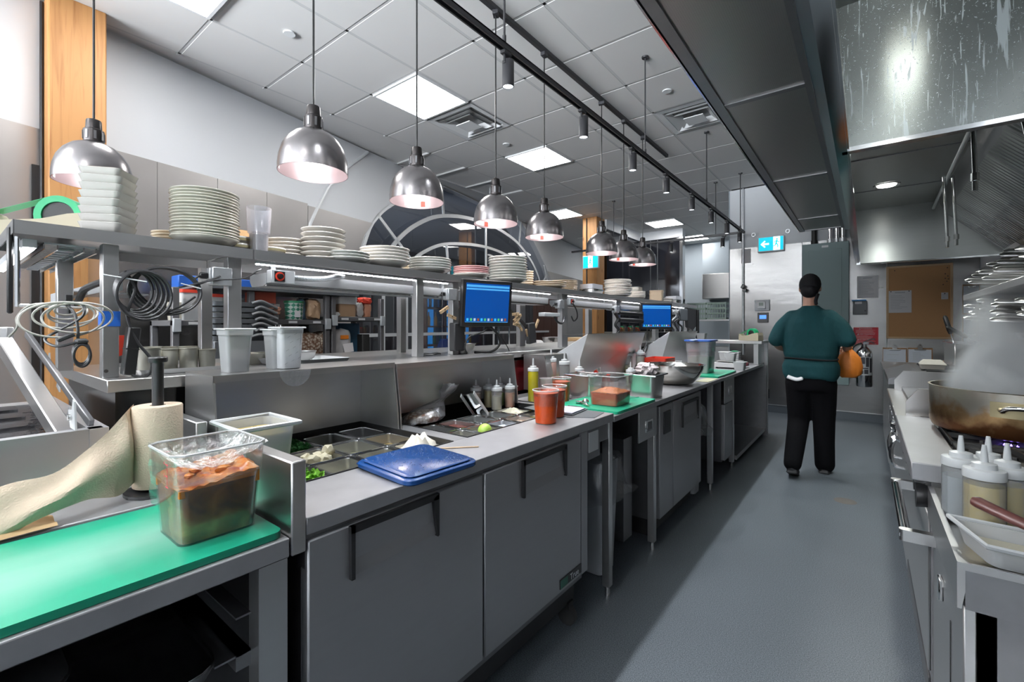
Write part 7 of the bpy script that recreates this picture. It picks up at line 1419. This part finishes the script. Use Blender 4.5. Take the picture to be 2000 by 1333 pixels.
# steam
m = bpy.data.materials.new('steam'); m.use_nodes = True; N, L = nodes(m); N.remove(N['Principled BSDF']); vsn = N.new('ShaderNodeVolumePrincipled'); vsn.inputs['Color'].default_value = (.93,.95,.97,1); vsn.inputs['Anisotropy'].default_value = .2
tc = N.new('ShaderNodeTexCoord'); n = N.new('ShaderNodeTexNoise'); n.inputs['Scale'].default_value = 4.5; n.inputs['Detail'].default_value = 4; n.inputs['Distortion'].default_value = .8; L.new(tc.outputs['Object'], n.inputs['Vector'])
r1 = N.new('ShaderNodeMapRange'); r1.inputs[1].default_value = .38; r1.inputs[2].default_value = .75; r1.inputs[3].default_value = 0; r1.inputs[4].default_value = 80; L.new(n.outputs['Fac'], r1.inputs[0])
sx = N.new('ShaderNodeSeparateXYZ'); L.new(tc.outputs['Object'], sx.inputs[0]); r2 = N.new('ShaderNodeMapRange'); r2.inputs[1].default_value = 0; r2.inputs[2].default_value = .62; r2.inputs[3].default_value = 1; r2.inputs[4].default_value = 0; L.new(sx.outputs[2], r2.inputs[0])
pw = N.new('ShaderNodeMath'); pw.operation = 'POWER'; pw.inputs[1].default_value = 2.2; L.new(r2.outputs[0], pw.inputs[0]); ml = N.new('ShaderNodeMath'); ml.operation = 'MULTIPLY'; L.new(r1.outputs[0], ml.inputs[0]); L.new(pw.outputs[0], ml.inputs[1]); 
cx2 = N.new('ShaderNodeMath'); cx2.operation = 'MULTIPLY_ADD'; cx2.inputs[1].default_value = -.24; L.new(sx.outputs[2], cx2.inputs[0]); L.new(sx.outputs[0], cx2.inputs[2])
cy2 = N.new('ShaderNodeMath'); cy2.operation = 'MULTIPLY_ADD'; cy2.inputs[1].default_value = -.90; L.new(sx.outputs[2], cy2.inputs[0]); L.new(sx.outputs[1], cy2.inputs[2])
cv = N.new('ShaderNodeCombineXYZ'); L.new(cx2.outputs[0], cv.inputs[0]); L.new(cy2.outputs[0], cv.inputs[1]); ln = N.new('ShaderNodeVectorMath'); ln.operation = 'LENGTH'; L.new(cv.outputs[0], ln.inputs[0])
r3 = N.new('ShaderNodeMapRange'); r3.interpolation_type = 'SMOOTHSTEP'; r3.inputs[1].default_value = .08; r3.inputs[2].default_value = .27; r3.inputs[3].default_value = 1.6; r3.inputs[4].default_value = 0; L.new(ln.outputs['Value'], r3.inputs[0])
m3 = N.new('ShaderNodeMath'); m3.operation = 'MULTIPLY'; L.new(ml.outputs[0], m3.inputs[0]); L.new(r3.outputs[0], m3.inputs[1]); L.new(m3.outputs[0], vsn.inputs['Density']); L.new(vsn.outputs[0], N['Material Output'].inputs['Volume'])
b = B(); n_ = 28; rings = []
for r, x, y, z in ((.24,0,0,0),(.27,0,.02,.04),(.28,.02,.12,.12),(.30,.05,.26,.24),(.32,.10,.40,.38),(.28,.14,.52,.52),(.14,.16,.58,.62)): rings.append([Vector((PXc+x+r*math.cos(2*PI*k/n_), PYc+y+r*1.1*math.sin(2*PI*k/n_), 1.085+z)) for k in range(n_)])
st_ = fin(b.loft(rings), 'steam', m, None, base=(PXc, PYc, 1.085)); tag(st_, 'white steam rising from the wide braising pot', 'steam', None, 'stuff')
# near table with bottles
t = thing('side_table', 'sunken-top stainless side table at the near end of the range', 'table', (.5, 1.66, 0))
fin(B().box(.16, 1.1, 1.375, 1.962, .82, .826), 'sunken_top', STEELH, t)
fin(B().prism([(.155,1.37,.852),(.168,1.37,.852),(.168,1.37,.79),(.162,1.37,.752),(.155,1.37,.752)], (0,.595,0)).box(.168,1.1,1.37,1.378,.836,.852).box(.168,1.1,1.958,1.965,.78,.852), 'raised_edge', STEELH, t, smooth=False)
fin(B().box(.168, 1.1, 1.372, 1.376, .752, .84), 'end_apron', DARKST, t)
fin(B().box(.19, 1.1, 1.40, 1.43, .1, .75).box(.19,.22,1.40,1.95,.1,.75), 'side_panel', DARKST, t)
fin(B().box(.168, .19, 1.40, 1.96, .02, .76, .003), 'front_door', STEEL, t); dd = t.children[-1]; fin(B().box(.166,.169,1.58,1.585,.1,.62), 'door_gap', BLACK, dd)
fin(B().box(.158,.168,1.72,1.76,.60,.66,.003), 'latch', CHROME, t)
fin(B().box(.20, 1.1, .75, 1.39, .40, .41), 'lower_shelf', STEEL, t)
for x in (.24, .95): fin(B().box(x, x+.035, .80, .835, 0, .80), 'leg', DARKST, t)
fin(B().tube([(.24,1.2,.60),(.5,1.2,.60),(.5,1.0,.60)], .008, 8).tube([(.24,1.2,.50),(.5,1.2,.50),(.5,1.0,.50)], .008, 8), 'tray_rail', CHROME, t)
for i, (x, y, r, z) in enumerate([(.47, 1.12, .14, .411), (.75, 1.22, .16, .411)]):
    p = thing('sauce_pot', ['dark-rimmed pot on the lower shelf under the side table', 'second pot at the back of the lower shelf'][i], 'pot', (x, y, z), 0, 'pots under the side table'); fin(B().lathe([(0,0),(r-.01,0),(r,.01),(r,.14),(r+.006,.145),(r-.004,.145),(r-.005,.012),(0,.004)], n=32), 'pot_body', STEELH, p, True); fin(B().tube(cr([(-r,-.04,.10),(-r-.03,-.035,.105),(-r-.035,.035,.105),(-r,.04,.10)], 5), .005, 8), 'handle', CHROME, p, True)
for i, (x, y, c, lv) in enumerate([(.235, 1.640, PALEOIL, .88), (.205, 1.745, mat('clear_blue_liquid', (.55,.62,.66), .3), .8), (.285, 1.70, PALEOIL, .85), (.262, 1.775, CRS, .8)]):
    squeeze(x, y, .8265, .040, .155, c, ['front squeeze bottle of pale yellow oil by the range', 'squeeze bottle of clear liquid behind the yellow oil, aisle side', 'squeeze bottle of yellow oil toward the wall', 'rearmost milky squeeze bottle against the range ledge'][i], lv, 'oil bottles at the range', .042)
t = thing('ninth_pan', 'milky plastic insert pan lying in front of the oil bottles', 'pan', (.28, 1.47, .83)); M = Matrix.Translation((.275, 1.465, .845)) @ Euler((0, .10, .25)).to_matrix().to_4x4()
b = B().rbox(-.085, .095, -.065, .065, 0, .045, .02, .014, 5, True, .003); bmesh.ops.transform(b.bm, matrix=M, verts=b.bm.verts); fin(b, 'pan_body', TRANS, t)
b = B().tube([(-.105,-.085,.046),(.115,-.085,.046),(.115,.085,.046),(-.105,.085,.046)], .006, 6, True); bmesh.ops.transform(b.bm, matrix=M, verts=b.bm.verts); fin(b, 'rim', MILK, t)
b = B().rbox(-.08, .09, -.06, .06, .006, .02, .018); bmesh.ops.transform(b.bm, matrix=M, verts=b.bm.verts); fin(b, 'residue', mat('oily_residue', (.62,.58,.45), .3), t)
t = thing('turner', 'long brown-handled steel turner resting across the insert pan', 'turner', (.33, 1.38, .9)); fin(B().tube([(.190,1.455,.966),(.197,1.450,.966),(.24,1.435,.95),(.30,1.415,.93)], [.010,.0135,.0125,.012], 12, flat=.8), 'handle', mat('brown_handle', (.09,.03,.025), .35), t); fin(B().cbox((.34,1.39,.905),(.10,.05,.003),0,(.2,.35,.2)).cyl((.29,1.418,.934),(.31,1.405,.92),.006,8), 'blade', STEEL, t)
t = thing('wire_rack_tray', 'steel tray with a wire cooling rack beside the bottles', 'tray', (.52, 1.7, .83)); fin(B().rbox(.36,.80,1.46,1.94,.828,.850,.03,.012,4,True,.002), 'tray_body', STEELH, t)
b = B(); b.tube([(.37,1.49,.862),(.80,1.49,.862),(.80,1.92,.862),(.37,1.92,.862)], .003, 6, True)
for k in range(30): b.box(.37,.80,1.50+.0143*k,1.5015+.0143*k,.860,.8615)
for k in range(4): b.box(.40+.12*k,.4025+.12*k,1.49,1.92,.857,.860)
tag(fin(b, 'wire_rack', CHROME, t, smooth=False), kind='stuff')
# further appliances
t = thing('griddle', 'stainless griddle with raised splash guards beyond the pot', 'griddle', (.6, 3.6, 0)); fin(B().box(RX, 1.1, 3.0, 4.38, .12, .90), 'body', STEEL, t); fin(B().box(.12, .22, 3.02, 4.38, .85, .905, .004), 'grease_ledge', STEELH, t)
fin(B().prism([(.16,3.10,.905),(.16,3.10,.975),(.21,3.10,1.045),(1.1,3.10,1.045),(1.1,3.10,.905)], (0,.012,0)), 'splash_guard', STEELH, t, smooth=False); fin(B().prism([(.16,4.30,.905),(.16,4.30,.975),(.21,4.30,1.045),(1.1,4.30,1.045),(1.1,4.30,.905)], (0,.012,0)), 'splash_guard', STEELH, t, smooth=False); fin(B().box(.2,1.1,3.112,4.3,.905,.93), 'griddle_plate', DARKST, t)
for k in range(5): fin(B().lathe([(0,0),(.026,0),(.022,.035),(0,.035)], n=12, M=Matrix.Translation((RX, 3.2+.24*k, .80)) @ Euler((0,-PI/2,0)).to_matrix().to_4x4()), 'knob', CHROME, t)
b = B(); rnd = random.Random(3)
for k in range(46): b.cbox((.128+rnd.uniform(-.014,.012), 3.22+rnd.uniform(-.06,.06), .82+rnd.uniform(-.06,.05)), (rnd.uniform(.008,.02),)*3, 0, (rnd.random()*3, rnd.random()*3, rnd.random()*3))
tag(one(b, 'crumpled_foil', CHROME, 'crumpled foil wrapped around the griddle knobs', 'foil'), kind='stuff')
for i, y in enumerate((3.30, 3.55)): t = thing('pull_ring', ['round steel pull ring hanging below the foil', 'second steel pull ring below the foil'][i], 'ring', (.13, y, .55), 0, 'pull rings'); fin(B().tube(cr([(RX,y,.74),(.125,y,.73),(.108,y,.66),(.125,y,.59),(RX,y,.58)], 5), .010, 8), 'ring', CHROME, t)
t = thing('charbroiler', 'dark charbroiler with sloped steel front past the griddle', 'grill', (.6, 4.9, 0)); fin(B().box(RX, 1.1, 4.42, 5.5, .12, .93), 'body', STEEL, t); fin(B().prism([(.13,4.45,.93),(.13,4.45,.97),(.30,4.45,1.03),(1.1,4.45,1.03),(1.1,4.45,.93)], (0,1.0,0)), 'hood_top', DARKST, t, smooth=False)
for k in range(10): fin(B().box(.35,1.05,4.52+.09*k,4.55+.09*k,1.03,1.042), 'grill_bar', IRON, t)
t = thing('pasta_cooker', 'tall steel pasta cooker well with basket handles', 'cooker', (.7, 5.0, 1.04)); fin(B().box(.52,.98,4.72,5.3,1.042,1.235,.006), 'well_body', STEELH, t); fin(B().box(.49,.52,4.70,5.3,1.042,1.075).box(.72,.735,4.705,4.72,1.05,1.23), 'side_trim', CHROME, t); fin(B().box(.51,.99,4.715,5.305,1.233,1.243).box(.54,.96,4.75,5.27,1.243,1.246), 'rim', CHROME, t)
for i, (x, a, c) in enumerate([(.53,-.25,0),(.66,-.95,1),(.78,.9,1),(.84,-.9,1),(.93,-.1,0)]):
    t = thing('basket_handle', ['black handle leaning at the left of the pasta cooker', 'black basket handle pointing up left', 'black basket handle crossing to the right', 'black basket handle crossing to the left', 'steel ladle handle at the right of the pasta cooker'][i], 'utensil', (x, 4.9, 1.24), 0, 'pasta basket handles')
    d = Vector((math.sin(a), -.1, math.cos(a))).normalized(); p0 = Vector((x, 4.85, 1.24)); fin(B().cyl(p0, p0+d*.08, .004, 6).box(x-.05,x+.05,4.85,4.855,1.246,1.252), 'wire', CHROME, t); fin(B().tube([p0+d*.07, p0+d*.10, p0+d*.20, p0+d*.215], [.012,.017,.015,.008], 10), 'grip', BLACK if i != 4 else CHROME, t)
t = thing('takeout_box', 'kraft clamshell box standing on the charbroiler edge', 'box', (.38, 4.75, 1.04)); fin(B().rbox(.33,.46,4.62,4.76,1.042,1.075,.01,.008), 'box_base', mat('clamshell', (.55,.52,.46), .7), t); fin(B().loft([[Vector(p) for p in ((.32,4.61,1.078),(.47,4.61,1.078),(.47,4.77,1.078),(.32,4.77,1.078))], [Vector(p) for p in ((.345,4.64,1.11),(.445,4.64,1.11),(.445,4.74,1.11),(.345,4.74,1.11))]]), 'box_lid', mat('clamshell'), t, smooth=False)
t = thing('end_fridge', 'low steel cabinet closing the cooking line at the far wall', 'cabinet', (.6, 6.4, 0)); fin(B().box(RX,1.1,5.55,7.3,.08,.90), 'body', STEEL, t); fin(B().box(.14,1.1,5.52,7.32,.90,.93), 'top', STEELH, t); fin(B().box(.19,1.1,5.55,7.3,0,.08), 'plinth', IRON, t)
for (y0, y1, z0, z1) in ((3.02, 4.36, 0, .12), (4.44, 5.48, 0, .12), (2.0, 2.96, 0, .12)): one(B().box(.2,1.08,y0,y1,z0,z1), 'plinth_base', IRON, f'black plinth under the cooking line at {["the griddle","the charbroiler","the range"][[3.02,4.44,2.0].index(y0)]}', 'plinth')
# frying pans with their handles toward the aisle, on a two-tier overshelf
t = thing('pan_shelf', 'two-tier steel overshelf loaded with frying pans above the range', 'shelf', (.8, 2.9, 1.3))
for z in (1.335, 1.545): fin(B().box(.45 if z > 1.4 else .52, 1.14, 2.1, 3.75, z-.03, z, .002), 'shelf_plate', STEELH, t)
for y in (2.15, 3.70): fin(B().prism([(1.14,y,1.1),(1.14,y,1.55),(.50,y,1.52),(1.10,y,1.1)], (0,.01,0)), 'bracket', STEEL, t)
pm = bpy.data.objects.new('frying_pan', None); proto = thing('frying_pan', '', 'pan', (0,0,0), 0, 'frying pans on the overshelf')
fin(B().lathe([(0,0),(.095,0),(.125,.035),(.128,.036),(.122,.036),(.094,.004),(0,.003)], n=24), 'pan_body', STEELH, proto, True)
fin(B().tube([(-.118,0,.030),(-.16,0,.040),(-.24,0,.052),(-.33,0,.058),(-.345,0,.056)], [.012,.011,.013,.015,.007], 8, flat=.35), 'handle', STEELH, proto, True)
rnd = random.Random(12); first = True
for tier, z in enumerate((1.336, 1.546)):
    for j, y in enumerate((2.45, 2.85, 3.2, 3.52)):
        nn = (6, 6, 7, 6)[j] if tier == 0 else (5, 6, 5, 4)[j]
        for k in range(nn):
            loc = (.80+rnd.uniform(-.03,.03), y+rnd.uniform(-.02,.02), z+.0001+.0165*k); rz = rnd.uniform(-.22,.22)
            lab = f'steel frying pan, {ORD[k]} up in the {["farthest","third nearest","second nearest","nearest"][3-j]} stack of the {["lower","upper"][tier]} tier'
            if first: proto.location = loc; proto.rotation_euler.z = rz; proto['label'] = lab; first = False
            else: clone(proto, loc, rz, lab)
bpy.data.objects.remove(pm)
sheet_ = thing('wire_basket', 'small chrome wire basket hanging behind the pasta cooker', 'basket', (1.0, 5.6, 1.2)); b = B()
for k in range(5): b.box(.90,1.08,5.59,5.60,1.26+.035*k,1.263+.035*k)
for k in range(5): b.box(.90+.045*k,.903+.045*k,5.592,5.598,1.26,1.40)
fin(b, 'wire_grid', CHROME, sheet_); fin(B().box(.9,1.14,5.60,5.7,1.24,1.26), 'basket_bracket', CHROME, sheet_)
t = thing('floor_drain_mark', 'dark scuffed floor cleanout plate in the aisle', 'drain', (-.13, 4.4, 0)); fin(B().lathe([(0,.0005),(.07,.0005),(.075,.0),(0,0)], (-.13,4.4,.0005), 20), 'plate', mat('plate_brown', (.12,.11,.10), .5, noise=.5, nscale=60), t)

# ================================================================ THE PERSON
def bake(b, name, m, parent, voxel, smooth=2, mats=None):
    bm = b.bm; bmesh.ops.recalc_face_normals(bm, faces=bm.faces); me = bpy.data.meshes.new(name); bm.to_mesh(me); bm.free()
    o = bpy.data.objects.new(name, me); col.objects.link(o)
    r = o.modifiers.new('r', 'REMESH'); r.mode = 'VOXEL'; r.voxel_size = voxel; r.use_smooth_shade = True
    s_ = o.modifiers.new('s', 'SMOOTH'); s_.factor = .5; s_.iterations = smooth
    dg = bpy.context.evaluated_depsgraph_get(); nm = bpy.data.meshes.new_from_object(o.evaluated_get(dg)); bpy.data.objects.remove(o); nm.name = name
    nm.transform(Matrix.Translation(-wloc(parent))); nm.materials.clear(); nm.materials.append(m); nm.polygons.foreach_set('use_smooth', [True]*len(nm.polygons))
    o = bpy.data.objects.new(name, nm); col.objects.link(o); o.parent = parent; return o
def ell(b, c, r, rot=(0,0,0), n=16):
    M = Matrix.Translation(c) @ Euler(rot).to_matrix().to_4x4() @ Matrix.Diagonal((*r, 1)); bmesh.ops.create_uvsphere(b.bm, u_segments=n, v_segments=n//2+2, radius=1, matrix=M); return b
def limb(b, pts, rs, n=14, k=4):
    P = cr(pts, k); R = []
    for i in range(len(P)):
        u = i/k; j = min(int(u), len(rs)-2); R.append(rs[j]+(rs[j+1]-rs[j])*(u-j) if j+1 < len(rs) else rs[-1])
    b.tube(P, R, n); ell(b, pts[0], (rs[0],)*3); ell(b, pts[-1], (rs[-1],)*3); return b
pe = thing('person', 'person in a teal short-sleeved shirt and black cap walking away with an orange bag', 'person', (-.40, 5.0, 0))
b = B()
ell(b, (-.412,5.03,1.735), (.078,.098,.112)); ell(b, (-.412,5.085,1.672), (.052,.052,.05)); limb(b, [(-.408,4.985,1.50),(-.41,5.0,1.58),(-.412,5.02,1.66)], [.066,.057,.056])
ell(b, (-.412,5.128,1.715), (.013,.018,.02)); ell(b, (-.491,5.03,1.715), (.010,.02,.03)); ell(b, (-.333,5.03,1.715), (.010,.02,.03)); ell(b, (-.412,5.118,1.675), (.024,.012,.008))
ell(b, (-.405,4.99,1.34), (.19,.12,.19)); ell(b, (-.405,4.99,1.12), (.17,.12,.17)); ell(b, (-.405,4.99,.97), (.18,.13,.12))
limb(b, [(-.55,4.98,1.42),(-.63,4.95,1.33),(-.675,4.925,1.225)], [.050,.050,.042]); limb(b, [(-.675,4.925,1.225),(-.655,5.02,1.175),(-.62,5.12,1.145)], [.041,.038,.027])
limb(b, [(-.26,4.98,1.42),(-.175,4.95,1.33),(-.128,4.93,1.235)], [.050,.050,.042]); limb(b, [(-.128,4.93,1.235),(-.135,5.02,1.19),(-.145,5.11,1.165)], [.041,.038,.027])
limb(b, [(-.49,4.99,.92),(-.50,5.05,.50),(-.505,4.80,.15)], [.095,.06,.042]); limb(b, [(-.32,4.99,.92),(-.315,5.10,.50),(-.31,5.17,.11)], [.095,.06,.042])
for hx, sgn, hz in ((-.615, 1, 1.142), (-.148, -1, 1.150)):
    W0 = Vector((hx, 5.125, hz)); b.cbox(W0+Vector((0,.045,-.004)), (.030,.085,.075), .012)
    for f in range(4):
        p = W0+Vector((0,.080-.004*abs(f-1.3),.026-.020*f)); L_ = (.042,.047,.043,.033)[f]
        limb(b, [p, p+Vector((sgn*.012,L_*.75,-.004)), p+Vector((sgn*.036,L_*.75,-.010)), p+Vector((sgn*.044,L_*.25,-.012))], [.0085,.008,.0075,.0065], 8, 2)
    limb(b, [W0+Vector((0,.015,.030)), W0+Vector((sgn*.016,.04,.046)), W0+Vector((sgn*.028,.068,.038))], [.011,.010,.0085], 8, 2)
bake(b, 'body', SKIN, pe, .0058, 1)
for x in (-.443, -.381): fin(ell(B(), (x,5.118,1.745), (.012,.010,.010), n=12), 'eye', mat('eye_white', (.7,.7,.7), .2), pe); fin(ell(B(), (x,5.127,1.745), (.005,.003,.005), n=8), 'iris', IRON, pe.children[-1])
fin(ell(B(), (-.412,5.129,1.672), (.020,.003,.005), n=10), 'lips', mat('lip_red', (.42,.16,.14), .5), pe)
b = B(); ell(b, (-.412,5.022,1.752), (.088,.106,.104)); ell(b, (-.412,4.965,1.69), (.070,.06,.065)); ell(b, (-.40,4.935,1.70), (.035,.03,.035)); b.box(-.6,-.2,5.085,5.2,1.5,1.742)
# cap and hair: trimmed clear of the face
bm = b.bm; geo = [f for f in bm.faces if all(v.co.y > 5.084 and v.co.z < 1.745 for v in f.verts)]; bmesh.ops.delete(bm, geom=geo, context='FACES'); bmesh.ops.delete(bm, geom=[v for v in bm.verts if v.co.y > 5.075 and v.co.z < 1.765], context='VERTS'); fin(b, 'cap_and_hair', HAIR, pe)
fin(B().tube(cr([(-.345,4.95,1.66),(-.36,4.93,1.60),(-.355,4.92,1.56)], 5), [.014]*10+[.006], 8), 'cap_tie', HAIR, pe)
b = B(); n_ = 40; rings = []
for z, rx, ry, dx in ((.885,.200,.150,0),(.93,.222,.160,.0),(1.0,.225,.160,0),(1.055,.205,.145,0),(1.075,.198,.140,0),(1.10,.212,.150,0),(1.2,.225,.152,0),(1.32,.232,.150,0),(1.40,.225,.138,0),(1.455,.195,.118,0),(1.50,.140,.09,0),(1.535,.082,.072,0),(1.555,.066,.066,0)):
    rings.append([Vector((-.405+dx+rx*math.copysign(abs(math.cos(a))**.85, math.cos(a)), 4.99+ry*math.copysign(abs(math.sin(a))**.85, math.sin(a))+.006*math.sin(5*a+z*14), z+(.016*math.sin(3*a) if z < .9 else 0))) for a in [2*PI*k/n_ for k in range(n_)]])
b.loft(rings); limb(b, [(-.54,4.985,1.43),(-.62,4.96,1.35),(-.670,4.93,1.245)], [.088,.078,.070]); limb(b, [(-.27,4.985,1.43),(-.185,4.96,1.35),(-.134,4.935,1.25)], [.088,.078,.070])
bake(b, 'shirt', SHIRT, pe, .011, 3)
fin(B().tube([Vector((-.405+.204*math.copysign(abs(math.cos(a))**.85, math.cos(a)), 4.99+.146*math.copysign(abs(math.sin(a))**.85, math.sin(a)), 1.068+.006*math.sin(2*a))) for a in [2*PI*k/36 for k in range(36)]], .009, 6, True), 'apron_tie', HAIR, pe)
fin(B().tube(cr([(-.57,4.85,.905),(-.50,4.835,.885),(-.45,4.835,.90)], 5), [.02]*10+[.01], 8, flat=.6), 'shirt_tail', PAPER, pe)
b = B(); rings = []
for z, rx, ry in ((.99,.190,.135),(.93,.198,.145),(.87,.200,.148),(.82,.196,.142),(.78,.185,.13)): rings.append([Vector((-.405+rx*math.cos(a), 4.99+ry*math.sin(a), z)) for a in [2*PI*k/n_ for k in range(n_)]])
b.loft(rings); limb(b, [(-.495,4.99,.84),(-.50,5.03,.66),(-.505,5.04,.48),(-.515,4.92,.30),(-.525,4.79,.13)], [.115,.103,.090,.082,.072]); limb(b, [(-.315,4.99,.84),(-.312,5.05,.66),(-.31,5.09,.48),(-.31,5.13,.28),(-.308,5.17,.075)], [.115,.103,.090,.084,.082])
bake(b, 'trousers', TROUS, pe, .012, 3)
b = B(); ell(b, (-.308,5.18,.045), (.05,.085,.04)); ell(b, (-.308,5.27,.032), (.047,.07,.03)); b.box(-.352,-.264,5.09,5.33,.0,.018,.006); bake(b, 'shoe', BLACKM, pe, .008, 2)
b = B(); M = Matrix.Translation((-.525,4.80,.055)) @ Euler((-.45,0,0)).to_matrix().to_4x4(); b.cbox((-.525,4.83,.028),(.088,.22,.02),.006,(-.35,0,0)); ell(b, (-.525,4.80,.075), (.05,.08,.045), (-.4,0,0)); ell(b, (-.525,4.89,.035), (.047,.065,.03)); bake(b, 'shoe', BLACKM, pe, .008, 2)
b = B(); n_ = 26; rings = []; rnd = random.Random(6)
for z, r1, r2 in ((.90,.05,.03),(.93,.085,.05),(1.0,.10,.06),(1.08,.085,.055),(1.13,.05,.035),(1.155,.022,.02),(1.175,.03,.025)): rings.append([Vector((-.125+r1*math.cos(a)*(1+rnd.uniform(-.1,.1)), 5.16+r2*math.sin(a)*(1+rnd.uniform(-.1,.1)), z+rnd.uniform(-.006,.006))) for a in [2*PI*k/n_ for k in range(n_)]])
one(b.loft(rings), 'plastic_bag', ORANGEB, "crumpled orange plastic bag in the walking person's hand", 'bag')
